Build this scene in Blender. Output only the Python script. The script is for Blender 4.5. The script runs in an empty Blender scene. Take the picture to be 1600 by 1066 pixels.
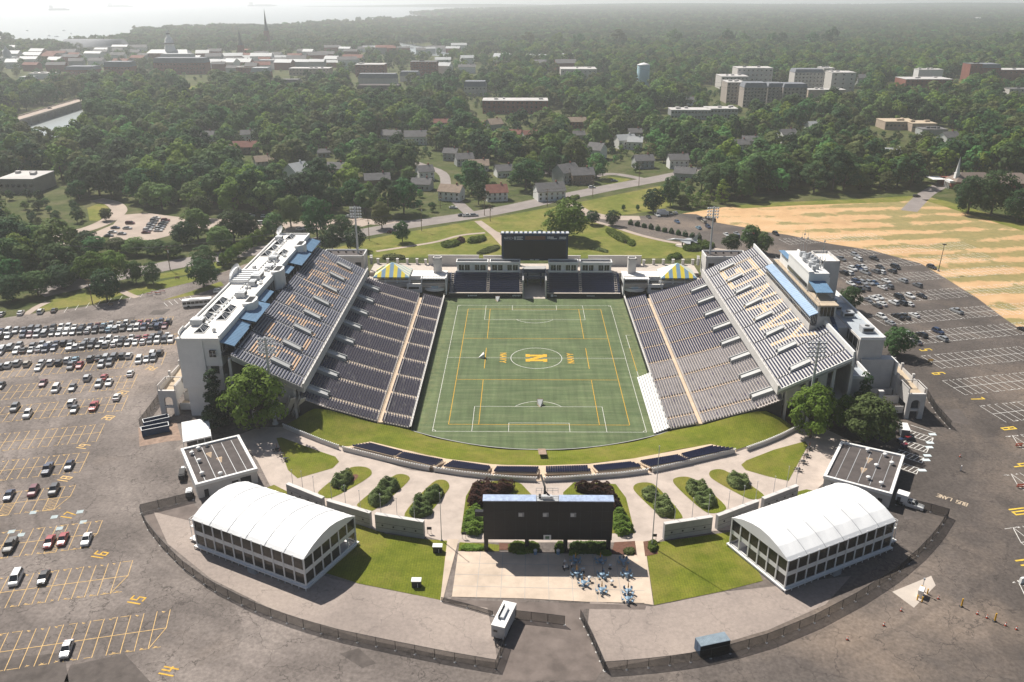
import bpy,bmesh,math,random
from math import sin,cos,pi,radians,sqrt,atan2,hypot
from mathutils import Vector,Matrix
from mathutils.geometry import tessellate_polygon
S=bpy.context.scene
COL=S.collection
random.seed(7)

# ------------------------------------------------------------------ camera
CX,CY,CZ,YAW,PITCH,ROLL,FPX=-5.7114,-274.7667,120.6103,-0.010976,0.393391,-0.0005537,1306.885
_f=Vector((sin(YAW)*cos(PITCH),cos(YAW)*cos(PITCH),-sin(PITCH)))
_r=Vector((cos(YAW),-sin(YAW),0))
_u=_r.cross(_f)
_r2=cos(ROLL)*_r +sin(ROLL)*_u
_u2=-sin(ROLL)*_r +cos(ROLL)*_u
CAM=Vector((CX,CY,CZ))
cd=bpy.data.cameras.new('camera')
cam=bpy.data.objects.new('camera',cd)
COL.objects.link(cam)
cam.matrix_world=Matrix(((_r2.x,_u2.x,-_f.x,CX),(_r2.y,_u2.y,-_f.y,CY),(_r2.z,_u2.z,-_f.z,CZ),(0,0,0,1)))
cd.sensor_width=36.0
cd.lens=FPX/1600*36
cd.clip_start=1.0
cd.clip_end=60000
S.camera=cam

# ------------------------------------------------------------------ light
SUN_EL,SUN_AZ=51.0,-49.5          # elevation; direction the shadows point (degrees from +x)
w=bpy.data.worlds.new('World');S.world=w;w.use_nodes=True
nt=w.node_tree;bg=nt.nodes['Background']
sky=nt.nodes.new('ShaderNodeTexSky');sky.sky_type='NISHITA';sky.sun_disc=False
sky.sun_elevation=radians(SUN_EL)
_tx,_ty=-cos(radians(SUN_AZ)),-sin(radians(SUN_AZ))      # towards the sun
sky.sun_rotation=atan2(_tx,_ty)
sky.air_density=1.0;sky.dust_density=1.6;sky.ozone_density=1.0
bg.inputs['Strength'].default_value=0.05
nt.links.new(sky.outputs[0],bg.inputs[0])
sl=bpy.data.lights.new('sun','SUN');sl.energy=5.0;sl.angle=radians(0.55);sl.color=(1.0,0.95,0.87)
so=bpy.data.objects.new('sun',sl);COL.objects.link(so)
so.location=(-200,250,400)
so.rotation_euler=Vector((-_tx*cos(radians(SUN_EL)),-_ty*cos(radians(SUN_EL)),-sin(radians(SUN_EL)))).to_track_quat('-Z','Y').to_euler()
S.view_settings.view_transform='Standard'
S.view_settings.look='None'
S.view_settings.exposure=0.50
S.view_settings.gamma=1.0
S.cycles.use_denoising=True
S.cycles.max_bounces=6
S.cycles.diffuse_bounces=3
S.cycles.transparent_max_bounces=8
S.cycles.volume_bounces=2
S.cycles.use_fast_gi=False

# ------------------------------------------------------------------ haze: real air round the whole scene
HAZE_DENSITY=0.00016

# ------------------------------------------------------------------ helpers
ZG=4.0                                # the ground round the sunken field
def G(px,py,z=ZG): # the point of the level z seen at a pixel of the 1600 wide photograph
    d=_r2*((px-800)/FPX) -_u2*((py-533)/FPX) +_f
    t=(z-CZ)/d.z
    return CAM +d*t
def A(px,py,y): # the point of the upright plane at depth y
    d=_r2*((px-800)/FPX) -_u2*((py-533)/FPX) +_f
    return CAM +d*((y-CY)/d.y)

LABELS={}
def tag(o,label,cat,group=None,kind=None):
    if label:o['label']=label
    if cat:o['category']=cat
    if group:o['group']=group
    if kind:o['kind']=kind
    return o
def empty(name,label,cat,loc=(0,0,0),group=None,rz=0):
    o=bpy.data.objects.new(name,None);COL.objects.link(o)
    o.location=loc;o.rotation_euler=(0,0,rz);o.empty_display_size=1
    return tag(o,label,cat,group)
def origin_of(o):
    p=Vector((0,0,0))
    while o is not None:
        p+=Vector(o.location);o=o.parent
    return p

class MB:
    """collects boxes, bars, polygons ... in world space and links them as ONE mesh"""
    def __init__(s):s.v=[];s.f=[];s.m=[];s.sm=[]
    def add(s,vs,fs,m=0,smooth=False):
        n=len(s.v);s.v+=[tuple(v) for v in vs]
        for f in fs:
            s.f.append([i+n for i in f]);s.m.append(m);s.sm.append(smooth)
    def box(s,c,d,rz=0,m=0,taper=1.0):
        x,y,z=d[0]/2,d[1]/2,d[2]/2
        cs,sn=cos(rz),sin(rz);vs=[]
        for dz,k in ((-z,1),(z,taper)):
            for a,b in ((-x,-y),(x,-y),(x,y),(-x,y)):
                a*=k;b*=k
                vs.append((c[0]+a*cs-b*sn,c[1]+a*sn+b*cs,c[2]+dz))
        s.add(vs,[(3,2,1,0),(4,5,6,7),(0,1,5,4),(1,2,6,5),(2,3,7,6),(3,0,4,7)],m)
    def b3(s,x0,x1,y0,y1,z0,z1,m=0):
        s.box(((x0+x1)/2,(y0+y1)/2,(z0+z1)/2),(abs(x1-x0),abs(y1-y0),abs(z1-z0)),0,m)
    def prism(s,poly,z0,z1,m=0,mt=None,bottom=True):
        n=len(poly);a=sum(poly[i][0]*poly[(i+1) % n][1]-poly[(i+1) % n][0]*poly[i][1] for i in range(n))
        if a<0:poly=list(reversed(poly))
        vs=[(p[0],p[1],z0) for p in poly]+[(p[0],p[1],z1) for p in poly]
        s.add(vs,[(i,(i+1) % n,n+(i+1) % n,n+i) for i in range(n)],m)
        tri=tessellate_polygon([[Vector((p[0],p[1],0)) for p in poly]])
        def up(t):
            p,q,r=(poly[i] for i in t)
            return t if (q[0]-p[0])*(r[1]-p[1])-(r[0]-p[0])*(q[1]-p[1])>0 else (t[0],t[2],t[1])
        tri=[up(t) for t in tri]
        s.add([v for v in vs[n:]],tri,m if mt is None else mt)
        if bottom:s.add([v for v in vs[:n]],[tuple(reversed(t)) for t in tri],m)
    def sheet(s,poly,z,m=0,holes=()):
        loops=[poly]+list(holes)
        tri=tessellate_polygon([[Vector((p[0],p[1],0)) for p in l] for l in loops])
        allp=[p for l in loops for p in l]
        out=[]
        for t in tri:
            p,q,r=(allp[i] for i in t)
            out.append(t if (q[0]-p[0])*(r[1]-p[1])-(r[0]-p[0])*(q[1]-p[1])>0 else (t[0],t[2],t[1]))
        s.add([(p[0],p[1],z) for p in allp],out,m)
    def tube(s,p,q,r,n=6,r2=None,m=0,smooth=True):
        p,q=Vector(p),Vector(q);d=(q-p);r2=r if r2 is None else r2
        if d.length<1e-6:return
        d.normalize();a=d.orthogonal().normalized();b=d.cross(a)
        vs=[]
        for c,rr in ((p,r),(q,r2)):
            for i in range(n):
                t=2*pi*i/n;vs.append(c+a*(rr*cos(t))+b*(rr*sin(t)))
        s.add(vs,[(i,(i+1) % n,n+(i+1) % n,n+i) for i in range(n)],m,smooth)
        s.add(vs,[tuple(range(n-1,-1,-1)),tuple(range(n,2*n))],m)
    def bar(s,p,q,wd,h,m=0): # a box from p to q, width wd, height h (top at the points)
        p,q=Vector(p),Vector(q);d=q-p;n=Vector((-d.y,d.x,0))
        if n.length<1e-6:n=Vector((1,0,0))
        n=n.normalized()*(wd/2);dn=Vector((0,0,-h))
        vs=[p-n+dn,q-n+dn,q+n+dn,p+n+dn,p-n,q-n,q+n,p+n]
        s.add(vs,[(3,2,1,0),(4,5,6,7),(0,1,5,4),(1,2,6,5),(2,3,7,6),(3,0,4,7)],m)
    def lathe(s,c,prof,n=12,m=0,smooth=True): # prof: (radius, z)
        vs=[]
        for r,z in prof:
            for i in range(n):
                t=2*pi*i/n;vs.append((c[0]+r*cos(t),c[1]+r*sin(t),c[2]+z))
        fs=[]
        for k in range(len(prof)-1):
            for i in range(n):
                fs.append((k*n+i,k*n+(i+1) % n,(k+1)*n+(i+1) % n,(k+1)*n+i))
        s.add(vs,fs,m,smooth)
        L=len(prof)-1
        if prof[L][0]>1e-3:s.add(vs[L*n:],[tuple(range(n))],m)
    def strip(s,pts,wd,z,m=0): # flat ribbon along pts
        pts=[Vector((p[0],p[1],0)) for p in pts];L=[];R=[]
        for i,p in enumerate(pts):
            a=pts[max(0,i-1)];b=pts[min(len(pts)-1,i+1)]
            d=(b-a).normalized();n=Vector((-d.y,d.x,0))*(wd/2)
            L.append(p+n);R.append(p-n)
        k=len(pts)
        s.add([(p.x,p.y,z) for p in R+L],[(i,i+1,k+i+1,k+i) for i in range(k-1)],m)
    def wall(s,pts,th,z0,z1,m=0,mt=None): # upright wall along pts
        pts=[Vector((p[0],p[1],0)) for p in pts];L=[];R=[]
        for i,p in enumerate(pts):
            a=pts[max(0,i-1)];b=pts[min(len(pts)-1,i+1)]
            d=(b-a).normalized();n=Vector((-d.y,d.x,0))*(th/2)
            L.append(p+n);R.append(p-n)
        k=len(pts)
        vs=[(p.x,p.y,z0) for p in R]+[(p.x,p.y,z0) for p in L]+[(p.x,p.y,z1) for p in R]+[(p.x,p.y,z1) for p in L]
        fs=[]
        for i in range(k-1):
            fs+=[(i,i+1,2*k+i+1,2*k+i),(k+i+1,k+i,3*k+i,3*k+i+1)]
        s.add(vs,fs,m)
        s.add(vs,[(2*k+i,2*k+i+1,3*k+i+1,3*k+i) for i in range(k-1)],m if mt is None else mt)
        s.add(vs,[(0,2*k,3*k,k),(k-1,2*k-1,4*k-1,3*k-1)],m)
    def build(s,name,mats,parent=None,loc=None,data_only=False):
        if not isinstance(mats,(list,tuple)):mats=[mats]
        if parent is not None and loc is None:off=origin_of(parent)
        elif loc is not None:off=Vector(loc)
        elif s.v:
            xs=[v[0] for v in s.v];ys=[v[1] for v in s.v];zs=[v[2] for v in s.v]
            off=Vector(((min(xs)+max(xs))/2,(min(ys)+max(ys))/2,min(zs)))
        else:off=Vector((0,0,0))
        me=bpy.data.meshes.new(name)
        me.from_pydata([(v[0]-off.x,v[1]-off.y,v[2]-off.z) for v in s.v],[],s.f)
        for m in mats:me.materials.append(m)
        me.polygons.foreach_set('material_index',s.m)
        me.polygons.foreach_set('use_smooth',s.sm)
        me.update()
        if data_only:return me
        o=bpy.data.objects.new(name,me);COL.objects.link(o)
        if parent is not None:o.parent=parent;o.location=(0,0,0)
        else:o.location=off
        return o
def dup(o,parent=None,loc=None,rz=None,**kw):
    c=o.copy();COL.objects.link(c)
    if parent is not None:c.parent=parent
    if loc is not None:c.location=loc
    if rz is not None:c.rotation_euler=(0,0,rz)
    for ch in o.children:dup(ch,c)
    for k,v in kw.items():c[k]=v
    return c

# ------------------------------------------------------------------ materials
def newmat(name):
    m=bpy.data.materials.new(name);m.use_nodes=True
    n=m.node_tree.nodes;return m,n,m.node_tree.links,n['Principled BSDF']
def N(nodes,t,**kw):
    x=nodes.new(t)
    for k,v in kw.items():setattr(x,k,v)
    return x
def pos_noise(n,l,scale,detail=3,rough=.55,obj=False,vec=None):
    if vec is None:
        if obj:vec=N(n,'ShaderNodeTexCoord').outputs['Object']
        else:vec=N(n,'ShaderNodeNewGeometry').outputs['Position']
    t=N(n,'ShaderNodeTexNoise');t.inputs['Scale'].default_value=scale
    t.inputs['Detail'].default_value=detail;t.inputs['Roughness'].default_value=rough
    l.new(vec,t.inputs['Vector']);return t.outputs['Fac']
def ramp(n,l,fac,stops):
    r=N(n,'ShaderNodeValToRGB');e=r.color_ramp.elements
    while len(e)>1:e.remove(e[-1])
    e[0].position=stops[0][0];e[0].color=(*stops[0][1],1)
    for p,c in stops[1:]:
        x=e.new(p);x.color=(*c,1)
    l.new(fac,r.inputs[0]);return r.outputs[0]
def fmath(n,l,op,a,b=None,clamp=False):
    m=N(n,'ShaderNodeMath',operation=op,use_clamp=clamp)
    for i,x in enumerate((a,b)):
        if x is None:continue
        if isinstance(x,(int,float)):m.inputs[i].default_value=x
        else:l.new(x,m.inputs[i])
    return m.outputs[0]
def mixc(n,l,fac,a,b,mode='MIX'):
    m=N(n,'ShaderNodeMix',data_type='RGBA',blend_type=mode)
    if isinstance(fac,(int,float)):m.inputs[0].default_value=fac
    else:l.new(fac,m.inputs[0])
    for i,x in ((6,a),(7,b)):
        if isinstance(x,tuple):m.inputs[i].default_value=(*x,1)
        else:l.new(x,m.inputs[i])
    return m.outputs[2]
def plain(name,col,rough=.7,var=.12,scale=.6,metal=0.0,spec=.35,obj=False,fine=None):
    m,n,l,p=newmat(name)
    p.inputs['Roughness'].default_value=rough;p.inputs['Metallic'].default_value=metal
    p.inputs['Specular IOR Level'].default_value=spec
    if var:
        f=pos_noise(n,l,scale,5,.65,obj)
        a=tuple(max(0,c*(1-var)) for c in col);b=tuple(min(1,c*(1+var)) for c in col)
        c=ramp(n,l,f,[(.3,a),(.7,b)])
        l.new(c,p.inputs['Base Color'])
    else:p.inputs['Base Color'].default_value=(*col,1)
    return m
def crackmask(n,l,scale,width,warp=1.5):
    g=N(n,'ShaderNodeNewGeometry').outputs['Position']
    t=N(n,'ShaderNodeTexNoise');t.inputs['Scale'].default_value=.35;t.inputs['Detail'].default_value=4
    l.new(g,t.inputs['Vector'])
    v=N(n,'ShaderNodeVectorMath',operation='SCALE');l.new(t.outputs['Color'],v.inputs[0]);v.inputs['Scale'].default_value=warp
    a=N(n,'ShaderNodeVectorMath',operation='ADD');l.new(g,a.inputs[0]);l.new(v.outputs[0],a.inputs[1])
    vo=N(n,'ShaderNodeTexVoronoi',feature='DISTANCE_TO_EDGE');vo.inputs['Scale'].default_value=scale
    l.new(a.outputs[0],vo.inputs['Vector'])
    return fmath(n,l,'LESS_THAN',vo.outputs['Distance'],width)
def asphalt_mat():
    m,n,l,p=newmat('asphalt');p.inputs['Roughness'].default_value=.9;p.inputs['Specular IOR Level'].default_value=.2
    g=N(n,'ShaderNodeNewGeometry').outputs['Position']
    sx=N(n,'ShaderNodeSeparateXYZ');l.new(g,sx.inputs[0])
    # the western lot is older and paler than the eastern one
    big=pos_noise(n,l,.012,3,.6)
    xx=fmath(n,l,'ADD',sx.outputs[0],fmath(n,l,'MULTIPLY',fmath(n,l,'SUBTRACT',big,.5),90.0))
    # further from the stadium front the paving is newer
    e=fmath(n,l,'DIVIDE',fmath(n,l,'ADD',xx,60.0),160.0,True)
    old=ramp(n,l,pos_noise(n,l,.05,6,.6),[(.28,(.112,.095,.086)),(.5,(.180,.153,.138)),(.72,(.262,.224,.200))])
    new=ramp(n,l,pos_noise(n,l,.045,6,.62),[(.28,(.062,.053,.048)),(.5,(.094,.079,.070)),(.74,(.165,.132,.108))])
    c=mixc(n,l,e,old,new)
    cell=N(n,'ShaderNodeTexVoronoi');cell.inputs['Scale'].default_value=.035;l.new(g,cell.inputs['Vector'])
    cv_=N(n,'ShaderNodeSeparateColor');l.new(cell.outputs['Color'],cv_.inputs[0])
    c=mixc(n,l,.5,c,ramp(n,l,cv_.outputs[0],[(0,(.36,.36,.36)),(1,(.62,.62,.62))]),'OVERLAY')
    oil=ramp(n,l,pos_noise(n,l,.45,3,.5),[(.68,(0,0,0)),(.78,(1,1,1))])
    c=mixc(n,l,fmath(n,l,'MULTIPLY',oil,.35),c,(.055,.048,.044))
    # tan dust that drifts over the paving
    dust=ramp(n,l,pos_noise(n,l,.018,5,.6),[(.54,(0,0,0)),(.72,(1,1,1))])
    c=mixc(n,l,fmath(n,l,'MULTIPLY',dust,.38),c,(.36,.27,.20))
    # tyre-worn streaks along the ring drive
    st=N(n,'ShaderNodeTexNoise');st.inputs['Scale'].default_value=1;st.inputs['Detail'].default_value=4
    rad=N(n,'ShaderNodeVectorMath',operation='LENGTH');fl=N(n,'ShaderNodeCombineXYZ')
    l.new(sx.outputs[0],fl.inputs[0]);l.new(fmath(n,l,'ADD',sx.outputs[1],20),fl.inputs[1]);l.new(fl.outputs[0],rad.inputs[0])
    cv=N(n,'ShaderNodeCombineXYZ');l.new(fmath(n,l,'MULTIPLY',rad.outputs['Value'],.45),cv.inputs[0]);l.new(fmath(n,l,'MULTIPLY',sx.outputs[0],.02),cv.inputs[1])
    l.new(cv.outputs[0],st.inputs['Vector'])
    c=mixc(n,l,ramp(n,l,st.outputs['Fac'],[(.50,(0,0,0)),(.8,(.42,.42,.42))]),c,(.07,.06,.055))
    fine=pos_noise(n,l,1.3,6,.7)
    c=mixc(n,l,.55,c,ramp(n,l,fine,[(.3,(.22,.22,.22)),(.7,(.78,.78,.78))]),'OVERLAY')
    cm=crackmask(n,l,.085,.0075,6);cm2=crackmask(n,l,.17,.0062,8)
    keep=ramp(n,l,pos_noise(n,l,.03,2),[(.44,(0,0,0)),(.56,(1,1,1))])
    cm=fmath(n,l,'MAXIMUM',cm,fmath(n,l,'MULTIPLY',cm2,keep))
    c=mixc(n,l,fmath(n,l,'MULTIPLY',cm,.6),c,(.045,.038,.035))
    l.new(c,p.inputs['Base Color'])
    return m
def grass_mat(name,a,b,dry,stripe=None,dryamt=.5):
    m,n,l,p=newmat(name);p.inputs['Roughness'].default_value=.95;p.inputs['Specular IOR Level'].default_value=.1
    c=ramp(n,l,pos_noise(n,l,.22,6,.7),[(.3,a),(.7,b)])
    d=ramp(n,l,pos_noise(n,l,.07,7,.7),[(.44,(0,0,0)),(.66,(1,1,1))])
    wv=N(n,'ShaderNodeTexWave');wv.inputs['Scale'].default_value=.55;wv.inputs['Distortion'].default_value=1.2;wv.inputs['Detail'].default_value=2;l.new(N(n,'ShaderNodeNewGeometry').outputs['Position'],wv.inputs['Vector'])
    c=mixc(n,l,.16,c,ramp(n,l,wv.outputs['Fac'],[(.2,(.3,.3,.3)),(.8,(.7,.7,.7))]),'OVERLAY')
    c=mixc(n,l,fmath(n,l,'MULTIPLY',d,dryamt),c,dry)
    c=mixc(n,l,.55,c,ramp(n,l,pos_noise(n,l,2.4,4,.7),[(.25,(.22,.22,.22)),(.75,(.78,.78,.78))]),'OVERLAY')
    l.new(c,p.inputs['Base Color']);return m
# ================================================================== shared materials
M={}
M['asphalt']=asphalt_mat()
M['asphalt_patch']=plain('asphalt_patch',(.095,.080,.072),.95,.3,.4)
M['drive']=plain('drive',(.150,.122,.108),.95,.32,.22)
M['road']=plain('road',(.23,.20,.185),.9,.16,.12)
M['tan_paving']=plain('tan_paving',(.36,.29,.24),.9,.15,.1)
M['concrete']=plain('concrete',(.47,.41,.355),.9,.10,.25)
M['plaza']=plain('plaza',(.43,.36,.31),.9,.16,.25)
M['patio']=plain('patio',(.52,.42,.33),.9,.22,.14)
M['sand']=plain('sand',(.56,.43,.31),.95,.12,.3)
M['white_conc']=plain('white_conc',(.55,.525,.50),.8,.10,.3)
M['grey_conc']=plain('grey_conc',(.34,.335,.33),.85,.16,.25)
M['white']=plain('white',(.72,.71,.69),.6,.05,.4)
M['roof_white']=plain('roof_white',(.76,.73,.68),.7,.10,.25)
M['grass']=grass_mat('grass',(.085,.092,.018),(.155,.150,.034),(.235,.180,.06),dryamt=.55)
M['lush_grass']=grass_mat('lush_grass',(.082,.106,.010),(.160,.174,.022),(.25,.19,.06),dryamt=.5)
M['lawn']=grass_mat('lawn',(.088,.112,.018),(.165,.176,.036),(.29,.225,.08),dryamt=.55)
M['forest_floor']=grass_mat('forest_floor',(.035,.050,.014),(.075,.092,.026),(.17,.14,.08),dryamt=.5)
M['mulch']=plain('mulch',(.13,.062,.042),.95,.3,1.5)
M['white_paint']=plain('white_paint',(.66,.64,.60),.8,.22,1.2)
M['yellow_paint']=plain('yellow_paint',(.60,.40,.17),.85,.28,1.0)
M['bright_yellow_paint']=plain('bright_yellow_paint',(.62,.34,.02),.8,.25,1.2)
M['number_paint']=plain('number_paint',(.56,.33,.05),.85,.4,1.6)
M['blue_paint']=plain('blue_paint',(.28,.42,.55),.8,.2,1.2)
M['navy']=plain('navy',(.020,.025,.062),.55,.25,.8,spec=.4)
M['navy_soft']=plain('navy_soft',(.080,.072,.105),.6,.3,1.5)
M['seat_faded']=plain('seat_faded',(.165,.155,.165),.6,.25,.25)
M['seat_gold']=plain('seat_gold',(.62,.44,.24),.7,.15,.8);M['gold_worn']=plain('gold_worn',(.40,.24,.13),.7,.35,.5)
M['black']=plain('black',(.010,.011,.015),.5,.15,.6)
M['dark']=plain('dark',(.03,.03,.032),.7,.2,.6)
M['glass_dark']=plain('glass_dark',(.012,.015,.018),.08,.1,.3,spec=.6)
M['steel']=plain('steel',(.42,.43,.44),.45,.1,.8,metal=.3)
M['galv']=plain('galv',(.48,.49,.50),.5,.08,.8,metal=.2)
M['blue_roof']=plain('blue_roof',(.125,.225,.345),.5,.12,.5)
M['blue_dark']=plain('blue_dark',(.012,.030,.075),.5,.2,.5)
M['brick']=plain('brick',(.235,.085,.06),.9,.2,.4)
M['brick_pale']=plain('brick_pale',(.42,.33,.26),.9,.15,.3)
M['rust']=plain('rust',(.27,.19,.145),.95,.3,.8)
M['wood']=plain('wood',(.20,.135,.085),.85,.25,2.0)
M['tar_roof']=plain('tar_roof',(.085,.072,.068),.95,.25,.4)
M['beige']=plain('beige',(.46,.37,.27),.9,.12,.5)

def struct(name,mb,mat):
    o=mb.build(name,mat,loc=(0,0,0));o['kind']='structure';return o
def gp(l,z=ZG):return [G(x,y,z).xy for x,y in l]

# ================================================================== terrain and water
shore=[(-400,78),(0,71),(60,71),(105,70),(165,65),(205,58),(215,50),(232,50),(262,47),(330,44),(420,45),(500,39),(560,34),(640,31),(705,29),(660,24.5),(640,22.5),(700,17),(800,14.2),(900,10.5),(1050,8.5)]
land=[(p.x,p.y) for p in (G(x,y) for x,y in shore)]
far=[(3500,9500),(9500,9500),(9500,-1500),(-6000,-1500)]
creek=gp([(-60,215),(0,196),(40,206),(75,214),(118,216),(134,209),(133,190),(128,168),(134,152),(70,176),(20,182),(-60,190)])
inlet=gp([(575,66),(600,70),(632,80),(650,86),(690,88),(720,82),(700,76),(660,72),(620,65)])
bowl=[(-66,-56),(-38,-57),(-24,-63),(-10,-66.3),(0,-67),(12,-66.6),(25,-63),(38,-57),(66,-56),(66,73),(-66,73)]
berm_out=gp([(443,667),(486,682),(536,699),(584,692),(640,706),(707,720),(781,727),(844,728),(921,725),(992,716.5),(1060,703),(1110,694.5),(1150,703),(1200,688),(1245,670)])
hole=[(-70,73),(-70,-54.5)]+[(p.x,p.y) for p in berm_out]+[(70,-54.5),(70,73)]
mb=MB();mb.sheet(land+far,ZG,0,[hole,[(p.x,p.y) for p in creek],[(p.x,p.y) for p in inlet]])
struct('ground',mb,M['forest_floor'])
m,n,l,p=newmat('water');p.inputs['Base Color'].default_value=(.30,.33,.33,1);p.inputs['Roughness'].default_value=.28
bmp=N(n,'ShaderNodeBump');bmp.inputs['Strength'].default_value=.25;bmp.inputs['Distance'].default_value=.6
l.new(pos_noise(n,l,.12,3),bmp.inputs['Height']);l.new(bmp.outputs[0],p.inputs['Normal']);M['water']=m
mb=MB();mb.sheet([(-26000,700),(26000,700),(26000,22000),(-26000,22000)],1.5);struct('bay_water',mb,M['water'])
mb=MB();mb.sheet([(-600,350),(-330,350),(-330,720),(-900,720),(-900,500)],1.6);struct('creek_water',mb,M['water'])

# ---- paving round the stadium
lot=gp([(-420,520),(-60,506),(60,489),(122,481),(180,471),(233,457),(300,441),(349,425),(420,400),(520,392)])
lot=[(q.x,q.y) for q in lot]+[(-70,72.5),(-70,-54.4)]+[(q.x,q.y) for q in berm_out]+[(70,-54.4),(70,72.5)]
lot+=[tuple(q) for q in gp([(1120,396),(1080,386),(1045,376),(1000,366),(960,352),(925,346),(945,338),(997,338),(1066,334),(1088,335),(1120,348),(1167,356),(1186,361),(1230,367),(1297,381),(1361,391),(1439,412),(1466,428),(1527,466),(1571,499),(1640,545),(1900,700)])]
lot+=[(260,-60),(260,-210),(-260,-210),(-330,-40)]
mb=MB();mb.sheet(lot,ZG+.02);struct('parking_lot',mb,M['asphalt'])
# newer paving patches
mb=MB()
for q in ([(110,1040),(195,1022),(235,1066),(100,1066)],[(531,1022),(560,1013),(588,1037),(566,1044)],[(1475,640),(1500,640),(1518,664),(1480,660)],
          [(176,500),(212,495),(206,505),(176,510)],[(240,485),(267,483),(255,492),(232,492)],[(-60,1035),(100,1020),(110,1080),(-60,1090)],[(1416,793),(1440,790),(1440,810),(1412,812)]):
    mb.sheet(gp(q),ZG+.04)
struct('asphalt_patches',mb,M['asphalt_patch'])
# pale older paving inside the ring fence and the reddish concrete under the bins
m,n,l,p=newmat('ring_paving');p.inputs['Roughness'].default_value=.9
c=ramp(n,l,pos_noise(n,l,.06,6,.6),[(.25,(.205,.170,.150)),(.5,(.285,.235,.205)),(.75,(.34,.28,.24))])
c=mixc(n,l,.4,c,ramp(n,l,pos_noise(n,l,1.2,5,.7),[(.3,(.3,.3,.3)),(.7,(.7,.7,.7))]),'OVERLAY')
cm=crackmask(n,l,.07,.006,5)
c=mixc(n,l,fmath(n,l,'MULTIPLY',cm,.28),c,(.055,.046,.042));l.new(c,p.inputs['Base Color']);M['ring_paving']=m
mb=MB()
mb.sheet(gp([(240,800),(300,815),(520,905),(700,940),(760,944),(772,1000),(778,1036),(700,1026),(560,997),(430,955),(330,905),(262,850)]),ZG+.045)
mb.sheet(gp([(922,940),(1020,948),(1130,925),(1225,915),(1290,905),(1330,900),(1290,945),(1200,985),(1080,1020),(950,1045),(930,1010),(918,980)]),ZG+.045)
struct('ring_paving',mb,M['ring_paving'])
mb=MB();mb.sheet(gp([(216,668),(276,660),(284,688),(262,690),(218,698)]),ZG+.04);struct('bin_apron',mb,M['rust'])
# car park entrance slab
mb=MB();mb.sheet(gp([(1394,925),(1455,900),(1462,915),(1428,950)]),ZG+.04);struct('entrance_slab',mb,M['concrete'])

# ---- plaza, patio, paths
plaza=gp([(405,668),(443,667.5),(486,683),(536,701),(640,735),(764,749),(843,753),(921,749),(1014,739),(1080,725),(1150,707),(1200,689.5),(1245,671),(1285,668),(1330,690),(1305,740),(1270,770),(1240,792),(1160,828),(1110,830),(1037,842),(1018,852),(975,848),(740,848),(706,850),(664,838),(588,830),(545,800),(452,775),(425,765),(402,720),(380,695),(372,680)])
mb=MB();mb.sheet(plaza,ZG+.06);struct('plaza_paving',mb,M['plaza'])
mb=MB();mb.sheet(gp([(716,862),(995,868),(1012,943),(917,941),(830,936),(706,933)]),ZG+.10)
mb.sheet(gp([(699,843),(717,843),(692,938),(688,938)]),ZG+.11);mb.sheet(gp([(992,846),(1007,846),(1021,946),(1007,944)]),ZG+.11)
struct('patio_paving',mb,M['patio'])
mb=MB()
for k in range(1,8):a,b=G(716+k*35,862+k*.7),G(706+k*38,934+k*1.2);mb.strip([a.xy,b.xy],.09,ZG+.115)
for k in range(1,4):a,b=G(716-k*2.5,862+k*18),G(995+k*4,868+k*18.5);mb.strip([a.xy,b.xy],.09,ZG+.118)
struct('patio_joints',mb,M['grey_conc'])
mb=MB()
for q in ([(706,934),(722,938),(1010,946),(1008,953),(760,950),(700,942)],):
    mb.sheet(gp(q),ZG+.05)
mb.sheet(gp([(762,946),(914,950),(906,966),(942,1046),(930,1064),(784,1064),(779,1043),(790,1008),(803,968),(764,958)]),ZG+.042)
mb.sheet(gp([(226,806),(300,784),(330,820),(300,850),(262,848),(244,832)]),ZG+.042)
struct('patio_gutter',mb,M['drive'])
# ---- lawns
mb=MB()
mb.sheet(gp([(530,818),(560,820),(604,835),(664,843),(706,846),(688,938),(640,928),(560,912),(500,893)]),ZG+.08)
mb.sheet(gp([(1008,850),(1040,846),(1110,836),(1152,830),(1165,850),(1192,908),(1130,924),(1022,946)]),ZG+.08)
mb.sheet(gp([(410,765),(428,758),(452,770),(452,780),(415,772)]),ZG+.08)
mb.sheet(gp([(1240,770),(1260,765),(1282,770),(1245,782)]),ZG+.08)
mb.sheet(gp([(432,685),(440,684),(500,706),(524,714),(530,722),(520,732),(465,748),(450,735)]),ZG+.10)
mb.sheet(gp([(1258,690),(1262,697),(1232,752),(1200,745),(1165,735),(1158,727),(1166,720),(1210,703)]),ZG+.10)
struct('stadium_lawn',mb,M['lush_grass'])
# far lawns behind the stadium
mb=MB()
mb.sheet(gp([(470,402),(575,374),(640,362),(700,352),(741,345),(800,335),(905,316),(960,305),(1005,296),(1036,290),(1046,300),(1050,322),(1020,330),(960,338),(936,338),(900,330),(893,320),(880,326),(915,345),(955,353),(1000,368),(1046,379),(1128,396),(1128,404)]),ZG+.02)
mb.sheet(gp([(57,487),(60,478),(75,470),(160,452),(203,457),(150,474)]),ZG+.03)
mb.sheet(gp([(190,458),(250,440),(330,424),(300,441),(232,457),(212,462)]),ZG+.05)
mb.sheet(gp([(250,428),(300,418),(345,408),(345,418),(300,428),(250,436)]),ZG+.03)
mb.sheet(gp([(252,470),(300,455),(345,440),(350,446),(300,462)]),ZG+.05)
mb.sheet(gp([(136,325),(160,316),(170,325),(155,345),(140,345)]),ZG+.03)
mb.sheet(gp([(1140,323),(1180,318),(1350,311),(1430,306),(1450,310),(1400,316),(1250,321),(1160,326)]),ZG+.05)
mb.sheet(gp([(1440,312),(1470,312),(1660,368),(1660,380)]),ZG+.06)
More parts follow.
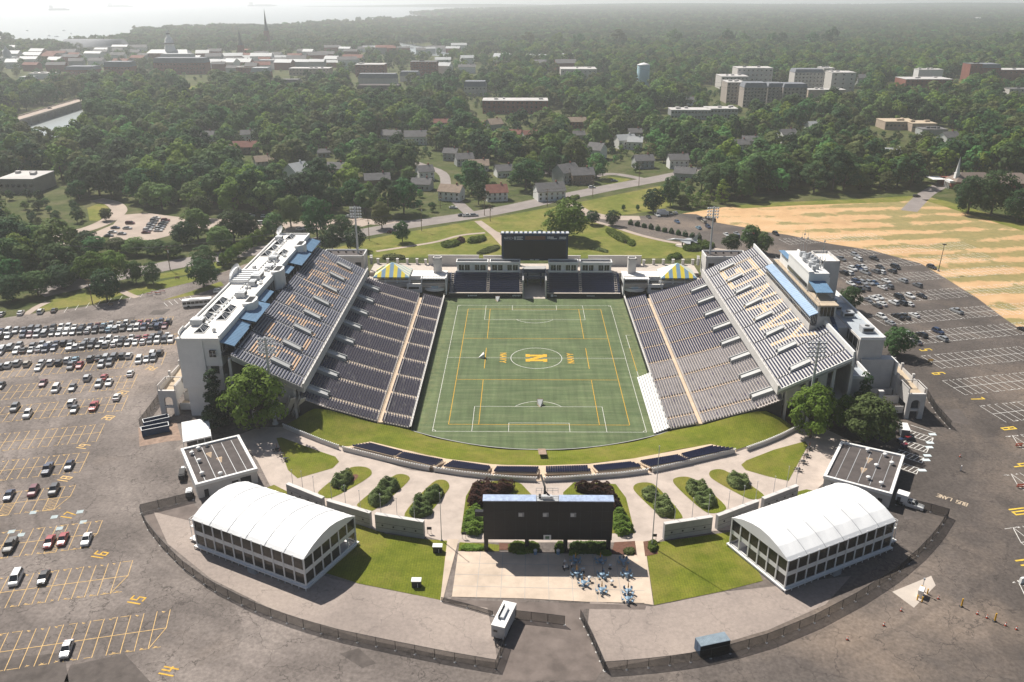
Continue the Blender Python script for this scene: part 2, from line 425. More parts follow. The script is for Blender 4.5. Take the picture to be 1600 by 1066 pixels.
mb.sheet(gp([(474,270),(505,262),(510,275),(480,280)]),ZG+.02);mb.sheet(gp([(950,276),(985,280),(960,292),(940,285)]),ZG+.02)
mb.sheet(gp([(238,152),(300,134),(345,143),(330,153),(260,160)]),ZG+.02);mb.sheet(gp([(440,146),(468,138),(472,148),(450,153)]),ZG+.02)
mb.sheet(gp([(1482,134),(1500,127),(1512,131),(1490,138)]),ZG+.02)
struct('park_lawn',mb,M['lawn'])
# dirt field with mown strips
m,n,l,p=newmat('dirt_field');p.inputs['Roughness'].default_value=.95
g=N(n,'ShaderNodeNewGeometry').outputs['Position']
a=G(1321,373);b=G(1600,364.5);d=(b-a).normalized();nn=Vector((-d.y,d.x,0))
g2=G(1457,379.5);per=abs((G(1470,358)-G(1470,372.2)).dot(nn))
wp=N(n,'ShaderNodeTexNoise');wp.inputs['Scale'].default_value=.022;wp.inputs['Detail'].default_value=5;l.new(g,wp.inputs['Vector'])
dp=N(n,'ShaderNodeVectorMath',operation='DOT_PRODUCT');l.new(g,dp.inputs[0]);dp.inputs[1].default_value=tuple(nn)
al=N(n,'ShaderNodeVectorMath',operation='DOT_PRODUCT');l.new(g,al.inputs[0]);al.inputs[1].default_value=tuple(d)
ph=fmath(n,l,'MULTIPLY',fmath(n,l,'SUBTRACT',dp.outputs['Value'],a.dot(nn)),2*pi/per)
ph=fmath(n,l,'ADD',ph,fmath(n,l,'MULTIPLY',wp.outputs['Fac'],3.2))
sn_=fmath(n,l,'COSINE',fmath(n,l,'SUBTRACT',ph,1.3))
en=fmath(n,l,'DIVIDE',fmath(n,l,'SUBTRACT',al.outputs['Value'],(G(1190,350)).dot(d)),95.0,True)
msk=fmath(n,l,'ADD',fmath(n,l,'MULTIPLY',sn_,.20),fmath(n,l,'MULTIPLY',pos_noise(n,l,.07,7,.72),1.75))
msk=fmath(n,l,'ADD',msk,fmath(n,l,'MULTIPLY',en,.42))
gm=ramp(n,l,fmath(n,l,'MULTIPLY',msk,.6),[(.655,(0,0,0)),(.745,(.9,.9,.9))])
dirt=ramp(n,l,pos_noise(n,l,.07,6,.65),[(.25,(.39,.235,.110)),(.5,(.51,.320,.160)),(.75,(.57,.40,.235))])
gr=ramp(n,l,pos_noise(n,l,.3,4,.7),[(.3,(.15,.145,.04)),(.7,(.26,.21,.075))])
l.new(mixc(n,l,gm,dirt,gr),p.inputs['Base Color']);M['dirt']=m
mb=MB();mb.sheet(gp([(1066,334),(1088,335),(1120,348),(1167,356),(1186,361),(1230,367),(1297,381),(1361,391),(1439,412),(1466,428),(1527,466),(1571,499),(1640,545),(1900,700),(2000,420),(1640,368),(1560,338),(1490,318),(1440,305),(1350,314),(1250,320),(1180,321),(1130,324)]),ZG+.03)
struct('dirt_field',mb,M['dirt'])

# ---- roads
mb=MB()
def road(pts,wd,z=.05,mat=M['road'],sub=6):
    P=gp(pts);Q=[]
    for i in range(len(P)-1): # catmull-rom
        p0=P[max(0,i-1)];p1=P[i];p2=P[i+1];p3=P[min(len(P)-1,i+2)]
        for k in range(sub):
            t=k/sub
            Q.append(.5*((2*p1)+(p2-p0)*t+(2*p0-5*p1+4*p2-p3)*t*t+(3*p1-p0-3*p2+p3)*t**3))
    Q.append(P[-1]);mb.strip(Q,wd,ZG+z);return Q
main=road([(60,458),(150,438),(253,417),(302,408),(400,392),(480,380),(545,368),(640,351),(735,337),(800,325),(860,312),(905,303),(960,292),(1015,282),(1075,270),(1130,258)],15)
road([(1020,284),(985,276),(950,272),(900,280),(850,268)],7,.06)
road([(1420,330),(1445,305),(1470,290),(1500,270)],9,.06)
road([(740,339),(700,300),(690,270),(640,250),(630,230)],7,.055)
struct('street',mb,M['road'])
mb=MB()
road([(75,392),(83,378),(105,366),(140,357),(168,345),(186,330),(176,318),(150,312)],9,.06)
road([(82,378),(92,400),(104,425)],13,.065);road([(95,415),(122,408),(146,372),(186,352)],8,.06)
road([(190,352),(300,347),(420,352),(500,348),(565,346),(640,350)],12,.04)
mb.sheet(gp([(176,352),(190,336),(230,333),(284,340),(290,362),(240,375),(170,378)]),ZG+.07)
mb.sheet(gp([(300,340),(420,345),(470,350),(560,341),(600,345),(560,356),(400,366),(300,356)]),ZG+.07)
mb.sheet(gp([(741,346),(752,345),(776,362),(805,372),(850,380),(850,400),(790,392),(768,368)]),ZG+.06)
road([(588,393),(640,385),(682,378),(720,368),(758,364)],2.5,.06)
road([(893,318),(903,327),(920,334),(950,340),(1000,341)],10,.07)
road([(925,345),(960,355),(1000,367.5),(1046,378),(1100,386),(1135,392)],3.2,.07)
road([(40,492),(58,480),(75,472)],3,.06);road([(190,455),(205,462),(215,465)],3,.07);road([(300,432),(335,424)],3,.08)
struct('tan_drives',mb,M['tan_paving'])

# ---- sunken field: turf, markings
m,n,l,p=newmat('turf');p.inputs['Roughness'].default_value=.9;p.inputs['Specular IOR Level'].default_value=.2
g=N(n,'ShaderNodeNewGeometry').outputs['Position']
mp=N(n,'ShaderNodeMapping');l.new(g,mp.inputs[0]);mp.inputs['Scale'].default_value=(.05,.55,1)
st=pos_noise(n,l,1.0,5,.65,vec=mp.outputs[0])
c=ramp(n,l,st,[(.25,(.066,.096,.044)),(.5,(.098,.130,.062)),(.75,(.150,.172,.094))])
mp2=N(n,'ShaderNodeMapping');l.new(g,mp2.inputs[0]);mp2.inputs['Scale'].default_value=(.6,.04,1)
c=mixc(n,l,.5,c,ramp(n,l,pos_noise(n,l,1.0,4,.6,vec=mp2.outputs[0]),[(.3,(.33,.33,.33)),(.7,(.68,.68,.66))]),'OVERLAY')
c=mixc(n,l,.35,c,ramp(n,l,pos_noise(n,l,.08,4),[(.3,(.28,.30,.28)),(.7,(.72,.70,.66))]),'OVERLAY')
c=mixc(n,l,.35,c,ramp(n,l,pos_noise(n,l,3.0,4,.7),[(.3,(.25,.25,.25)),(.7,(.75,.75,.75))]),'OVERLAY')
# worn crumb near the touchlines
sx=N(n,'ShaderNodeSeparateXYZ');l.new(g,sx.inputs[0])
ax=fmath(n,l,'ABSOLUTE',sx.outputs[0])
wear=fmath(n,l,'MULTIPLY',fmath(n,l,'DIVIDE',fmath(n,l,'SUBTRACT',ax,31.0),4.0,True),fmath(n,l,'MULTIPLY',ramp(n,l,pos_noise(n,l,.5,4,.7),[(.4,(0,0,0)),(.7,(1,1,1))]),.5))
c=mixc(n,l,wear,c,(.22,.22,.10));l.new(c,p.inputs['Base Color']);M['turf']=m
field=[(-40,64.5),(-40,-55.6)]+[(-38.4+k*(38.4*2)/24,-55.6-11.2*(1-((k-12)/12)**2)) for k in range(25)]+[(40,-55.6),(40,64.5)]
mb=MB();mb.sheet(field,0.0);struct('football_field',mb,M['turf'])
def line(mb,x0,y0,x1,y1,wd=.12,z=.02,m=0):mb.strip([(x0,y0),(x1,y1)],wd,z,m)
mb=MB();W_,L_=31.94,54.72
for a in ((-W_,L_,W_,L_),(-W_,-L_,W_,-L_),(-W_,-L_,-W_,L_),(W_,-L_,W_,L_),(-W_,0,W_,0)):line(mb,*a)
for s in (-1,1):
    y=s*L_;
    for hw,dp_ in ((20.16,16.46),(9.16,5.5)):
        line(mb,-hw,y,-hw,y-s*dp_);line(mb,hw,y,hw,y-s*dp_);line(mb,-hw,y-s*dp_,hw,y-s*dp_)
    cy=y-s*11;mb.strip([(9.15*sin(t),cy-s*9.15*cos(t)) for t in [(-.927+1.854*k/16) for k in range(17)]],.16,.02)
    for sx_ in (-1,1):mb.strip([(sx_*W_-sx_*1.0*sin(t),y-s*1.0*cos(t)) for t in [pi/2*k/6 for k in range(7)]],.14,.02)
mb.strip([(9.15*cos(2*pi*k/48),9.15*sin(2*pi*k/48)) for k in range(49)],.18,.025)
# coaching box dashes by the east bench
line(mb,34.6,22,34.6,9,.14);line(mb,34.6,22,36.5,22,.14);line(mb,34.6,-11,34.6,-31,.14);line(mb,34.6,-31,36.5,-31,.14)
struct('white_field_markings',mb,M['white_paint'])
mb=MB();X_,Y_,R_=27.43,50.29,18.29
for a in ((-X_,Y_,X_,Y_),(-X_,-Y_,X_,-Y_),(-X_,-Y_,-X_,Y_),(X_,-Y_,X_,Y_),(-X_,R_,X_,R_),(-X_,-R_,X_,-R_)):line(mb,*a,.17,.03)
for s in (-1,1):
    line(mb,s*R_,-9.14,s*R_,9.14,.2,.03);line(mb,s*R_,Y_,s*R_,R_,.17,.03);line(mb,s*R_,-Y_,s*R_,-R_,.17,.03)
line(mb,34.6,9,34.6,-11,.16,.03)
struct('yellow_field_markings',mb,M['bright_yellow_paint'])
# letters lying on the field: strokes given on a 0..1 box, u to the reader's right, v up
GL={'N':[[(0,0),(0,1)],[(0,1),(1,0)],[(1,0),(1,1)]],'A':[[(0,0),(.5,1)],[(.5,1),(1,0)],[(.2,.38),(.8,.38)]],'V':[[(0,1),(.5,0)],[(.5,0),(1,1)]],
      'Y':[[(0,1),(.5,.5)],[(1,1),(.5,.5)],[(.5,.5),(.5,0)]],'G':[[(1,1),(0,1)],[(0,1),(0,0)],[(0,0),(1,0)],[(1,0),(1,.5)],[(1,.5),(.55,.5)]],
      'O':[[(0,0),(0,1)],[(0,1),(1,1)],[(1,1),(1,0)],[(1,0),(0,0)]],'B':[[(0,0),(0,1)],[(0,1),(.9,1)],[(.9,1),(.9,.5)],[(0,.5),(1,.5)],[(1,.5),(1,0)],[(1,0),(0,0)]],
      'E':[[(0,0),(0,1)],[(0,1),(1,1)],[(0,.5),(.8,.5)],[(0,0),(1,0)]],'T':[[(0,1),(1,1)],[(.5,1),(.5,0)]],'R':[[(0,0),(0,1)],[(0,1),(1,1)],[(1,1),(1,.5)],[(1,.5),(0,.5)],[(.4,.5),(1,0)]],
      'M':[[(0,0),(0,1)],[(0,1),(.5,.4)],[(.5,.4),(1,1)],[(1,1),(1,0)]],'U':[[(0,1),(0,0)],[(0,0),(1,0)],[(1,0),(1,1)]],'S':[[(1,1),(0,1)],[(0,1),(0,.5)],[(0,.5),(1,.5)],[(1,.5),(1,0)],[(1,0),(0,0)]],
      'L':[[(0,1),(0,0)],[(0,0),(1,0)]],'0':[[(0,0),(0,1)],[(0,1),(1,1)],[(1,1),(1,0)],[(1,0),(0,0)]],'1':[[(.5,0),(.5,1)]],'2':[[(0,1),(1,1)],[(1,1),(1,.5)],[(1,.5),(0,.5)],[(0,.5),(0,0)],[(0,0),(1,0)]],
      '3':[[(0,1),(1,1)],[(1,1),(1,0)],[(.2,.5),(1,.5)],[(1,0),(0,0)]],'4':[[(0,1),(0,.45)],[(0,.45),(1,.45)],[(.75,1),(.75,0)]],'5':[[(1,1),(0,1)],[(0,1),(0,.5)],[(0,.5),(1,.5)],[(1,.5),(1,0)],[(1,0),(0,0)]],
      '6':[[(1,1),(0,1)],[(0,1),(0,0)],[(0,0),(1,0)],[(1,0),(1,.5)],[(1,.5),(0,.5)]],'7':[[(0,1),(1,1)],[(1,1),(.45,0)]],'8':[[(0,0),(0,1)],[(0,1),(1,1)],[(1,1),(1,0)],[(1,0),(0,0)],[(0,.5),(1,.5)]],
      '9':[[(1,0),(1,1)],[(1,1),(0,1)],[(0,1),(0,.5)],[(0,.5),(1,.5)]],'-':[[(.1,.5),(.9,.5)]],'&':[[(1,0),(.1,.75)],[(.1,.75),(.5,1)],[(.5,1),(.8,.75)],[(.8,.75),(0,.3)],[(0,.3),(.4,0)],[(.4,0),(1,.45)]],
      'C':[[(1,1),(0,1)],[(0,1),(0,0)],[(0,0),(1,0)]],'D':[[(0,0),(0,1)],[(0,1),(.8,.9)],[(.8,.9),(.8,.1)],[(.8,.1),(0,0)]],'H':[[(0,0),(0,1)],[(1,0),(1,1)],[(0,.5),(1,.5)]],'I':[[(.5,0),(.5,1)]],'F':[[(0,0),(0,1)],[(0,1),(1,1)],[(0,.5),(.8,.5)]],
      'P':[[(0,0),(0,1)],[(0,1),(1,1)],[(1,1),(1,.5)],[(1,.5),(0,.5)]],'K':[[(0,0),(0,1)],[(1,1),(0,.5)],[(.2,.55),(1,0)]],'W':[[(0,1),(.25,0)],[(.25,0),(.5,.7)],[(.5,.7),(.75,0)],[(.75,0),(1,1)]]}
def text_flat(mb,txt,org,ru,up,w,h,gap,sw,z,m=0):
    """strokes of txt laid flat; org: lower left corner, ru/up unit vectors in the plane"""
    org=Vector(org);ru=Vector(ru);up=Vector(up);k=0
    for ch in txt:
        if ch!=' ':
            for st_ in GL[ch]:
                P=[org+ru*(k*(w+gap)+u*w)+up*(v*h) for u,v in st_]
                d=(P[1]-P[0]).normalized()*(sw*.45);mb.strip([P[0]-d,P[1]+d],sw,z+random.random()*.002,m)
        k+=1
mb=MB()
# the big block N of the centre circle, read from the west side; then the word on both sides of it
for s in (1,-1):
    mb.sheet([(-3.3,s*2.1-.75),(3.3,s*2.1-.75),(3.3,s*2.1+.75),(-3.3,s*2.1+.75)],.040)
    for sx_ in (-1,1):mb.sheet([(sx_*3.1-.75,s*2.1-1.2),(sx_*3.1+.75,s*2.1-1.2),(sx_*3.1+.75,s*2.1+1.2),(sx_*3.1-.75,s*2.1+1.2)],.044)
mb.sheet([(-3.8,-1.5),(-2.0,-2.2),(3.8,1.5),(2.0,2.2)],.048)
text_flat(mb,'NAVY',(-12.9,4.3),(0,-1),(1,0),1.55,2.0,.75,.42,.035)
text_flat(mb,'NAVY',(13.2,-4.3),(0,1),(-1,0),1.55,2.0,.75,.42,.035)
struct('field_lettering',mb,M['bright_yellow_paint'])

# ---- grass bank at the near end (from the field wall up to the plaza)
inner=[(-66,-56.4,8.3),(-62.8,-56.4,8.0),(-55,-56.4,5.7),(-47.7,-56.4,3.5),(-45,-56.4,3.0),(-38.4,-56.2,1.2)]+[(-38.4+k*(38.4*2)/12,-56.0-11.2*(1-((k-6)/6)**2)-.5,1.0) for k in range(1,12)]+[(38.4,-56.2,1.2),(45,-56.4,3.0),(47.7,-56.4,3.5),(55,-56.4,5.7),(62.8,-56.4,8.0),(66,-56.4,8.3)]
def resample(P,n_):
    P=[Vector(p) for p in P];L=[0]
    for i in range(1,len(P)):L.append(L[-1]+(P[i]-P[i-1]).length)
    out=[]
    for k in range(n_):
        t=L[-1]*k/(n_-1);i=0
        while i<len(P)-2 and L[i+1]<t:i+=1
        f=(t-L[i])/max(1e-6,L[i+1]-L[i]);out.append(P[i].lerp(P[i+1],min(1,max(0,f))))
    return out
IN=resample(inner,61);OUT=resample([(p.x,p.y,ZG+.03) for p in berm_out],61)
mb=MB();vs=[];J=8
for i in range(61):
    for j in range(J+1):
        t=j/J;q=IN[i].lerp(OUT[i],t);q.z+=.25*sin(pi*t)+.12*sin(i*.7+j);vs.append(q)
mb.add(vs,[(i*(J+1)+j,i*(J+1)+j+1,(i+1)*(J+1)+j+1,(i+1)*(J+1)+j) for i in range(60) for j in range(J)],0,True)
struct('grass_bank',mb,M['lush_grass'])
mb=MB();vs=[(-.7,-67.3,1.5),(1.5,-67.3,1.5),(1.6,-75.4,4.35),(-.6,-75.4,4.35)]
mb.add(vs,[(3,2,1,0)]);struct('bank_steps',mb,M['rust'])
# ================================================================== the two side stands
AISLE=[45.7,32.0,18.3,4.2,-9.5,-23.1,-36.6,-50.1]
YN,YF=-56.0,57.5                      # ends of the decks
LP=[(38.2,1.9),(46.1,3.75),(47.7,3.95),(62.8,8.65),(70.5,11.95)]     # lower deck profile (X, z)
UP=[(69.3,15.3),(88.6,25.3)]
M['deck_grey']=plain('deck_grey',(.42,.375,.35),.85,.12,.3);M['deck_pale']=plain('deck_pale',(.56,.54,.52),.8,.12,.3);M['vom']=plain('vom',(.44,.44,.43),.85,.1,.3)
def zlow(X):
    for (a,za),(b,zb) in zip(LP,LP[1:]):
        if X<=b:return za+(zb-za)*(X-a)/(b-a)
    return LP[-1][1]
def zup(X):return UP[0][1]+(UP[1][1]-UP[0][1])*(X-UP[0][0])/(UP[1][0]-UP[0][0])
def yb(s,y0,y1):return (y0,y1)
SECT=[(YN,AISLE[7]-.7)]+[(AISLE[k+1]+.7,AISLE[k]-.7) for k in range(6,-1,-1)]+[(AISLE[0]+.7,YF)]
BEAT='BEAT ARMY';GON='GO NAVY'
def letter_rows(s):
    """gold benches of the upper deck: returns f(y, row) -> True where a letter stands"""
    segs=[]
    if s>0:
        W=[('G',41.0),('O',30.0),('N',10.2),('A',-2.4),('V',-16.0),('Y',-29.6)];w=9.4
        for ch,yc in W:
            for st in GL[ch]:
                segs.append([(yc+(.5-u)*w,v) for u,v in st])
    else:
        W=[('B',-44.5),('E',-31.0),('A',-17.5),('T',-4.5),('A',10.5),('R',21.5),('M',32.5),('Y',44.0)];w=8.2
        for ch,yc in W:
            for st in GL[ch]:
                segs.append([(yc+(u-.5)*w,v) for u,v in st])
    def spans(v,hw): # y intervals of a row whose height fraction is v
        out=[]
        for (ya,va),(yb_,vb) in segs:
            if abs(va-vb)<1e-6:
                if abs(v-va)<hw:out.append((min(ya,yb_)-.8,max(ya,yb_)+.8))
            elif min(va,vb)-hw*.6<=v<=max(va,vb)+hw*.6:
                t=(v-va)/(vb-va);t=max(0,min(1,t));y=ya+(yb_-ya)*t;out.append((y-.95,y+.95))
        return out
    return spans
def make_stand(s,label):
    st=empty('grandstand',label,'grandstand',(s*38.2,0,0))
    X=lambda x:s*x
    # --- lower deck: concrete steps
    mb=MB();x=38.6;rows_low=[]
    prof=[(38.2,.0),(38.2,2.0),(38.45,2.0)]
    xs=[]
    x=38.6
    while x<45.9:xs.append(x);x+=.80
    xs2=[];x=48.1
    while x<70.4:xs2.append(x);x+=.80
    def steps(mb,xs,x_end,y0,y1,zf,base,m=0):
        for i,x in enumerate(xs):
            z=zf(x);xe=xs[i+1] if i+1<len(xs) else x_end
            mb.b3(X(x),X(xe),y0,y1,z-base,z,m)
    steps(mb,xs,46.1,YN,YF,zlow,.9)
    steps(mb,xs2,70.5,YN,YF,zlow,1.0)
    mb.build('lower_deck',M['deck_grey'],st)
    mb=MB();mb.b3(X(46.1),X(47.9),YN-.2,YF-4,3.0,3.78);mb.build('walkway',M['sand'],st)
    mb=MB()
    for xa in (45.85,48.0):
        for k in range(int((YF-YN-6)/1.5)):
            y=YN+.4+k*1.5;mb.b3(X(xa)-.03,X(xa)+.03,y,y+.06,3.7,4.75)
        mb.b3(X(xa)-.03,X(xa)+.03,YN,YF-4,4.70,4.78);mb.b3(X(xa)-.03,X(xa)+.03,YN,YF-4,4.2,4.26)
    mb.build('railing',M['white_conc'],st)
    mb=MB();mb.b3(X(38.0),X(38.45),YN-.3,YF+3,0.0,2.35);mb.build('field_wall',M['black'],st)
    mb=MB();mb.b3(X(37.93),X(38.5),YN-.3,YF+3,2.35,2.45)
    for k in range(56):mb.b3(X(38.15),X(38.25),YN+k*2.03,YN+k*2.03+.08,2.45,3.2)
    mb.b3(X(38.15),X(38.25),YN,YF+3,3.15,3.24);mb.build('wall_coping',M['white_conc'],st)
    # --- seats, a block of rows between two aisles at a time
    faded=(lambda yc:s>0 and yc<-9)
    for (y0,y1) in SECT:
        f=faded((y0+y1)/2)
        for xr,nm in ((xs,'seat_block'),(xs2,'seat_block')):
            mb=MB()
            for x in xr:
                if 63.2<x<69.6:ya,yc=y0+1.0,y1-1.0
                else:ya,yc=y0,y1
                z=zlow(x)
                n_=max(2,int((yc-ya)/1.65))
                for k in range(n_): # seats in runs with slight gaps, backs behind
                    a=ya+(yc-ya)*k/n_;b=ya+(yc-ya)*(k+1)/n_-.10
                    mi=0
                    if s<0 and random.random()<.06:mi=1
                    if s>0 and f and random.random()<.03:mi=1
                    mb.b3(X(x+.28),X(x+.62),a,b,z+.36,z+.44,mi)
                    mb.b3(X(x+.60),X(x+.68),a,b,z+.40,z+.80,mi)
            mb.build(nm,[M['seat_faded'],M['navy_soft']] if f else [M['navy'] if s>0 else M['navy_soft'],M['seat_faded'] if s<0 else M['navy_soft']],st)
    # aisle steps, pale with dark risers
    for y,XS in [(y,q) for y in AISLE for q in (xs,[x for x in xs2 if x<63],[x for x in xs2 if x>69])]:
        mb=MB()
        for x in XS:
            z=zlow(x);mb.b3(X(x),X(x+.42),y-.62,y+.62,z-.1,z+.18);
            mb.b3(X(x+.02),X(x+.10),y-.62,y+.62,z+.18,z+.19,1)
        mb.build('aisle_steps',[M['sand'] if s>0 else M['beige'],M['black']],st) if XS else None
    # vomitories of the lower deck
    for y in AISLE:
        mb=MB()
        for dy in (-1.3,1.3):
            vs=[(X(62.9),y+dy-.15,8.4),(X(70.4),y+dy-.15,10.0),(X(70.4),y+dy-.15,13.2),(X(62.9),y+dy-.15,10.1),(X(62.9),y+dy+.15,8.4),(X(70.4),y+dy+.15,10.0),(X(70.4),y+dy+.15,13.2),(X(62.9),y+dy+.15,10.1)]
            mb.add(vs,[(0,1,2,3),(7,6,5,4),(3,2,6,7),(0,3,7,4),(1,5,6,2)])
        vs=[(X(63.4),y-1.14,9.9),(X(70.4),y-1.14,12.9),(X(70.4),y+1.14,12.9),(X(63.4),y+1.14,9.9)]
        mb.add(vs+[(a_,b_,c_-.3) for a_,b_,c_ in vs],[(0,1,2,3),(7,6,5,4),(0,4,5,1),(3,2,6,7),(0,3,7,4)])
        mb.build('vomitory',M['vom'],st)
    # --- upper deck
    mb=MB();xu=[];x=69.5
    while x<88.4:xu.append(x);x+=.80
    ytop=lambda x:(YN,54.8)
    mbk=MB()
    cut=(lambda x:s>0 and x>84.3)
    for i,x in enumerate(xu):
        z=zup(x);y0,y1=YN,54.8
        parts=[(y0,-31.2),(20.2,y1)] if cut(x) else [(y0,y1)]
        for a,b in parts:mb.b3(X(x),X(x+.80),a,b,z-.8,z)
    mb.build('upper_deck',M['deck_pale'],st)
    mb=MB()                             # slab under the rows, raker beams
    for y0,y1 in ((YN,54.8),):
        vs=[(X(69.0),y0,13.3),(X(88.6),y0,23.4),(X(88.6),y0,24.9),(X(69.0),y0,14.7),(X(69.0),y1,13.3),(X(88.6),y1,23.4),(X(88.6),y1,24.9),(X(69.0),y1,14.7)]
        mb.add(vs,[(0,1,2,3),(7,6,5,4),(0,4,5,1),(0,3,7,4),(1,5,6,2),(3,2,6,7)])
    mb.build('deck_slab',M['grey_conc'],st)
    mb=MB();mb.b3(X(68.6),X(69.1),YN-.1,54.9,13.3,16.2)
    for y in range(-54,54,3):mb.b3(X(68.8),X(68.9),y,y+.08,16.2,16.9)
    mb.b3(X(68.8),X(68.9),YN,54.8,16.85,16.95)
    mb.build('deck_fascia',M['white_conc'],st)
    # benches
    spans=letter_rows(s);NROW=len(xu)
    ub=[-56.0]+[a for a in reversed(AISLE)]+[54.8]
    for k in range(len(ub)-1):
        y0,y1=ub[k]+(.45 if k else 0),ub[k+1]-(.45 if k<len(ub)-2 else 0)
        mb=MB()
        for i,x in enumerate(xu):
            if cut(x) and y1>-31.2 and y0<20.2:
                if y0<-31.2<y1 or y0<20.2<y1:
                    aa,bb=(y0,-31.4) if y0<-31.2 else (20.4,y1)
                else:continue
            else:aa,bb=y0,y1
            z=zup(x);px0,px1=(73.6<x<79.2),0
            v=(i-5)/(NROW-10.0) if s>0 else (i-4)/(NROW-9.0)
            sp=spans(v,.09) if -.05<=v<=1.05 else []
            ev=[aa,bb]
            for a,b in sp:
                if b>aa and a<bb:ev+=[max(aa,a),min(bb,b)]
            # vomitory gap after each aisle
            gaps=[]
            if px0:
                for ya in AISLE:gaps.append((ya-.1,ya+2.3))
            for a,b in gaps:
                if b>aa and a<bb:ev+=[max(aa,a),min(bb,b)]
            ev=sorted(set(ev))
            for a,b in zip(ev,ev[1:]):
                c_=(a+b)/2
                if any(g0<c_<g1 for g0,g1 in gaps):continue
                gold=any(g0<=c_<=g1 for g0,g1 in sp)
                worn=gold and s<0 and random.random()<.12
                mb.b3(X(x+.33),X(x+.77),a,b,z+.32,z+.45,1 if gold and not worn else 0)
        mb.build('bench_block',[M['navy'],M['seat_gold'] if s>0 else M['gold_worn']],st)
    for y in AISLE: # upper vomitories
        mb=MB();y+=1.1
        for dy in (-1.15,1.15):
            vs=[(X(73.7),y+dy-.15,16.6),(X(79.3),y+dy-.15,19.0),(X(79.3),y+dy-.15,21.5),(X(73.7),y+dy-.15,18.4),(X(73.7),y+dy+.15,16.6),(X(79.3),y+dy+.15,19.0),(X(79.3),y+dy+.15,21.5),(X(73.7),y+dy+.15,18.4)]
            mb.add(vs,[(0,1,2,3),(7,6,5,4),(3,2,6,7),(0,3,7,4),(1,5,6,2)])
        vs=[(X(74.2),y-1.0,18.5),(X(79.3),y-1.0,21.3),(X(79.3),y+1.0,21.3),(X(74.2),y+1.0,18.5)]
        mb.add(vs+[(a_,b_,c_-.3) for a_,b_,c_ in vs],[(0,1,2,3),(7,6,5,4),(0,4,5,1),(3,2,6,7),(0,3,7,4)])
        mb.build('vomitory',M['vom'],st)
    for y in AISLE:
        mb=MB()
        for i,x in enumerate(xu):
            if cut(x) and -31.2<y<20.2:continue
            z=zup(x);mb.b3(X(x+.05),X(x+.42),y-.4,y-.1,z,z+.2)
        mb.build('aisle_steps',M['dark'],st)
    # back wall, columns and the concourse block under the upper deck
    mb=MB()
    mb.b3(X(70.6),X(71.0),YN+1.5,54,8.0,13.6)
    mb.b3(X(71.0),X(92.0),YN+4,54,9.6,10.1);mb.b3(X(71.0),X(96.0),YN+2.5,YN+3.0,8.6,10.9)
    mb.b3(X(90.5),X(91.0),YN+4,54,4.0,23)
    for xa,w_ in ((72.5,3.4),(80.5,2.6)):
        z1=12.9+(xa-69)*.51;mb.b3(X(xa),X(xa+w_),YN+1.6,YN+2.2,10.9,z1+.6)
    mb.build('concourse',M['white_conc'],st)
    for xa in (71.4,76.8,84.2,89.2):
        for ya in (YN+.7,):
            mb=MB();mb.b3(X(xa),X(xa+.8),ya,ya+.8,3.9,13.2+(xa-69)*.515);mb.build('column',M['white_conc'],st)
    mb=MB()
    mb.b3(X(48.5),X(70.4),YN+.6,YN+.9,2.5,3.5)
    vs=[(X(38.5),YN-.1,0),(X(70.6),YN-.1,2.5),(X(70.6),YN-.1,11.6),(X(62.8),YN-.1,8.3),(X(47.7),YN-.1,3.6),(X(46.1),YN-.1,3.4),(X(38.5),YN-.1,1.6)]
    mb.add(vs+[(v[0],YN+.3,v[2]) for v in vs],[tuple(range(7)),tuple(range(13,6,-1))]+[(i,(i+1) % 7,7+(i+1) % 7,7+i) for i in range(7)])
    mb.build('end_wall',M['dark'],st)
    return st
west=make_stand(-1,'west grandstand with navy seats and worn gold letters below the white press building')
east=make_stand(1,'east grandstand with gold letters on its upper deck and faded grey lower seats')
for dx in (0,2.6):
    a,b=A(458+dx*6,622,-57.5),G(447+dx*5.5,649);mb=MB();mb.bar(a,b,1.7,.35);mb.bar(a+Vector((-.95,0,.9)),b+Vector((-.95,0,.9)),.15,1.1);mb.build('stair',M['white_conc'],west)
# parapet round the back of the east upper deck
mb=MB();mb.b3(88.7,89.2,-56.2,-31,22.5,27.0);mb.b3(88.7,89.2,20,54.9,22.5,27.0)
vs=[(68.8,-56.35,14.2),(89.2,-56.35,24.6),(89.2,-56.35,25.5),(68.8,-56.35,15.0)]
mb.add(vs+[(x_,-56.02,z_) for x_,y_,z_ in vs],[(0,1,2,3),(7,6,5,4),(3,2,6,7),(0,4,5,1),(0,3,7,4),(1,5,6,2)])
mb.build('parapet',M['white'],east)
mb=MB()
vs=[(-68.8,-56.35,14.2),(-88.6,-56.35,24.4),(-88.6,-56.35,25.3),(-68.8,-56.35,15.0)]
mb.add(vs+[(x_,-56.02,z_) for x_,y_,z_ in vs],[(0,1,2,3),(7,6,5,4),(3,2,6,7),(0,4,5,1),(0,3,7,4),(1,5,6,2)])
mb.build('parapet',M['grey_conc'],west)
# letters laid out for the band are on a spare aluminium bleacher by the east touchline
bl=empty('bleacher','white aluminium bleacher bench rows on the turf below the faded east seats','bleacher',(36,-30,0))
mb=MB()
for k in range(6):mb.b3(33.9+k*.75,34.6+k*.75-.02,-56.0,-16.8,.35+k*.33,.47+k*.33)
mb.build('bench',M['white'],bl)
mb=MB()
for k in range(12):
    y=-55.5+k*3.4;vs=[(33.9,y,0),(38,y,0),(38,y,2.0),(33.9,y,.35)]
    mb.add(vs+[(a,y+.1,c_) for a,b,c_ in vs],[(0,1,2,3),(7,6,5,4),(3,2,6,7),(0,3,7,4)])
for k in range(9):mb.b3(38.0,38.3,-54+k*4.2,-53.2+k*4.2,2.0,3.3)
mb.build('frame',M['steel'],bl)

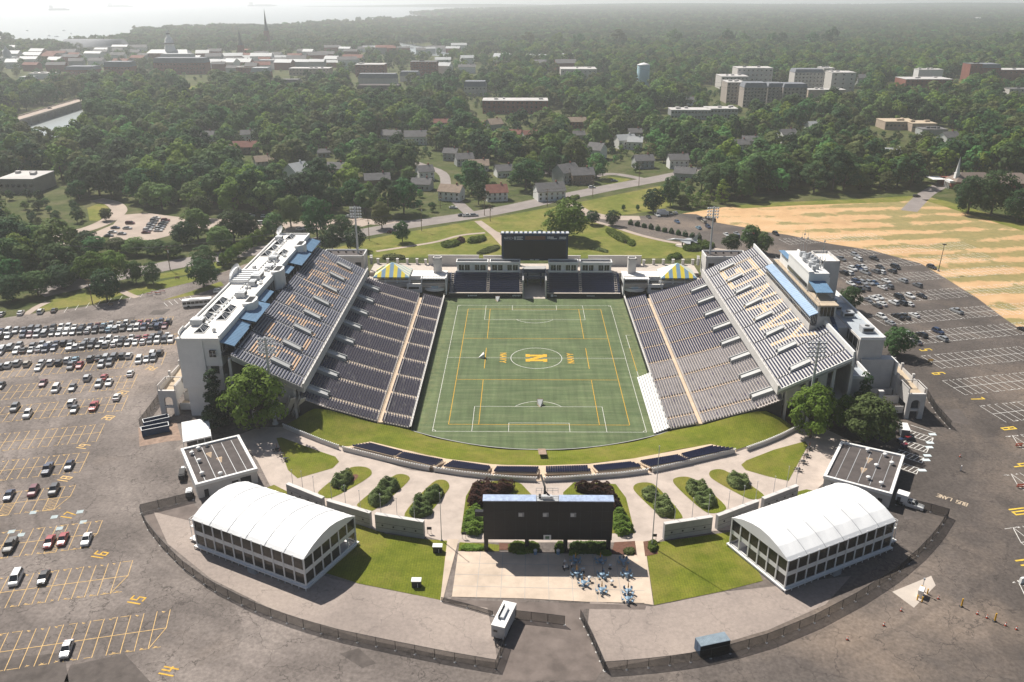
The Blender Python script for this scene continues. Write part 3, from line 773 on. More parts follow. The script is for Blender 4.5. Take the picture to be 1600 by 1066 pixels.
# ================================================================== west press building
wp=empty('press_building','long white press building with skylights above the west grandstand','building',(-98,2,ZG))
ZR=29.3
mb=MB();mb.b3(-104.6,-97.2,-54.0,58,13.5,ZR);mb.b3(-97.2,-92.4,-53.4,58,20.5,ZR)
mb.b3(-104.0,-98.0,-53,58,ZG,13.5)
mb.build('wall',M['white'],wp)
mb=MB();mb.b3(-104.3,-92.7,-53.7,57.7,ZR,ZR+.12);mb.build('roof',M['roof_white'],wp)
mb=MB()
for x0,x1,y0,y1 in ((-104.8,-104.4,-47,58.2),(-92.7,-92.2,-53.4,58.2),(-104.8,-92.2,57.9,58.2)):mb.b3(x0,x1,y0,y1,ZR-.5,ZR+.75)
mb.b3(-104.8,-92.2,-54.2,-53.9,ZR-.5,ZR+.18)
for k in range(70):mb.b3(-104.95,-104.8,-46+k*1.48,-45.7+k*1.48,ZR-.6,ZR+.75)
mb.build('parapet',M['white'],wp)
mb=MB()                                # curved corner screen and the half-round gable on the outer side
mb.wall([(-104.9+1.6*(1-cos(t)),-47-6.8*sin(t)) for t in [k*pi/2/8 for k in range(9)]],.2,ZR-.4,ZR+1.3)
mb.build('corner_screen',M['white'],wp)
mb=MB()
for y0 in (-5.5,):
    pts=[(-104.9,y0+6.5-6.5*cos(pi*k/14),ZR+.5+3.2*sin(pi*k/14)) for k in range(15)]
    vs=pts+[(-104.3,p[1],p[2]) for p in pts];n_=15
    mb.add(vs,[tuple(range(n_)),tuple(range(2*n_-1,n_-1,-1))]+[(i,i+1,n_+i+1,n_+i) for i in range(n_-1)])
mb.b3(-104.3,-98.5,-5.5,-5.1,ZR,ZR+1.2);mb.b3(-104.3,-98.5,7.1,7.5,ZR,ZR+1.2);mb.b3(-104.3,-98.5,-5.1,7.1,ZR+1.0,ZR+1.5)
for k in range(5):mb.b3(-104.1,-98.6,-4+k*2.3,-3.4+k*2.3,ZR+1.5,ZR+1.8)
mb.build('gable_screen',M['white'],wp)
for yc in (-25.0,7.5,40.0): # stair bays that stick out towards the seats
    mb=MB();pts=[(-93.0,yc-4.2),(-91.6,yc-4.2),(-90.0,yc-2.6),(-89.6,yc),(-90.0,yc+2.6),(-91.6,yc+4.2),(-93.0,yc+4.2)]
    mb.prism(pts,24.0,ZR+1.6);mb.build('stair_bay',M['white'],wp)
    mb=MB()
    for k in range(5):mb.b3(-92.6,-90.6,yc-2.4+k*1.1,yc-1.8+k*1.1,ZR+1.605,ZR+1.75)
    mb.build('louvre',M['dark'],wp)
def awning(y0,y1,xi,zi,xo,zo,ym0=0,ym1=0):
    mb=MB();vs=[(xi,y0+ym0,zi),(xo,y0,zo),(xo,y1,zo),(xi,y1-ym1,zi)]
    mb.add(vs+[(a,b,c_-.25) for a,b,c_ in vs],[(3,2,1,0),(4,5,6,7),(0,1,5,4),(1,2,6,5),(2,3,7,6),(3,0,4,7)])
    n_=int((y1-y0)/.9)
    for k in range(n_+1):
        y=y0+(y1-y0)*k/n_;mb.bar((xi,min(max(y,y0+ym0),y1-ym1),zi+.06),(xo,y,zo+.06),.07,.06)
    return mb.build('awning',M['blue_roof'],wp)
awning(-53.5,-39.2,-92.2,28.2,-88.2,26.9);awning(-36.0,-20.0,-92.2,28.8,-87.0,27.6,0,0)
awning(-39.2,-36.0,-92.2,28.3,-88.6,26.95,0,0)
awning(-17.0,-6.5,-92.2,28.0,-89.6,27.2);awning(2.5 if 0 else 13.0,21.0,-92.2,28.0,-89.6,27.2)
awning(22.5,38.0,-92.2,28.6,-87.2,27.4);awning(38.0,41.5,-92.2,28.3,-88.6,26.95);awning(41.5,57.0,-92.2,28.4,-87.9,27.0)
mb=MB();mb.b3(-92.3,-92.15,-53,57,24.6,27.9)
mb.build('window_band',M['glass_dark'],wp)
mb=MB()
for k in range(38):mb.b3(-92.16,-92.02,-52.6+k*2.95,-52.45+k*2.95,24.6,27.9)
for k in range(28):mb.tube((-88.6,-52+k*4,24.3),(-88.6,-52+k*4,26.9),.07)
mb.build('window_frame',M['steel'],wp)
mb=MB();mb.b3(-92.1,-88.7,-53.4,57,23.6,24.3);mb.build('terrace',M['dark'],wp)
mb=MB();mb.b3(-95.6,-93.6,-54.06,-53.35,23.6,25.6);mb.build('window',M['glass_dark'],wp)
mb=MB()
for xx in (-95.65,-94.63,-93.6):mb.b3(xx-.05,xx+.05,-54.1,-53.3,23.6,25.6)
mb.b3(-95.65,-93.55,-54.1,-53.3,24.55,24.65);mb.build('window_frame',M['white'],wp)
mb=MB()
for (a,b) in ((-97.0,-92.6),):mb.b3(a,a+1.0,-53.3,-52.3,ZG,20.6);mb.b3(b-1,b,-53.3,-52.3,ZG,20.6)
mb.b3(-97.2,-92,-52.0,-51.7,10,14.2);mb.b3(-97.2,-92,-52.0,-51.7,15.4,17.4);mb.b3(-97,-92,-51.5,58,14.2,14.6);mb.b3(-97.4,-96.9,-52,57,ZG,20.5)
mb.build('stair_wall',M['white_conc'],wp)
def skylight(x,y,wx=2.8,wy=5.0):
    mb=MB();z=ZR+.12;h=1.15
    a=[(x-wx/2,y-wy/2,z+.25),(x+wx/2,y-wy/2,z+.25),(x+wx/2,y+wy/2,z+.25),(x-wx/2,y+wy/2,z+.25)];r0=(x,y-wy/2+1.1,z+.25+h);r1=(x,y+wy/2-1.1,z+.25+h)
    mb.add(a+[r0,r1],[(0,1,4),(1,2,5,4),(2,3,5),(3,0,4,5)])
    o=mb.build('skylight',M['glass_dark'],wp)
    mf=MB()
    mf.box((x,y,z+.12),(wx+.3,wy+.3,.25))
    for p,q in ((a[0],r0),(a[1],r0),(a[2],r1),(a[3],r1),(r0,r1)):mf.tube(p,q,.13,4)
    for k in range(1,4):
        t=k/4;yy=r0[1]+(r1[1]-r0[1])*t
        mf.tube((x-wx/2,yy,z+.25),(x,yy,z+.25+h),.07,4);mf.tube((x+wx/2,yy,z+.25),(x,yy,z+.25+h),.07,4)
    mf.build('frame',M['white'],o)
for x,y in ((-101.6,-23.6),(-101.6,-30.6),(-101.5,-37.4),(-96.4,-37.0),(-96.7,-30.6),(-99.3,-47.6),(-102.2,29.6),(-101.8,37.2),(-101.7,45.2),(-96.2,31.0),(-99.0,53.2)):skylight(x,y)
for x,y,sx_,sy_,h in ((-102.0,-43.0,3.6,3.0,1.7),(-96.8,-18,3.0,3.4,1.6),(-97.2,1.5,3.2,5.5,1.4),(-96.4,-6.5,2.0,3.0,1.5),(-102.8,50.5,2.6,3,1.2),(-97.2,22,3,3.2,1.5),(-96.2,12,2.2,3,.9),(-95.2,-49,.8,.8,.9),(-101.5,12,1,1.5,.8)):
    mb=MB();z=ZR+.12;mb.box((x,y,z+.25+h/2),(sx_,sy_,h));mb.box((x,y,z+.12),(sx_*.9,sy_*.9,.24));mb.box((x,y,z+.28+h),(sx_*.55,sy_*.5,.14));mb.box((x+sx_*.5,y,z+.3+h*.45),(.1,sy_*.7,h*.5),0,1)
    mb.build('air_handler',[M['galv'],M['dark']],wp)
mb=MB()
for a,b in (((-99.4,-50),(-99.4,56)),):
    for k in range(40):mb.b3(-99.55,-99.25,-50+k*2.7,-48.2+k*2.7,ZR+.3,ZR+.55)
for k in range(24):
    y=random.uniform(-20,30);x=random.uniform(-98.5,-94);mb.box((x,y,ZR+.45),(random.uniform(.3,1.2),random.uniform(.3,1.6),random.uniform(.4,.9)))
mb.build('roof_pipe',M['steel'],wp)
def dish(x,y,z,label,r=2.2,face=(-.6,-.5,.55)):
    d=empty('satellite_dish',label,'satellite dish',(x,y,z))
    f=Vector(face).normalized();u=f.orthogonal().normalized();v=f.cross(u);c0=Vector((x,y,z+2.6))
    mb=MB();vs=[];R_=6
    for i in range(R_+1):
        for k in range(20):
            rr=r*i/R_;t=2*pi*k/20;vs.append(c0+u*(rr*cos(t))+v*(rr*sin(t))+f*(.28*rr*rr/r))
    mb.add(vs,[(i*20+k,i*20+(k+1) % 20,(i+1)*20+(k+1) % 20,(i+1)*20+k) for i in range(R_) for k in range(20)],0,True)
    mb.build('reflector',M['white'],d)
    mb=MB();mb.tube((x,y,z),c0-f*.3,.22,8);
    for k in range(3):t=2*pi*k/3;mb.tube(c0+u*(r*.8*cos(t))+v*(r*.8*sin(t))+f*.2*r,c0+f*1.5,.05,4)
    mb.box(tuple(c0+f*1.5),(.4,.4,.4));mb.build('mount',M['steel'],d)
dish(-105.6,4.8,ZR-1.4,'big white satellite dish beside the half-round gable of the press building',2.9)
dish(-104.6,59.5,ZR-1.2,'white satellite dish at the far end of the press building roof',2.0)

# ================================================================== east press box
ep=empty('press_box','tiered east press box with a long pale blue roof and a white service tower','building',(88,-5,ZG))
mb=MB();mb.b3(84.35,92.2,-30.9,19.8,22.0,24.9);mb.b3(86.5,92.0,-30.7,19.6,24.9,31.3);mb.b3(84.35,84.7,-30.9,19.8,24.9,25.4);mb.b3(89,97,-30,19,ZG,24);mb.build('wall',M['white_conc'],ep)
mb=MB();mb.b3(84.5,86.5,-30.75,19.65,25.4,28.2);mb.b3(86.42,86.6,-30.2,19.2,29.7,31.2);mb.b3(87.0,91.6,-30.78,-30.6,28.0,31.0)
mb.b3(86.4,86.7,-17,3,33.0,34.2);mb.build('window_band',M['glass_dark'],ep)
mb=MB()
for k in range(34):mb.b3(84.42,84.56,-30.7+k*1.525,-30.6+k*1.525,25.3,28.4)
mb.b3(84.4,84.54,-30.8,19.7,26.8,26.9)
for k in range(34):mb.b3(86.36,86.46,-30.2+k*1.49,-30.08+k*1.49,29.6,31.3)
for k in range(5):mb.b3(84.5+k*.5,84.58+k*.5,-30.85,-30.7,25.3,28.4)
for k in range(5):mb.b3(87+k*1.12,87.1+k*1.12,-30.85,-30.6,27.9,31.1)
mb.build('window_frame',M['galv'],ep)
mb=MB();vs=[(84.0,-31.2,28.3),(86.6,-31.2,29.4),(86.6,20.1,29.4),(84.0,20.1,28.3)]
mb.add(vs+[(a,b,c_-.25) for a,b,c_ in vs],[(0,1,2,3),(7,6,5,4),(0,4,5,1),(1,5,6,2),(2,6,7,3),(3,7,4,0)])
for k in range(36):mb.bar((84.0,-31.1+k*1.46,28.37),(86.55,-31.1+k*1.46,29.46),.08,.06)
mb.build('blue_roof',plain('press_roof_blue',(.30,.41,.56),.5,.1,.5),ep)
mb=MB();mb.b3(86.2,92.6,-31.2,17.5,31.3,31.75);mb.build('terrace',M['beige'],ep)
mb=MB();mb.b3(86.9,93.4,-17.6,4.5,31.75,37.7);mb.b3(86.7,88.4,-17.6,4.5,37.7,38.3,0);mb.b3(93.4,94,-17,16,31.7,36);mb.b3(87.5,93.4,4.5,15.5,31.75,35.6);mb.build('upper_storey',M['white'],ep)
mb=MB();vs=[(87.0,-25.8,34.1),(92.3,-25.8,34.1),(92.3,-17.6,35.2),(87.0,-17.6,35.2)]
mb.add(vs+[(a,b,c_-.2) for a,b,c_ in vs],[(0,1,2,3),(7,6,5,4),(0,4,5,1),(1,5,6,2),(2,6,7,3),(3,7,4,0)])
for k in range(9):mb.bar((87.05+k*.65,-25.8,34.16),(87.05+k*.65,-17.7,35.26),.08,.06)
mb.b3(86.6,88.6,4.6,15,35.7,35.9)
mb.build('canopy',M['blue_roof'],ep)
mb=MB()
for x in (87.3,92.0):mb.tube((x,-25.4,31.7),(x,-25.4,34.0),.12,6)
for k in range(12):
    mb.tube((86.4,-31+k*4,31.7),(86.4,-31+k*4,32.8),.05,4)
mb.tube((86.4,-31,32.8),(86.4,17,32.8),.05,4);mb.tube((86.4,-31,32.8),(92.4,-31,32.8),.05,4)
mb.build('railing',M['steel'],ep)
mb=MB();mb.b3(93.7,99.6,-9.2,3.0,ZG,38.4);
for a in ((93.7,94.0,-9.2,3.0),(99.3,99.6,-9.2,3),(93.7,99.6,-9.2,-8.9),(93.7,99.6,2.7,3.0)):mb.b3(*a,38.4,39.3)
mb.build('service_tower',M['white_conc'],ep)
mb=MB();mb.b3(94.1,99.2,-8.8,2.6,38.4,38.5);mb.build('tower_roof',M['roof_white'],ep)
for k in range(9):mb=MB();mb.box((88.0+random.random()*4.5,-15+k*2.0,38.6),(random.uniform(.8,1.8),random.uniform(.7,1.5),1.8));mb.build('roof_equipment',M['galv'],ep)
for k in range(4):mb=MB();mb.lathe((92.4,-8+k*2.6,37.7),[(.6,0),(.6,1.6),(.45,1.9)],10);mb.build('roof_fan',M['galv'],ep)
for x,y,z,h in ((90.2,-2.5,38,9),(91.0,3.2,37,10),(89.4,1.0,38,8),(95,-8,39,4),(97.5,1.5,39,5),(92.6,-11.5,37.7,8)):
    mb=MB();mb.tube((x,y,z),(x,y,z+h),.09,5,.04);mb.box((x,y,z+h*.8),(.5,.12,.5));mb.build('antenna',M['steel'],ep)
mb=MB()                                 # lattice stair beside the tower
for k in range(6):
    mb.tube((93.2,-12+k*.1,31.7+k*1.2),(93.2,-8,32.9+k*1.2),.1,4);mb.tube((93.2,-12,31.7+k*1.2),(93.2,-8,31.7+k*1.2),.1,4)
for y in (-12,-8):mb.tube((93.2,y,31.7),(93.2,y,40.5),.16,4);mb.tube((92.2,y,31.7),(92.2,y,40.5),.16,4)
mb.build('ladder_frame',M['galv'],ep)
mb=MB();vs=[(90.2,-31.2,28.0),(91.4,-31.2,28.0),(91.4,-37.0,25.4),(90.2,-37.0,25.4)]
mb.add(vs+[(a,b,c_-.3) for a,b,c_ in vs],[(0,1,2,3),(7,6,5,4),(0,4,5,1),(1,5,6,2),(2,6,7,3),(3,7,4,0)])
for k in range(12):t=k/11;mb.b3(90.1,91.5,-31.2-5.8*t-.15,-31.2-5.8*t+.15,28.0-2.6*t-.05,28.0-2.6*t+.08)
mb.build('outside_stair',M['blue_dark'],ep)

# east annex behind the deck
ea=empty('annex','grey flat-roofed annex with air handlers behind the east upper deck','building',(100,-20,ZG))
mb=MB();mb.b3(97.0,104.3,-40,-8,ZG,24.2);mb.b3(96.0,104.3,-8,22,ZG,24.2);mb.b3(98,108.0,-41,-37.5,ZG,17.9);mb.b3(91.5,97,-50,-40.2,ZG,16);mb.b3(104.3,108,-37.5,20,ZG,15.5);mb.build('wall',M['white_conc'],ea)
mb=MB();mb.b3(97.3,104.0,-39.7,-8.2,24.2,24.3);mb.b3(91.7,96.8,-49.8,-40.4,16,16.1);mb.build('roof',plain('annex_roof',(.36,.39,.42),.8,.1,.3),ea)
mb=MB();mb.b3(96.2,104.1,-7.8,22,24.2,24.4)
mb.b3(103.9,104.5,-40.2,22,24.0,25.0);mb.b3(97,104.5,-40.3,-39.9,24.0,24.9);mb.b3(96.8,97.3,-50.1,-40.4,15.6,17.2);mb.b3(91.3,97.3,-50.2,-49.8,15.6,16.6);mb.build('parapet',M['white'],ea)
mb=MB();mb.b3(96.9,97.02,-39.4,-12,20.6,23.6);mb.build('window_band',M['glass_dark'],ea)
mb=MB()
for k in range(8):mb.b3(96.8,97.0,-39.2+k*3.8,-38.9+k*3.8,20.4,23.8)
mb.build('window_frame',M['white_conc'],ea)
for x,y,sx_,sy_,h in ((101,-34,3.6,3.0,1.7),(99.8,-21,3.6,2.6,1.6),(98.8,-14,2.0,3.8,1.4),(99.0,-9,2.4,2,1.6),(102.3,-33,1.6,1.4,1.0)):
    mb=MB();mb.box((x,y,24.5+h/2),(sx_,sy_,h));mb.box((x,y,24.4),(sx_*.8,sy_*.8,.3));mb.box((x,y-sy_/2-.03,24.6+h*.4),(sx_*.8,.06,h*.55),0,1);mb.lathe((x,y,24.5+h),[(sx_*.2,0),(sx_*.2,.15)],10,1)
    mb.build('air_handler',[M['galv'],M['dark']],ea)
mb=MB()
for s_ in (1,-1):
    pass
vs=[(104.5,-38.2,12.8),(108.0,-38.2,15.0),(108.0,-37.6,15.0),(104.5,-37.6,12.8)]
mb.b3(107.2,108.6,-39.8,-38.0,4,17.0);mb.b3(108.4,108.9,-42,-37,13,17.4);mb.build('stair_tower',M['white'],ea)

# ================================================================== far end: seats, suites, deck, scoreboard
M['end_blue']=plain('end_blue',(.045,.060,.12),.6,.2,.8);M['navy_end']=plain('navy_end',(.018,.027,.085),.5,.2,.8)
fe=empty('end_zone_stand','low navy end stand with four seat blocks under the scoreboard','grandstand',(0,64,0))
YE=64.2
mb=MB();mb.b3(-36.5,-5.0,YE,YE+.5,0,2.0);mb.b3(5.2,37.0,YE,YE+.5,0,2.0);mb.build('field_wall',M['black'],fe)
mb=MB();mb.b3(-36.5,-5.0,YE-.1,YE+.9,2.0,2.15);mb.b3(5.2,37.0,YE-.1,YE+.9,2.0,2.15);mb.build('wall_coping',M['concrete'],fe)
rows=[(YE+.9+k*.85,2.1+k*.58) for k in range(11)]
mb=MB()
for y,z in rows:mb.b3(-36.5,-4.6,y,y+.85,z-1.2,z);mb.b3(4.8,37.0,y,y+.85,z-1.2,z)
mb.build('lower_deck',M['end_blue'],fe)
for x0,x1 in ((-34.2,-20.4),(-19.2,-6.4),(6.8,19.4),(20.6,34.0)):
    mb=MB()
    for y,z in rows:mb.b3(x0,x1,y+.25,y+.65,z+.3,z+.42);mb.b3(x0,x1,y+.63,y+.70,z+.35,z+.85)
    mb.build('seat_block',M['navy_end'],fe)
for xc in (-19.8,20.0,-5.6,5.9,-35.3,35.3):
    mb=MB()
    for y,z in rows:mb.b3(xc-.5,xc+.5,y,y+.42,z,z+.25)
    for dx in (-.55,.55):mb.bar((xc+dx,YE+.9,3.0),(xc+dx,YE+10,9.0),.08,.1)
    mb.build('aisle_steps',M['concrete'],fe)
mb=MB();mb.b3(-5.0,-4.4,YE-.8,YE+20,0,8.2);mb.b3(4.8,5.4,YE-.8,YE+20,0,8.2);mb.b3(-4.4,4.8,YE+13.5,YE+20,3.4,8.0);mb.build('tunnel_wall',M['grey_conc'],fe)
mb=MB();vs=[(-4.4,YE-1,.05),(4.8,YE-1,.05),(4.8,YE+22,4.0),(-4.4,YE+22,4.0)];mb.add(vs,[(0,1,2,3)]);mb.build('tunnel_ramp',M['concrete'],fe)
mb=MB();mb.b3(-4.4,4.8,YE+7.4,YE+8.2,6.4,7.3);mb.b3(-4.6,5.0,YE+9.2,YE+9.8,8.3,9.8);mb.b3(-3.0,-2.4,YE+8,YE+9,2.5,8.5);mb.b3(2.8,3.4,YE+8,YE+9,2.5,8.5);mb.build('tunnel_gate',M['blue_dark'],fe)
for x0,x1 in ((-33.6,-20.2),(-19.0,-6.2),(6.6,19.2),(20.4,33.8)): # suites
    mb=MB();mb.b3(x0,x1,YE+10.9,YE+14.8,8.1,12.2);mb.b3(x0-.3,x1+.3,YE+9.9,YE+10.2,8.2,9.1,0);mb.b3(x0-.3,x1+.3,YE+10.3,YE+10.9,11.6,12.85)
    for a in ((x0-.3,x0+.1,YE+10.9,YE+15),(x1-.1,x1+.3,YE+10.9,YE+15),(x0,x1,YE+14.7,YE+15.05)):mb.b3(*a,12.2,12.85)
    o=mb.build('suite',M['white'],fe)
    mb=MB();w2=(x1-x0)
    mb.b3(x0+.1,x1-.1,YE+11.0,YE+14.7,12.205,12.27,1)
    for a,b in ((.06,.42),(.58,.94)):mb.b3(x0+w2*a,x0+w2*b,YE+10.84,YE+10.95,8.9,11.3)
    mb.build('window',[M['glass_dark'],M['dark']],o)
    mb=MB()
    for t in (.06,.15,.24,.33,.42,.58,.67,.76,.85,.94):mb.b3(x0+w2*t-.05,x0+w2*t+.05,YE+10.75,YE+10.88,8.9,11.4)
    for t in (.25,.75):mb.b3(x0+w2*t-.2,x0+w2*t+.2,YE+9.7,YE+10.1,8.2,12.0)
    mb.build('window_frame',M['white'],o)
dk=struct('deck_paving',(lambda q:(q.b3(-72,-4.9,YE+10.3,88,4,8.0),q.b3(5.3,72,YE+10.3,88,4,8.0),q.b3(-72,-37.5,YE+.6,YE+10.3,4.5,6.3),q.b3(38,72,YE+.6,YE+10.3,4.5,6.3),q.b3(-4.9,5.3,YE+16,88,6,7.98),q)[-1])(MB()),M['concrete'])
for s_,lab in ((-1,'western'),(1,'eastern')):
    x=lambda v:s_*v+(0.6 if s_>0 else 0)
    cb=empty('corner_pavilion',f'white {lab} corner pavilion with glass front and boat-shaped balcony above the seats','pavilion',(x(46),70,0))
    mb=MB();mb.b3(x(54.4),x(37.6),YE+4.5,YE+10.3,2,8.2);mb.b3(x(54.4),x(48.4),YE-.4,YE+4.5,2.3,6.2);mb.b3(x(48.4),x(48.0),YE-.2,YE+5,2.2,8.6);mb.b3(x(48),x(37.6),YE+1.4,YE+4.5,7.7,8.2);mb.b3(x(37.9),x(37.4),YE-.2,YE+8,1.5,9.0);mb.build('wall',M['white'],cb)
    mb=MB();mb.b3(x(54.3),x(37.7),YE+4.3,YE+12,8.2,8.32);mb.b3(x(54.2),x(48.5),YE-.3,YE+4.4,6.2,6.3);mb.build('roof',M['roof_white'],cb)
    mb=MB();mb.b3(x(47.9),x(38.0),YE+4.35,YE+4.48,4.2,7.2);mb.b3(x(53.6),x(49.2),YE-.46,YE-.38,4.0,4.9);mb.build('window_band',M['glass_dark'],cb)
    mb=MB()
    for k in range(9):mb.b3(x(47.6-k*1.18),x(47.5-k*1.18),YE+4.25,YE+4.4,4.1,7.3)
    for k in range(9):mb.tube((x(47.8-k*1.22),YE+1.5,8.2),(x(47.8-k*1.22),YE+1.5,9.3),.05,4)
    mb.tube((x(47.8),YE+1.5,9.3),(x(38),YE+1.5,9.3),.06,4);mb.tube((x(54.2),YE-.2,7.3),(x(48.6),YE-.2,7.3),.06,4)
    for k in range(6):mb.tube((x(54.2-k*1.1),YE-.2,6.2),(x(54.2-k*1.1),YE-.2,7.3),.05,4)
    mb.build('railing',M['galv'],cb)
    mb=MB();mb.b3(x(43.6),x(40.2),72.5,75.8,8,14.6)
    for a in ((43.7,43.3,72.4,75.9),(40.5,40.1,72.4,75.9),(43.7,40.1,72.4,72.8),(43.7,40.1,75.5,75.9)):mb.b3(x(a[0]),x(a[1]),a[2],a[3],14.6,15.2)
    mb.build('lift_tower',M['white_conc'],cb)
    mb=MB();pts=[(x(42.6+4.6*cos(t)),YE+3.2-4.2*max(0,sin(t))**.8) for t in [pi*k/12 for k in range(13)]]
    mb.prism(pts,3.1,4.2);mb.build('balcony',M['white'],cb)
    mb=MB();
    for i in range(12):mb.tube((*pts[i],5.1),(*pts[i+1],5.1),.07,4)
    for q in pts:mb.tube((*q,4.2),(*q,5.1),.05,4)
    mb.prism([(x(44),YE+.2),(x(41),YE+.2),(x(41.2),YE+2),(x(43.8),YE+2)],4.3,5.0,1)
    mb.build('balcony_rail',[M['galv'],plain('boat_blue',(.20,.34,.42),.4,.2,1)],cb)
    # striped tent on the deck
    tn=empty('striped_tent',f'yellow and blue striped square tent on the {"left" if s_ < 0 else "right"} corner deck','tent',(x(61),69,6.3))
    ms,nn_,ll,pp=newmat('tent_stripes');pp.inputs['Roughness'].default_value=.7
    x0,x1,y0,y1,ze,za=68.6,53.4,YE+.2,YE+12.5,9.1,13.9
    cs=[(x(x0),y0,ze),(x(x1),y0,ze),(x(x1),y1,ze+.0),(x(x0),y1,ze+.0)];ap=(x(61),(y0+y1)/2,za)
    mb=MB();NS=9
    for i in range(4):
        a,b=Vector(cs[i]),Vector(cs[(i+1) % 4]);A_=Vector(ap)
        for k in range(NS):
            p_,q_=a.lerp(b,k/NS),a.lerp(b,(k+1)/NS)
            # stripes run straight up the slope: trim each at the hip line
            def hip(t):return 1-abs(2*t-1)
            tp,tq=hip(k/NS),hip((k+1)/NS);up_=A_-(a+b)/2
            P1,Q1=p_+up_*tp,q_+up_*tq
            vs=[p_,q_,Q1,P1]
            if k==NS//2:vs=[p_,q_,Q1,A_,P1]
            mb.add(vs,[tuple(range(len(vs)))],k % 2)
            mb.add([p_,q_,q_-Vector((0,0,.6)),p_-Vector((0,0,.6))],[(0,1,2,3)],k % 2)
    mb.build('canopy',[plain('tent_blue',(.22,.37,.50),.7,.05),plain('tent_yellow',(.85,.68,.06),.7,.05)],tn)
    mbw=[m_ for m_ in mb.m]
    o=tn.children[0];o.data.materials.append(plain('tent_cream',(.78,.74,.58),.7,.05));o.data.materials.append(plain('tent_pale',(.45,.56,.52),.7,.05))
    for i,pg in enumerate(o.data.polygons):
        side=i//(2*NS)
        if (s_<0 and side in (1,2)) or (s_>0 and side in (3,2)) or (s_>0 and side==1):pg.material_index=3 if (i//2) % NS % 2==0 else 2
    mb=MB()
    for k in range(4):
        xx=x0+(x1-x0)*k/3
        for yy in (y0,y1):mb.tube((x(xx),yy,6.3),(x(xx),yy,8.9),.13,6);mb.lathe((x(xx),yy,6.3),[(.3,0),(.3,1.1),(.1,1.3)],8)
    mb.b3(x(x0+.6),x(x1-.6),y0+1.5,y0+1.8,6.3,7.4)
    mb.build('pole',M['white'],tn)
    mb=MB();mb.b3(x(70.2),x(54.4),YE-.6,YE-.2,5.2,6.6);mb.build('deck_edge',M['grey_conc'],cb)
    # flat service building at the corner
    sb_=empty('service_building',f'low {"left" if s_ < 0 else "right"} service building with dark flat roof behind the striped tent','building',(x(83),84,ZG))
    mb=MB();mb.b3(x(93.5),x(75.2),79.5,89.5,ZG,13.3);mb.build('wall',M['white_conc'],sb_)
    mb=MB()
    for a in ((93.6,93.2,79.4,89.6),(75.5,75.1,79.4,89.6),(93.6,75.1,79.4,79.8),(93.6,75.1,89.2,89.6)):mb.b3(x(a[0]),x(a[1]),a[2],a[3],13.25,14.1)
    mb.build('parapet',M['white'],sb_)
    mb=MB();mb.b3(x(93.1),x(75.6),79.9,89.1,13.3,13.38)
    for k in range(5):mb.lathe((x(91-k*3.4),86.5,13.35),[(.35,0),(.35,.5),(.5,.55),(.3,.9)],8)
    mb.build('roof',M['tar_roof'],sb_)
    mb=MB()
    for k in range(4):mb.b3(x(91.5-k*4.2),x(89.0-k*4.2),79.42,79.48,6.0,11.0)
    mb.build('opening',M['dark'],sb_)
# rear walls and brick-and-post fence behind the deck
for x0,x1,z1,lab in ((-47.2,-24.5,12.3,'pale rear wall left of the scoreboard, behind the lift tower'),(-22.5,-6,12.2,'pale rear wall just left of the scoreboard legs'),(9,21,12.2,'pale rear wall just right of the scoreboard legs'),(24.5,48.2,12.3,'pale rear wall at the right behind the lift tower')):
    mb=MB();mb.b3(x0,x1,85.6,86.1,8,z1);mb.b3(x0-.1,x1+.1,85.5,86.2,z1,z1+.25);tag(mb.build('rear_wall',M['white_conc']),lab,'wall')
def pier_fence(pts,label):
    f=empty('pier_fence',label,'fence',(pts[0][0],pts[0][1],8))
    for q in pts:
        mb=MB();mb.b3(q[0]-.5,q[0]+.5,q[1]-.5,q[1]+.5,7.2,10.2);mb.b3(q[0]-.62,q[0]+.62,q[1]-.62,q[1]+.62,10.2,10.5);mb.build('pier',M['white_conc'],f)
    mb=MB()
    for a,b in zip(pts,pts[1:]):
        mb.tube((*a,9.8),(*b,9.8),.05,4);mb.tube((*a,8.4),(*b,8.4),.05,4);n_=12
        for k in range(1,n_):mb.tube((a[0]+(b[0]-a[0])*k/n_,a[1]+(b[1]-a[1])*k/n_,8.1),(a[0]+(b[0]-a[0])*k/n_,a[1]+(b[1]-a[1])*k/n_,9.9),.035,4)
    mb.build('railing',M['dark'],f)
pier_fence([(-48.5,86)]+[(-52.5-k*4.4,87) for k in range(5)]+[(-73.5,89),(-74,92)],'fence of pale piers and dark rails behind the left striped tent')
pier_fence([(49.5,86)]+[(54.0+k*4.4,87) for k in range(5)]+[(74.5,89),(75,92)],'fence of pale piers and dark rails behind the right striped tent')
# scoreboard
sb=empty('scoreboard','big navy scoreboard with a dark video screen over the far end stand','scoreboard',(.5,80,8))
mb=MB();mb.b3(-14.2,15.0,79.6,82.4,12.0,23.7);mb.b3(-14.6,15.4,79.4,82.6,23.7,24.2);mb.build('cabinet',M['blue_dark'],sb)
mb=MB();mb.b3(-13.2,14.0,79.45,79.62,12.9,21.0);mb.build('screen',M['black'],sb)
mb=MB()
for x in (-13.7,14.4):mb.b3(x-.55,x+.55,80.3,81.9,7.9,12.0)
mb.build('leg',M['blue_dark'],sb)
mb=MB();mb.b3(-3.9,5.0,79.42,79.6,21.5,23.1);mb.build('wooden_sign_panel',plain('sign_brown',(.17,.085,.05),.7,.3,2),sb)
mb=MB()
for k in range(15):mb.b3(-14.3+k*2.02,-13.1+k*2.02,79.3,82.5,24.2,24.5)
mb.build('top_light',M['galv'],sb)
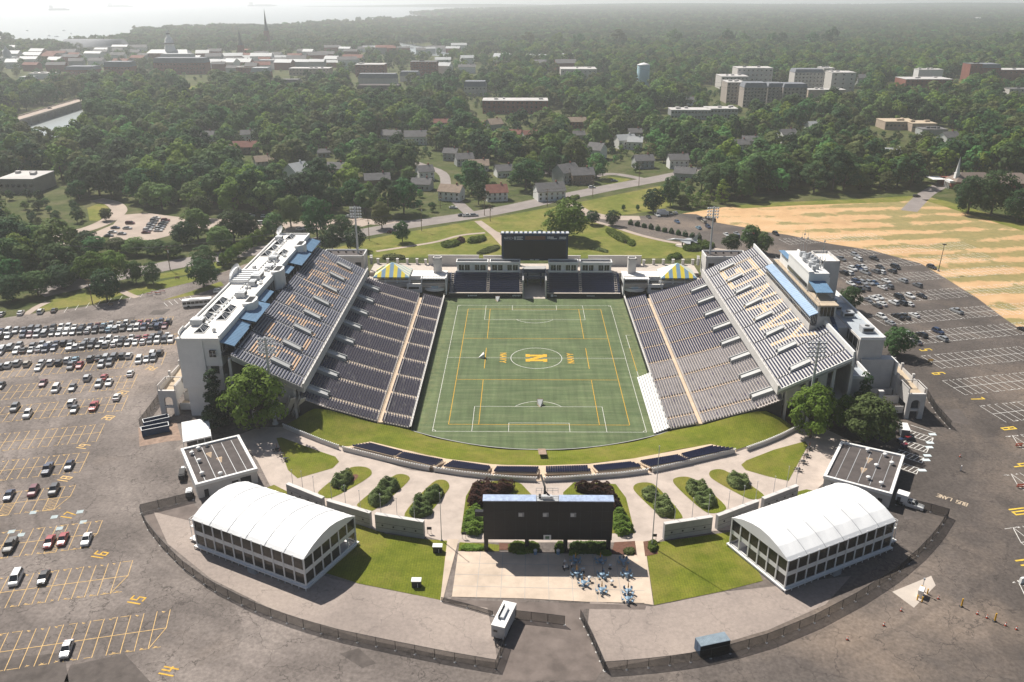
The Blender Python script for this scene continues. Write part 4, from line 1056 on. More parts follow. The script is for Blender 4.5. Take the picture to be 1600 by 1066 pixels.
def text_up(mb,txt,x0,y,z0,w,h,gap,sw,m=0,axis=(1,0)):
    for k,ch in enumerate(txt):
        if ch==' ':continue
        for (u0,v0),(u1,v1) in GL[ch]:
            P0=Vector((x0+axis[0]*(k*(w+gap)+u0*w),y+axis[1]*(k*(w+gap)+u0*w),z0+v0*h));P1=Vector((x0+axis[0]*(k*(w+gap)+u1*w),y+axis[1]*(k*(w+gap)+u1*w),z0+v1*h))
            mb.tube(P0,P1,sw/2,4,m=m)
def blocks(mb,spec,y,m=0): # small pale marks: (x0, x1, z0, z1)
    for x0,x1,z0,z1 in spec:mb.b3(x0,x1,y-.08,y,z0,z1,m)
mb=MB()
text_up(mb,'MARTECH',-13.0,79.4,21.7,.42,.95,.16,.17)
blocks(mb,[(-8.6,-7.9,21.5,22.9),(-7.6,-4.8,22.55,22.9),(-7.6,-4.8,21.5,21.85),(-7.5,-5.4,22.1,22.3)],79.42)
blocks(mb,[(5.9,6.3,21.9,23.0),(6.5,6.9,21.9,23.0),(7.1,8.6,22.4,22.9),(7.1,10.0,21.8,22.2)],79.42)
for k in range(5):mb.tube((11.0+k*.6,79.36,21.8),(11.6+k*.6,79.36,22.9),.2,4);mb.tube((11.6+k*.6,79.36,21.8),(11.0+k*.6,79.36,22.9),.14,4)
blocks(mb,[(-1.7,.0,12.2,12.6),(.5,2.4,12.2,12.6)],79.42)
mb.build('lettering',plain('sign_white',(.55,.57,.6),.6,0),sb)
mb=MB();blocks(mb,[(-28.4,-27.9,.6,1.3)]+[(-27.6+k*.55,-27.2+k*.55,.8,1.3) for k in range(6)]+[(-9.2+k*.6,-8.8+k*.6,.7+.1*(k % 2),1.3) for k in range(6)]+[(7.2,8.3,.5,1.6),(8.6,9.8,.8,1.2)]+[(22.6+k*.5,23.0+k*.5,.85,1.15) for k in range(7)],YE-.01)
mb.build('wall_lettering',bpy.data.materials['sign_white'],fe)
# ================================================================== leaves
def leafmat(name,a,b,tint=.25):
    m,n,l,p=newmat(name);p.inputs['Roughness'].default_value=.75;p.inputs['Specular IOR Level'].default_value=.15
    oi=N(n,'ShaderNodeObjectInfo');f=pos_noise(n,l,.35,3,.6)
    f2=fmath(n,l,'ADD',fmath(n,l,'MULTIPLY',f,.75),fmath(n,l,'MULTIPLY',oi.outputs['Random'],.5))
    c=ramp(n,l,fmath(n,l,'SUBTRACT',f2,.12),[(.2,a),(.8,b)])
    hs=N(n,'ShaderNodeHueSaturation');l.new(c,hs.inputs['Color'])
    r2=fmath(n,l,'FRACT',fmath(n,l,'MULTIPLY',oi.outputs['Random'],7.31))
    l.new(fmath(n,l,'ADD',fmath(n,l,'MULTIPLY',r2,tint*.13),.5-tint*.03),hs.inputs['Hue'])
    r3=fmath(n,l,'FRACT',fmath(n,l,'MULTIPLY',oi.outputs['Random'],13.7))
    l.new(fmath(n,l,'ADD',fmath(n,l,'MULTIPLY',r3,tint*1.6),1-tint*.7),hs.inputs['Value'])
    l.new(hs.outputs[0],p.inputs['Base Color'])
    tr=N(n,'ShaderNodeBsdfTranslucent');mx=N(n,'ShaderNodeMixShader');mx.inputs[0].default_value=.32
    l.new(hs.outputs[0],tr.inputs[0]);out=n['Material Output']
    l.new(p.outputs[0],mx.inputs[1]);l.new(tr.outputs[0],mx.inputs[2]);l.new(mx.outputs[0],out.inputs[0]);return m
M['leaf']=leafmat('leaf',(.046,.092,.024),(.135,.210,.056),.6)
M['leaf_bright']=leafmat('leaf_bright',(.080,.140,.018),(.190,.255,.040),.2)
M['leaf_dark']=leafmat('leaf_dark',(.028,.060,.023),(.076,.128,.040),.35)
M['leaf_olive']=leafmat('leaf_olive',(.066,.086,.026),(.150,.165,.056),.3)
M['leaf_red']=leafmat('leaf_red',(.035,.016,.012),(.085,.034,.024),.1)
M['leaf_hedge']=leafmat('leaf_hedge',(.055,.098,.016),(.150,.195,.032),.1)
M['leaf_ivy']=leafmat('leaf_ivy',(.095,.140,.042),(.210,.255,.095),.1)
M['bark']=plain('bark',(.11,.085,.065),.95,.25,2)
def rnd_dir():
    z=random.uniform(-1,1);t=random.uniform(0,2*pi);r=sqrt(1-z*z);return Vector((r*cos(t),r*sin(t),z))
def leafquad(mb,c,nrm,s,m=0):
    nrm=nrm.normalized();a=nrm.orthogonal().normalized();b=nrm.cross(a);t=random.uniform(0,2*pi)
    u=a*cos(t)+b*sin(t);v=nrm.cross(u);s1=s*random.uniform(.7,1.25);s2=s*random.uniform(.5,.9)
    mb.add([c-u*s1,c-v*s2,c+u*s1,c+v*s2],[(0,1,2,3)],m)
def inside(p,poly):
    r=False;n_=len(poly);j=n_-1
    for i in range(n_):
        a,b=poly[i],poly[j]
        if (a[1]>p[1])!=(b[1]>p[1]) and p[0]<(b[0]-a[0])*(p[1]-a[1])/(b[1]-a[1])+a[0]:r=not r
        j=i
    return r
def edge_d(p,poly):
    best=1e9;n_=len(poly)
    for i in range(n_):
        a=Vector(poly[i]);b=Vector(poly[(i+1) % n_]);d=b-a;L=max(1e-9,d.length_squared)
        t=max(0,min(1,(Vector(p)-a).dot(d)/L));best=min(best,(a+d*t-Vector(p)).length)
    return best
def hedge(poly,h,mat,label,name='hedge',z0=ZG+.06,dens=16,leaf=.26,lump=.35,group=None,cat=None,rim=.55):
    poly=[(p[0],p[1]) for p in poly];xs=[p[0] for p in poly];ys=[p[1] for p in poly]
    mb=MB();cx,cy=sum(xs)/len(xs),sum(ys)/len(ys)
    mb.prism([(cx+(p[0]-cx)*.90,cy+(p[1]-cy)*.90) for p in poly],z0,z0+h*.62,1)
    area=(max(xs)-min(xs))*(max(ys)-min(ys));n_=int(area*dens*1.6);ph=random.random()*9
    for _ in range(n_):
        p=(random.uniform(min(xs),max(xs)),random.uniform(min(ys),max(ys)))
        if not inside(p,poly):continue
        e=edge_d(p,poly);dome=min(1,e/rim)**.5
        lm=1+lump*(.5*sin(p[0]*1.9+ph)+.5*sin(p[1]*2.3+ph*2))
        top=h*(.35+.65*dome)*lm
        if e<rim*.7 and random.random()<.6:z=random.uniform(.1,1)*top
        else:z=top*random.uniform(.9,1.05)
        up=Vector((0,0,1))*dome+Vector((p[0]-cx,p[1]-cy,0)).normalized()*(1-dome)+rnd_dir()*.55
        leafquad(mb,Vector((p[0],p[1],z0+z)),up,leaf)
    o=mb.build(name,[mat,mat]);return tag(o,label,cat or name.replace('_',' '),group)

# ================================================================== terrace seats and ring wall
ter=empty('terrace_seating','curved terrace of eight navy seat blocks at the top of the grass bank','seating',(0,-76,ZG))
blocks=[((579,694.5),(630,708),(549,700),(615,716)),((632,709),(695,721),(620,717),(677,732)),((708,722),(767,731),(692,732.5),(761,739)),((776.5,731.5),(841,732),(771,740),(839,742)),
          ((852.6,732),(916,730),(852.6,741.5),(923,739.5)),((926,730),(986,724),(934,739),(1003,732)),((999,722.5),(1057,713),(1017,732),(1078,721)),((1063,711.5),(1110,699),(1079,719),(1147,704.5))]
F_=gp([(536,698.5),(579,690.5),(630,703),(698,717.5),(770,726),(844,728),(920,725.5),(990,717),(1056,704.5),(1110,694.5),(1150,702.5)])
Wb=gp([(536,704),(600,720),(671,735.5),(764,748),(843,752),(921,748.5),(1014,739),(1080,724.5),(1150,706.5)])
mb=MB();mb.sheet(F_+list(reversed(Wb)),ZG+.10);mb.build('terrace_floor',M['sand'],ter)
for b in blocks:
    P=[G(*b[0],ZG+.2),G(*b[1],ZG+.2),G(*b[2],ZG+.95),G(*b[3],ZG+.95)];mb=MB()
    for r in range(6):
        t=(r+.4)/6;a=P[0].lerp(P[2],t);c=P[1].lerp(P[3],t);z=ZG+.1+.17*r;d=(c-a);L=d.length;d.normalize();nn2=Vector((-d.y,d.x,0));rz=atan2(d.y,d.x)
        mid=(a+c)/2;mb.box((mid.x,mid.y,z),(L+.6,(P[0]-P[2]).length/6+.05,.34),rz,1)
        k=0
        while k*.62<L-.3:
            q=a+d*(k*.62+.3);k+=1
            mb.box((q.x,q.y,z+.55),(.52,.42,.12),rz,0);mb.box((q.x-nn2.x*.24,q.y-nn2.y*.24,z+.80),(.52,.10,.55),rz,0)
    mb.build('seat_block',[M['navy_end'],M['sand']],ter)
for seg,lab in (([(443,669),(470,680),(500,692),(529,702.5)],'low white ring wall between the big west tree and the terrace seats'),([(536,704.5),(570,713),(600,720.5),(640,730),(671,736)],'low white ring wall behind the two westernmost terrace seat blocks'),([(678,737),(720,743.5),(764,748.5),(800,751.5),(838,753)],'low white ring wall just left of the centre terrace steps'),([(850,753),(885,751.5),(921,749),(970,745),(1012,739.5)],'low white ring wall just right of the centre terrace steps'),([(1019,738.5),(1050,732),(1080,725),(1115,716.5),(1148,708)],'low white ring wall behind the two easternmost terrace seat blocks'),([(1167,705),(1195,695),(1220,684.5),(1246,671.5)],'low white ring wall between the terrace seats and the big east tree')):
    P=gp(seg);w_=empty('ring_wall',lab,'wall',(P[0].x,P[0].y,ZG),'ring walls round the terrace')
    mb=MB();mb.wall(P,.35,ZG,ZG+1.15);mb.build('wall',M['white_conc'],w_)
    mb=MB();Q=resample([(p.x,p.y,0) for p in P],max(6,int(sum((P[i+1]-P[i]).length for i in range(len(P)-1))/.7)))
    for q in Q:mb.box((q.x,q.y,ZG+1.32),(.38,.3,.34));
    mb.build('coping_block',M['white'],w_)
fw=MB();arc=[(-38.4+k*(38.4*2)/24,-56-11.2*(1-((k-12)/12)**2)) for k in range(25)];fw.wall(arc,.3,0,1.15,0,1)
tag(fw.build('field_wall',[M['black'],M['grey_conc']]),'curved black padded wall at the near end of the pitch','wall')

# ================================================================== plaza beds
BEDS=[('west outer',[(543,732),(558,729),(574,730.5),(582,737),(579,746),(523,778),(508,779.5),(497,773),(497,768)]),('west middle',[(614,743),(628,740.5),(640,744.5),(640.5,752),(587,798.5),(574,799),(558,792),(557.5,787.5)]),('west inner',[(676,752.5),(690,749.5),(699,752),(703,760),(700,767),(664,812),(640,811),(627,805)]),
        ('east inner',[(988,761.5),(996,755),(1012,754),(1025,758),(1070,808),(1061,812),(1035,810),(993,771)]),('east middle',[(1050,750),(1058,746),(1074,745),(1086,750),(1138,792),(1130,800),(1113,803.5),(1099,800),(1055,760)]),('east outer',[(1107,742),(1110,735.5),(1123,733),(1136,736.5),(1196,773),(1191,779),(1175,782),(1160,776),(1113,750)])]
def round_poly(P,k=3):
    P=[Vector((p[0],p[1])) for p in P]
    for _ in range(k):
        Q=[]
        for i in range(len(P)):
            a,b=P[i],P[(i+1) % len(P)];Q+=[a*.75+b*.25,a*.25+b*.75]
        P=Q
    return [(p.x,p.y) for p in P]
SHR={'west outer':[[(521,757),(521,749),(536,738),(547,739),(549,747),(535,756)],[(532,760),(538,754),(541,760),(536,764)]],'west middle':[[(592,756),(605,749),(618,751),(621,759),(608,766),(596,764)],[(577,777),(586,765),(606,767),(610,775),(597,785),(582,786)]],'west inner':[[(664,771),(672,762),(688,762),(690,770),(684,778),(668,781)],[(645,785),(655,773),(668,778),(672,786),(660,792)],[(641,797),(650,789),(666,789),(675,797),(664,803),(648,804)]],
       'east inner':[[(1004,766),(1014,762),(1026,768),(1032,777),(1021,780),(1008,776)],[(1022,784),(1036,776),(1047,784),(1051,797),(1036,803),(1027,797)]],'east middle':[[(1073,757),(1083,751),(1098,756),(1106,765),(1095,775),(1080,770)],[(1087,776),(1105,766),(1116,776),(1115,786),(1102,790),(1092,784)]],'east outer':[[(1138,749),(1142,740),(1160,742),(1168,750),(1166,758),(1148,759)]]}
SHN={'west outer':['broad domed shrub','small round shrub'],'west middle':['squarish domed shrub in the upper half','rounder domed shrub in the lower half'],'west inner':['upper domed shrub','middle domed shrub','lower domed shrub'],'east inner':['upper domed shrub','lower domed shrub'],'east middle':['upper domed shrub','lower domed shrub'],'east outer':['single wide domed shrub']}
bd=MB();mu=MB()
for nm,P in BEDS:
    bd.sheet(round_poly(gp(P),2),ZG+.12)
for q in ([(545,745),(556,741),(562,744),(550,756),(540,752)],[(520,758),(535,760),(530,765),(518,764)],[(1142,745),(1170,757),(1160,764),(1140,752)],[(605,747),(622,750),(612,775),(600,768)]):mu.sheet(round_poly(gp(q)),ZG+.15)
bd.sheet(gp([(720,834),(728,776),(741,754),(800,751),(815,757),(830,773),(830,834)]),ZG+.11);bd.sheet(gp([(992,834),(978,778),(962,757),(897,754),(880,770),(880,834)]),ZG+.11)
bd.sheet(gp([(718,848),(762,850),(780,852),(780,862),(716,861)]),ZG+.11)
mu.sheet(gp([(960,848),(992,846),(994,868),(955,866)]),ZG+.13);mu.sheet(gp([(780,849),(800,850),(800,860),(780,860)]),ZG+.13);mu.sheet(gp([(1005,847),(1024,844),(1028,866),(1008,870)]),ZG+.13)
mu.sheet(gp([(1218,640),(1236,640),(1246,668),(1240,676)]),ZG+.13)
struct('bed_grass',bd,M['lush_grass']);struct('bed_mulch',mu,M['mulch'])
for nm,P in BEDS:
    for q,t in zip(SHR[nm],SHN[nm]):
        q=[G(x,y,ZG+.9) for x,y in q];q0=sum((Vector(p) for p in q),Vector())/len(q);q=[q0+(p-q0)*1.3 for p in q]
        hedge(round_poly(q),1.7 if 'small' not in t else 1.0,M['leaf_ivy'],f'{t} in the {nm} oval bed of the plaza','shrub',ZG+.1,30,.22,.55,'clipped shrubs in the plaza beds','shrub',1.0)
def px2(l,o=(690,740),s=4.845,z=ZG+1.2):return [G(o[0]+x/s,o[1]+y/s,z) for x,y in l]
hedge(round_poly(px2([(200,240),(188,200),(230,95),(275,72),(345,62),(400,82),(480,68),(550,72),(562,100),(500,135),(430,160),(330,175),(318,240)]),1),2.2,M['leaf_red'],'dark red hedge behind the left half of the big black screen',dens=22)
hedge(round_poly(px2([(1003,85),(1060,72),(1130,82),(1200,73),(1270,92),(1305,140),(1365,220),(1350,250),(1300,280),(1280,190),(1180,150),(1090,130),(1010,108)]),1),2.2,M['leaf_red'],'dark red hedge behind the right half of the big black screen',dens=22)
hedge(round_poly(px2([(150,440),(165,330),(190,245),(325,240),(325,455)]),1),1.6,M['leaf_bright'],'bright green hedge left of the big black screen',dens=20,lump=.5)
hedge(round_poly(px2([(1290,250),(1390,262),(1475,440),(1300,455)]),1),1.6,M['leaf_bright'],'bright green hedge right of the big black screen',dens=20,lump=.5)
for q,h,t,mt in (([(505,525),(640,520),(740,530),(752,590),(500,600)],1.5,'clipped green hedge under the screen, left of the opening','leaf_hedge'),([(855,528),(935,522),(940,590),(850,596)],1.5,'short clipped hedge under the screen, right of the opening','leaf_hedge'),([(970,525),(1255,520),(1262,590),(960,600)],1.6,'long clipped hedge under the right half of the screen','leaf_hedge'),
                    ([(560,560),(600,556),(650,570),(640,600),(556,600)],1.0,'bushy bright shrub in front of the left hedge at the patio edge','leaf_bright'),([(965,580),(1030,575),(1045,605),(960,610)],.9,'bright low shrub at the patio edge beside the short hedge','leaf_bright'),([(1175,572),(1290,578),(1285,616),(1170,606)],.9,'low bright shrub at the right end of the patio edge','leaf_bright'),([(140,515),(330,530),(320,570),(140,575)],.5,'low strip of grass-like planting at the left end of the patio','leaf_bright'),([(1375,555),(1460,545),(1468,600),(1380,606)],.7,'reddish low planting on mulch at the right end of the patio','leaf_olive')):
    hedge(round_poly(px2(q,z=ZG+.7),1),h,M[mt],t,'hedge' if 'hedge' in t else 'shrub',dens=20,lump=.2,group='planting along the patio')
hedge(round_poly(gp([(1011,852),(1020,846),(1029,853),(1024,864),(1014,864)])),1.2,M['leaf_hedge'],'round bush at the foot of the tall east flagpole','shrub',dens=20)

# ================================================================== big screen seen from behind
M['joint']=plain('joint',(.028,.030,.038),.5,.2,.6)
scr=empty('video_screen','huge black video screen seen from behind, on legs over the plaza','screen',(.5,-117.5,ZG))
yS=-118.5
mb=MB();mb.b3(-13.8,14.9,yS,yS+2.3,7.5,17.6);mb.build('cabinet',M['black'],scr)
mb=MB();mb.b3(-13.9,-2.1,yS-.1,yS+2.4,17.6,17.8);mb.b3(2.9,15.0,yS-.1,yS+2.4,17.6,17.8);mb.build('top_cover',plain('foil',(.42,.50,.66),.35,.25,1.2,metal=.3),scr)
for x in (-13.3,-4.1,4.6,14.3):
    mb=MB();mb.b3(x-.45,x+.45,yS+.3,yS+1.9,3.9,7.5);mb.build('leg',M['black'],scr)
for k in range(1,12):mb=MB();x=-13.8+k*28.7/12;mb.b3(x-.03,x+.03,yS-.02,yS,7.5,17.6);mb.build('panel_joint',M['joint'],scr)
for z in (10.0,12.5,15.1):mb=MB();mb.b3(-13.8,14.9,yS-.025,yS,z-.03,z+.03);mb.build('panel_joint',M['joint'],scr)
for x in (-5.4,.0,6.1):
    mb=MB();mb.b3(x-.65,x+.65,yS-.03,yS+.01,13.6,14.7);mb.b3(x-.55,x+.2,yS-.05,yS-.03,13.7,14.5,1);mb.build('vent',[plain('vent_grey',(.22,.23,.25),.7,.3,2),M['galv']],scr)
mb=MB();mb.b3(-.4,1.3,yS-.05,yS,7.5,8.8);mb.lathe((.45,0,0),[(.01,0)],3);mb.b3(.0,.9,yS-.08,yS-.05,7.8,8.5,1);mb.build('sign',[M['white'],plain('sign_green',(.12,.2,.12),.7,.2,2)],scr)
mb=MB();mb.b3(-2.0,2.8,yS,yS+2.3,17.6,17.75)
for x in (-2.1,-.9,.4,1.6,2.8):
    for y in (yS-.1,yS+3.2):mb.tube((x,y,17.7),(x,y,19.0),.05,4)
for y in (yS-.1,yS+3.2):mb.tube((-2.1,y,19),(2.8,y,19),.05,4);mb.tube((-2.1,y,18.4),(2.8,y,18.4),.04,4)
mb.build('platform_rail',M['steel'],scr)
mb=MB();mb.box((.2,yS+1.0,18.1),(2.2,1.1,.7));mb.box((1.2,yS+.6,18.2),(.6,.6,.9));mb.box((-1.3,yS+1.2,18.2),(.5,.7,.8),0,1);mb.build('camera_case',[M['galv'],M['dark']],scr)
mb=MB();mb.tube((-.2,yS+2.2,17.6),(-.2,yS+2.2,20.2),.32,6,.2);mb.tube((-.2,yS+2.2,20.0),(-1.0,yS+5.5,21.0),.25,5);mb.tube((-.2,yS+2.2,19.0),(.9,yS+1.0,18.3),.18,5);mb.build('camera_crane',M['dark'],scr)
mb=MB();mb.b3(-15.7,-13.8,yS+.6,yS+1.6,13.2,14.4);mb.build('speaker_box',M['black'],scr)

# plaza walls and flagpoles
WALLS=[((451.3,754.6),(507,778),(451.3,776),(507,799),'west outer'),((514,803-21.5),(580.5,800),(514,804),(580.5,824),'west middle'),((588.4,803.4),(663.4,813),(588.4,828),(663.4,840.5),'west inner'),
         ((1036,817),(1110,807),(1036,842.6),(1110,831),'east inner'),((1118.5,803),(1181.5,783.5),(1118.5,827),(1181.5,803),'east middle'),((1189.6,778),(1243,758),(1189.6,799),(1243,778),'east outer')]
for a,b,c,d,nm in WALLS:
    P=[G(*c).xy,G(*d).xy];h=(A(*a,P[0].y).z+A(*b,P[1].y).z)/2
    w_=empty('plaza_wall',f'grey concrete screen wall, {nm} of the six along the plaza','wall',(P[0].x,P[0].y,ZG),'screen walls along the plaza')
    mb=MB();mb.wall(P,.9,ZG,h-.15);mb.build('wall',M['grey_conc'],w_);mb=MB();mb.wall(P,1.05,h-.15,h+.02);mb.build('coping',M['white_conc'],w_)
    mb=MB();dd=(P[1]-P[0]).normalized();n2=Vector((dd.y,-dd.x));n2=n2 if n2.y<0 else -n2
    for k in range(4):
        q=P[0].lerp(P[1],.15+.23*k)+n2*.5;mb.box((q.x,q.y,ZG+1.9),(.35,.15,.35),atan2(dd.y,dd.x))
    for zz in (1.25,2.5):
        q0=P[0]+n2*.455;q1=P[1]+n2*.455;mb.bar((q0.x,q0.y,ZG+zz),(q1.x,q1.y,ZG+zz),.02,.06)
    mb.build('fitting',M['dark'],w_)
def flagpole(px,pytop,pyb,label,r=.075,ytop=None):
    b=G(px[0],pyb);t=A(px[1],pytop,b.y);f=empty('flagpole',label,'flagpole',b,'flagpoles along the plaza walls')
    mb=MB();mb.tube(b,(b.x,b.y,t.z),r,6,r*.55);mb.build('pole',M['galv'],f)
    mb=MB();mb.lathe((b.x,b.y,t.z-.05),[(.02,0),(.14,.1),(.14,.2),(.02,.32)],8);mb.build('finial',M['white'],f)
    mb=MB();mb.lathe(b,[(.28,0),(.28,.2),(.12,.35)],8);mb.build('base',M['grey_conc'],f)
FP=[(459,735,771,'west outer wall, nearest the bicycle racks'),(474.5,737,778,'west outer wall, second from its left end'),(493,745,788,'west outer wall, third from its left end'),(520,754,799,'west middle wall, at its left end'),(541.5,759,806,'west middle wall, second from its left end'),(564.5,767,815,'west middle wall, nearest its right end'),(597,773,826,'west inner wall, at its left end'),(622,779.5,832,'west inner wall, in the middle'),(649,785,837,'west inner wall, nearest the big screen'),
      (1052,790.5,837,'east inner wall, nearest the big screen'),(1079,779,833,'east inner wall, in the middle'),(1104,774,829,'east inner wall, at its right end'),(1135,768,818,'east middle wall, nearest its left end'),(1158,760,810,'east middle wall, second from its left end'),(1178,753,803,'east middle wall, at its right end'),(1206,745,790,'east outer wall, third from its right end'),(1226,729.5,783,'east outer wall, second from its right end'),(1241,732,776,'east outer wall, nearest the bicycle racks')]
for x,yt,yb_,t in FP:flagpole((x,x),yt,yb_-2,f'grey flagpole behind the {t}',.085)
flagpole((1018.5,1028),698,855,'tall grey flagpole rising from the mulch right of the patio',.13)
flagpole((690,688),771,845,'tall grey flagpole on the lawn left of the patio',.11)

# ================================================================== two-storey hospitality tents
def hospitality(o,u,L,W,label,flip):
    """o: near corner on the ground, u: direction of the long side (unit, away), W to the stadium side"""
    u=Vector((u[0],u[1],0)).normalized();v=Vector((-u.y,u.x,0));v=v if flip else -v;o=Vector((o[0],o[1],0))
    t=empty('hospitality_tent',label,'tent',(o.x,o.y,ZG),'hospitality tents')
    Pt=lambda a,b,z:tuple(o+u*a+v*b+Vector((0,0,z)))
    rz=atan2(u.y,u.x)
    def bx(mb,a0,a1,b0,b1,z0,z1,m=0):
        c=o+u*((a0+a1)/2)+v*((b0+b1)/2);mb.box((c.x,c.y,(z0+z1)/2),(a1-a0,abs(b1-b0),z1-z0),rz,m)
    z=ZG
    mb=MB();bx(mb,-.5,L+.5,-.6,W+.6,z+.55,z+.8)
    for k in range(18):
        for b in (-.55,W+.55):bx(mb,-.4+k*(L+.7)/17,-.25+k*(L+.7)/17,b-.06,b+.06,z,z+.55)
    bx(mb,-.3,L+.3,.2,.3,z+.05,z+.5);bx(mb,-.3,L+.3,W-.3,W-.2,z+.05,z+.5);bx(mb,-.3,-.2,.2,W-.3,z+.05,z+.5)
    mb.build('deck',M['white'],t)
    mb=MB();bx(mb,.3,L-.3,.4,W-.4,z+4.15,z+4.45);mb.build('upper_floor',M['wood'],t)
    mb=MB();bx(mb,0,L,0,.14,z+3.75,z+4.85);bx(mb,0,L,W-.14,W,z+3.75,z+4.85);bx(mb,0,.14,.14,W-.14,z+3.75,z+4.85);bx(mb,L-.14,L,.14,W-.14,z+3.75,z+4.85);mb.build('band',M['white'],t)
    nb=11;me=6
    fr=MB()
    for k in range(nb+1):
        a=L*k/nb
        for b in (0,W):bx(fr,a-.17,a+.17,b-.12,b+.12,z+.8,z+7.9)
    for k in range(1,me):
        b=W*k/me
        for a in (0,L):bx(fr,a-.12,a+.12,b-.16,b+.16,z+.8,z+7.9+(2.3*(1-(2*k/me-1)**2)))
    for zz in (z+.8,z+1.0,z+7.6):
        for b in (0,W):bx(fr,0,L,b-.1,b+.1,zz,zz+.22)
        for a in (0,L):bx(fr,a-.1,a+.1,0,W,zz,zz+.22)
    for k in range(9):bx(fr,L-.1,L+.1,.8+k*1.9,.9+k*1.9,z+.8,z+3.7)
    fr.build('frame',M['white'],t)
    for k in range(nb):
        a0,a1=L*k/nb+.16,L*(k+1)/nb-.16
        for b in (.03,W-.03):
            for z0,z1 in ((z+1.05,z+3.75),(z+4.85,z+7.6)):
                if b>1 and k % 2:continue
                mb=MB();bx(mb,a0,a1,b-.03,b+.03,z0,z1)
                mb.build('window',M['tent_glass'],t)
    for k in range(me):
        b0,b1=W*k/me+.16,W*(k+1)/me-.16
        for a in (.03,L-.03):
            for z0,z1 in ((z+1.05,z+3.75),(z+4.85,z+7.6)):
                if a<1 and z0<z+2 and k in (4,5):continue
                mb=MB();bx(mb,a-.03,a+.03,b0,b1,z0,z1);mb.build('window',M['tent_glass'],t)
    # roof skin: facetted arch, slightly slack between the bows
    prof=[(0,7.75),(.045,8.3),(.19,9.45),(.36,10.25),(.5,10.5),(.64,10.25),(.81,9.45),(.955,8.3),(1,7.75)]
    mb=MB();bows=12;vs=[]
    na=bows*2+1
    for i in range(na):
        a=-.25+(L+.5)*i/(na-1);sag=.16 if i % 4 in (1,2,3) else 0
        sag=(0,.12,.2,.12)[i % 4]
        for b,h in prof:vs.append(Pt(a,-.2+(W+.4)*b,z+h-sag*(1 if .05<b<.95 else .2)))
    n_=len(prof)
    mb.add(vs,[(i*n_+j,(i+1)*n_+j,(i+1)*n_+j+1,i*n_+j+1) for i in range(na-1) for j in range(n_-1)],0,False)
    for i in (0,na-1):mb.add([vs[i*n_+j] for j in range(n_)],[tuple(range(n_))],0)
    mb.build('roof',M['tent_skin'],t)
    for i in range(4,na-1,4):
        mb=MB()
        for j in range(n_-1):mb.tube(vs[i*n_+j],vs[i*n_+j+1],.08,4)
        mb.build('roof_seam',M['steel'],t)
    mb=MB();bx(mb,L+.6,L+3.6,1,7,z+.5,z+.8);bx(mb,L+.6,L+2.6,1,4.5,z+4.3,z+4.5)
    for q in ((L+.8,1),(L+2.5,1),(L+2.5,4.5)):mb.tube(Pt(q[0],q[1],z),Pt(q[0],q[1],z+6.6),.07,5)
    for zz in (5.4,6.5):mb.tube(Pt(L+.6,1,z+zz),Pt(L+2.6,1,z+zz),.05,4);mb.tube(Pt(L+2.6,1,z+zz),Pt(L+2.6,4.5,z+zz),.05,4)
    for k in range(9):bx(mb,L+2.6+k*.35,L+2.95+k*.35,4.6,6,z+4.0-k*.42,z+4.1-k*.42)
    mb.build('entrance_stair',M['white'],t)
    mb=MB();
    for k in range(4):bx(mb,L*.42-.2+.3*k,L*.42+1.9+.3*k,-1.4+.2*k,-.7+.2*k,z+.15*k,z+.15*k+.14)
    mb.build('step',M['grey_conc'],t)
    return t
tg,n,l,p=newmat('tent_glass');p.inputs['Base Color'].default_value=(.055,.05,.045,1);p.inputs['Roughness'].default_value=.12;p.inputs['Alpha'].default_value=.72;M['tent_glass']=tg
M['tent_skin']=plain('tent_skin',(.74,.74,.735),.5,.05,.25)
c0=G(479,921);c1=G(306,855);u=(c1-c0).xy
hospitality(c0,u,31.5,17.3,'white two-storey hospitality tent with arched roof, west of the big screen',False)
c0=G(1225,924);c1=G(1412,850);u=(c1-c0).xy
hospitality(c0,u,31.5,17.3,'white two-storey hospitality tent with arched roof, east of the big screen',True)

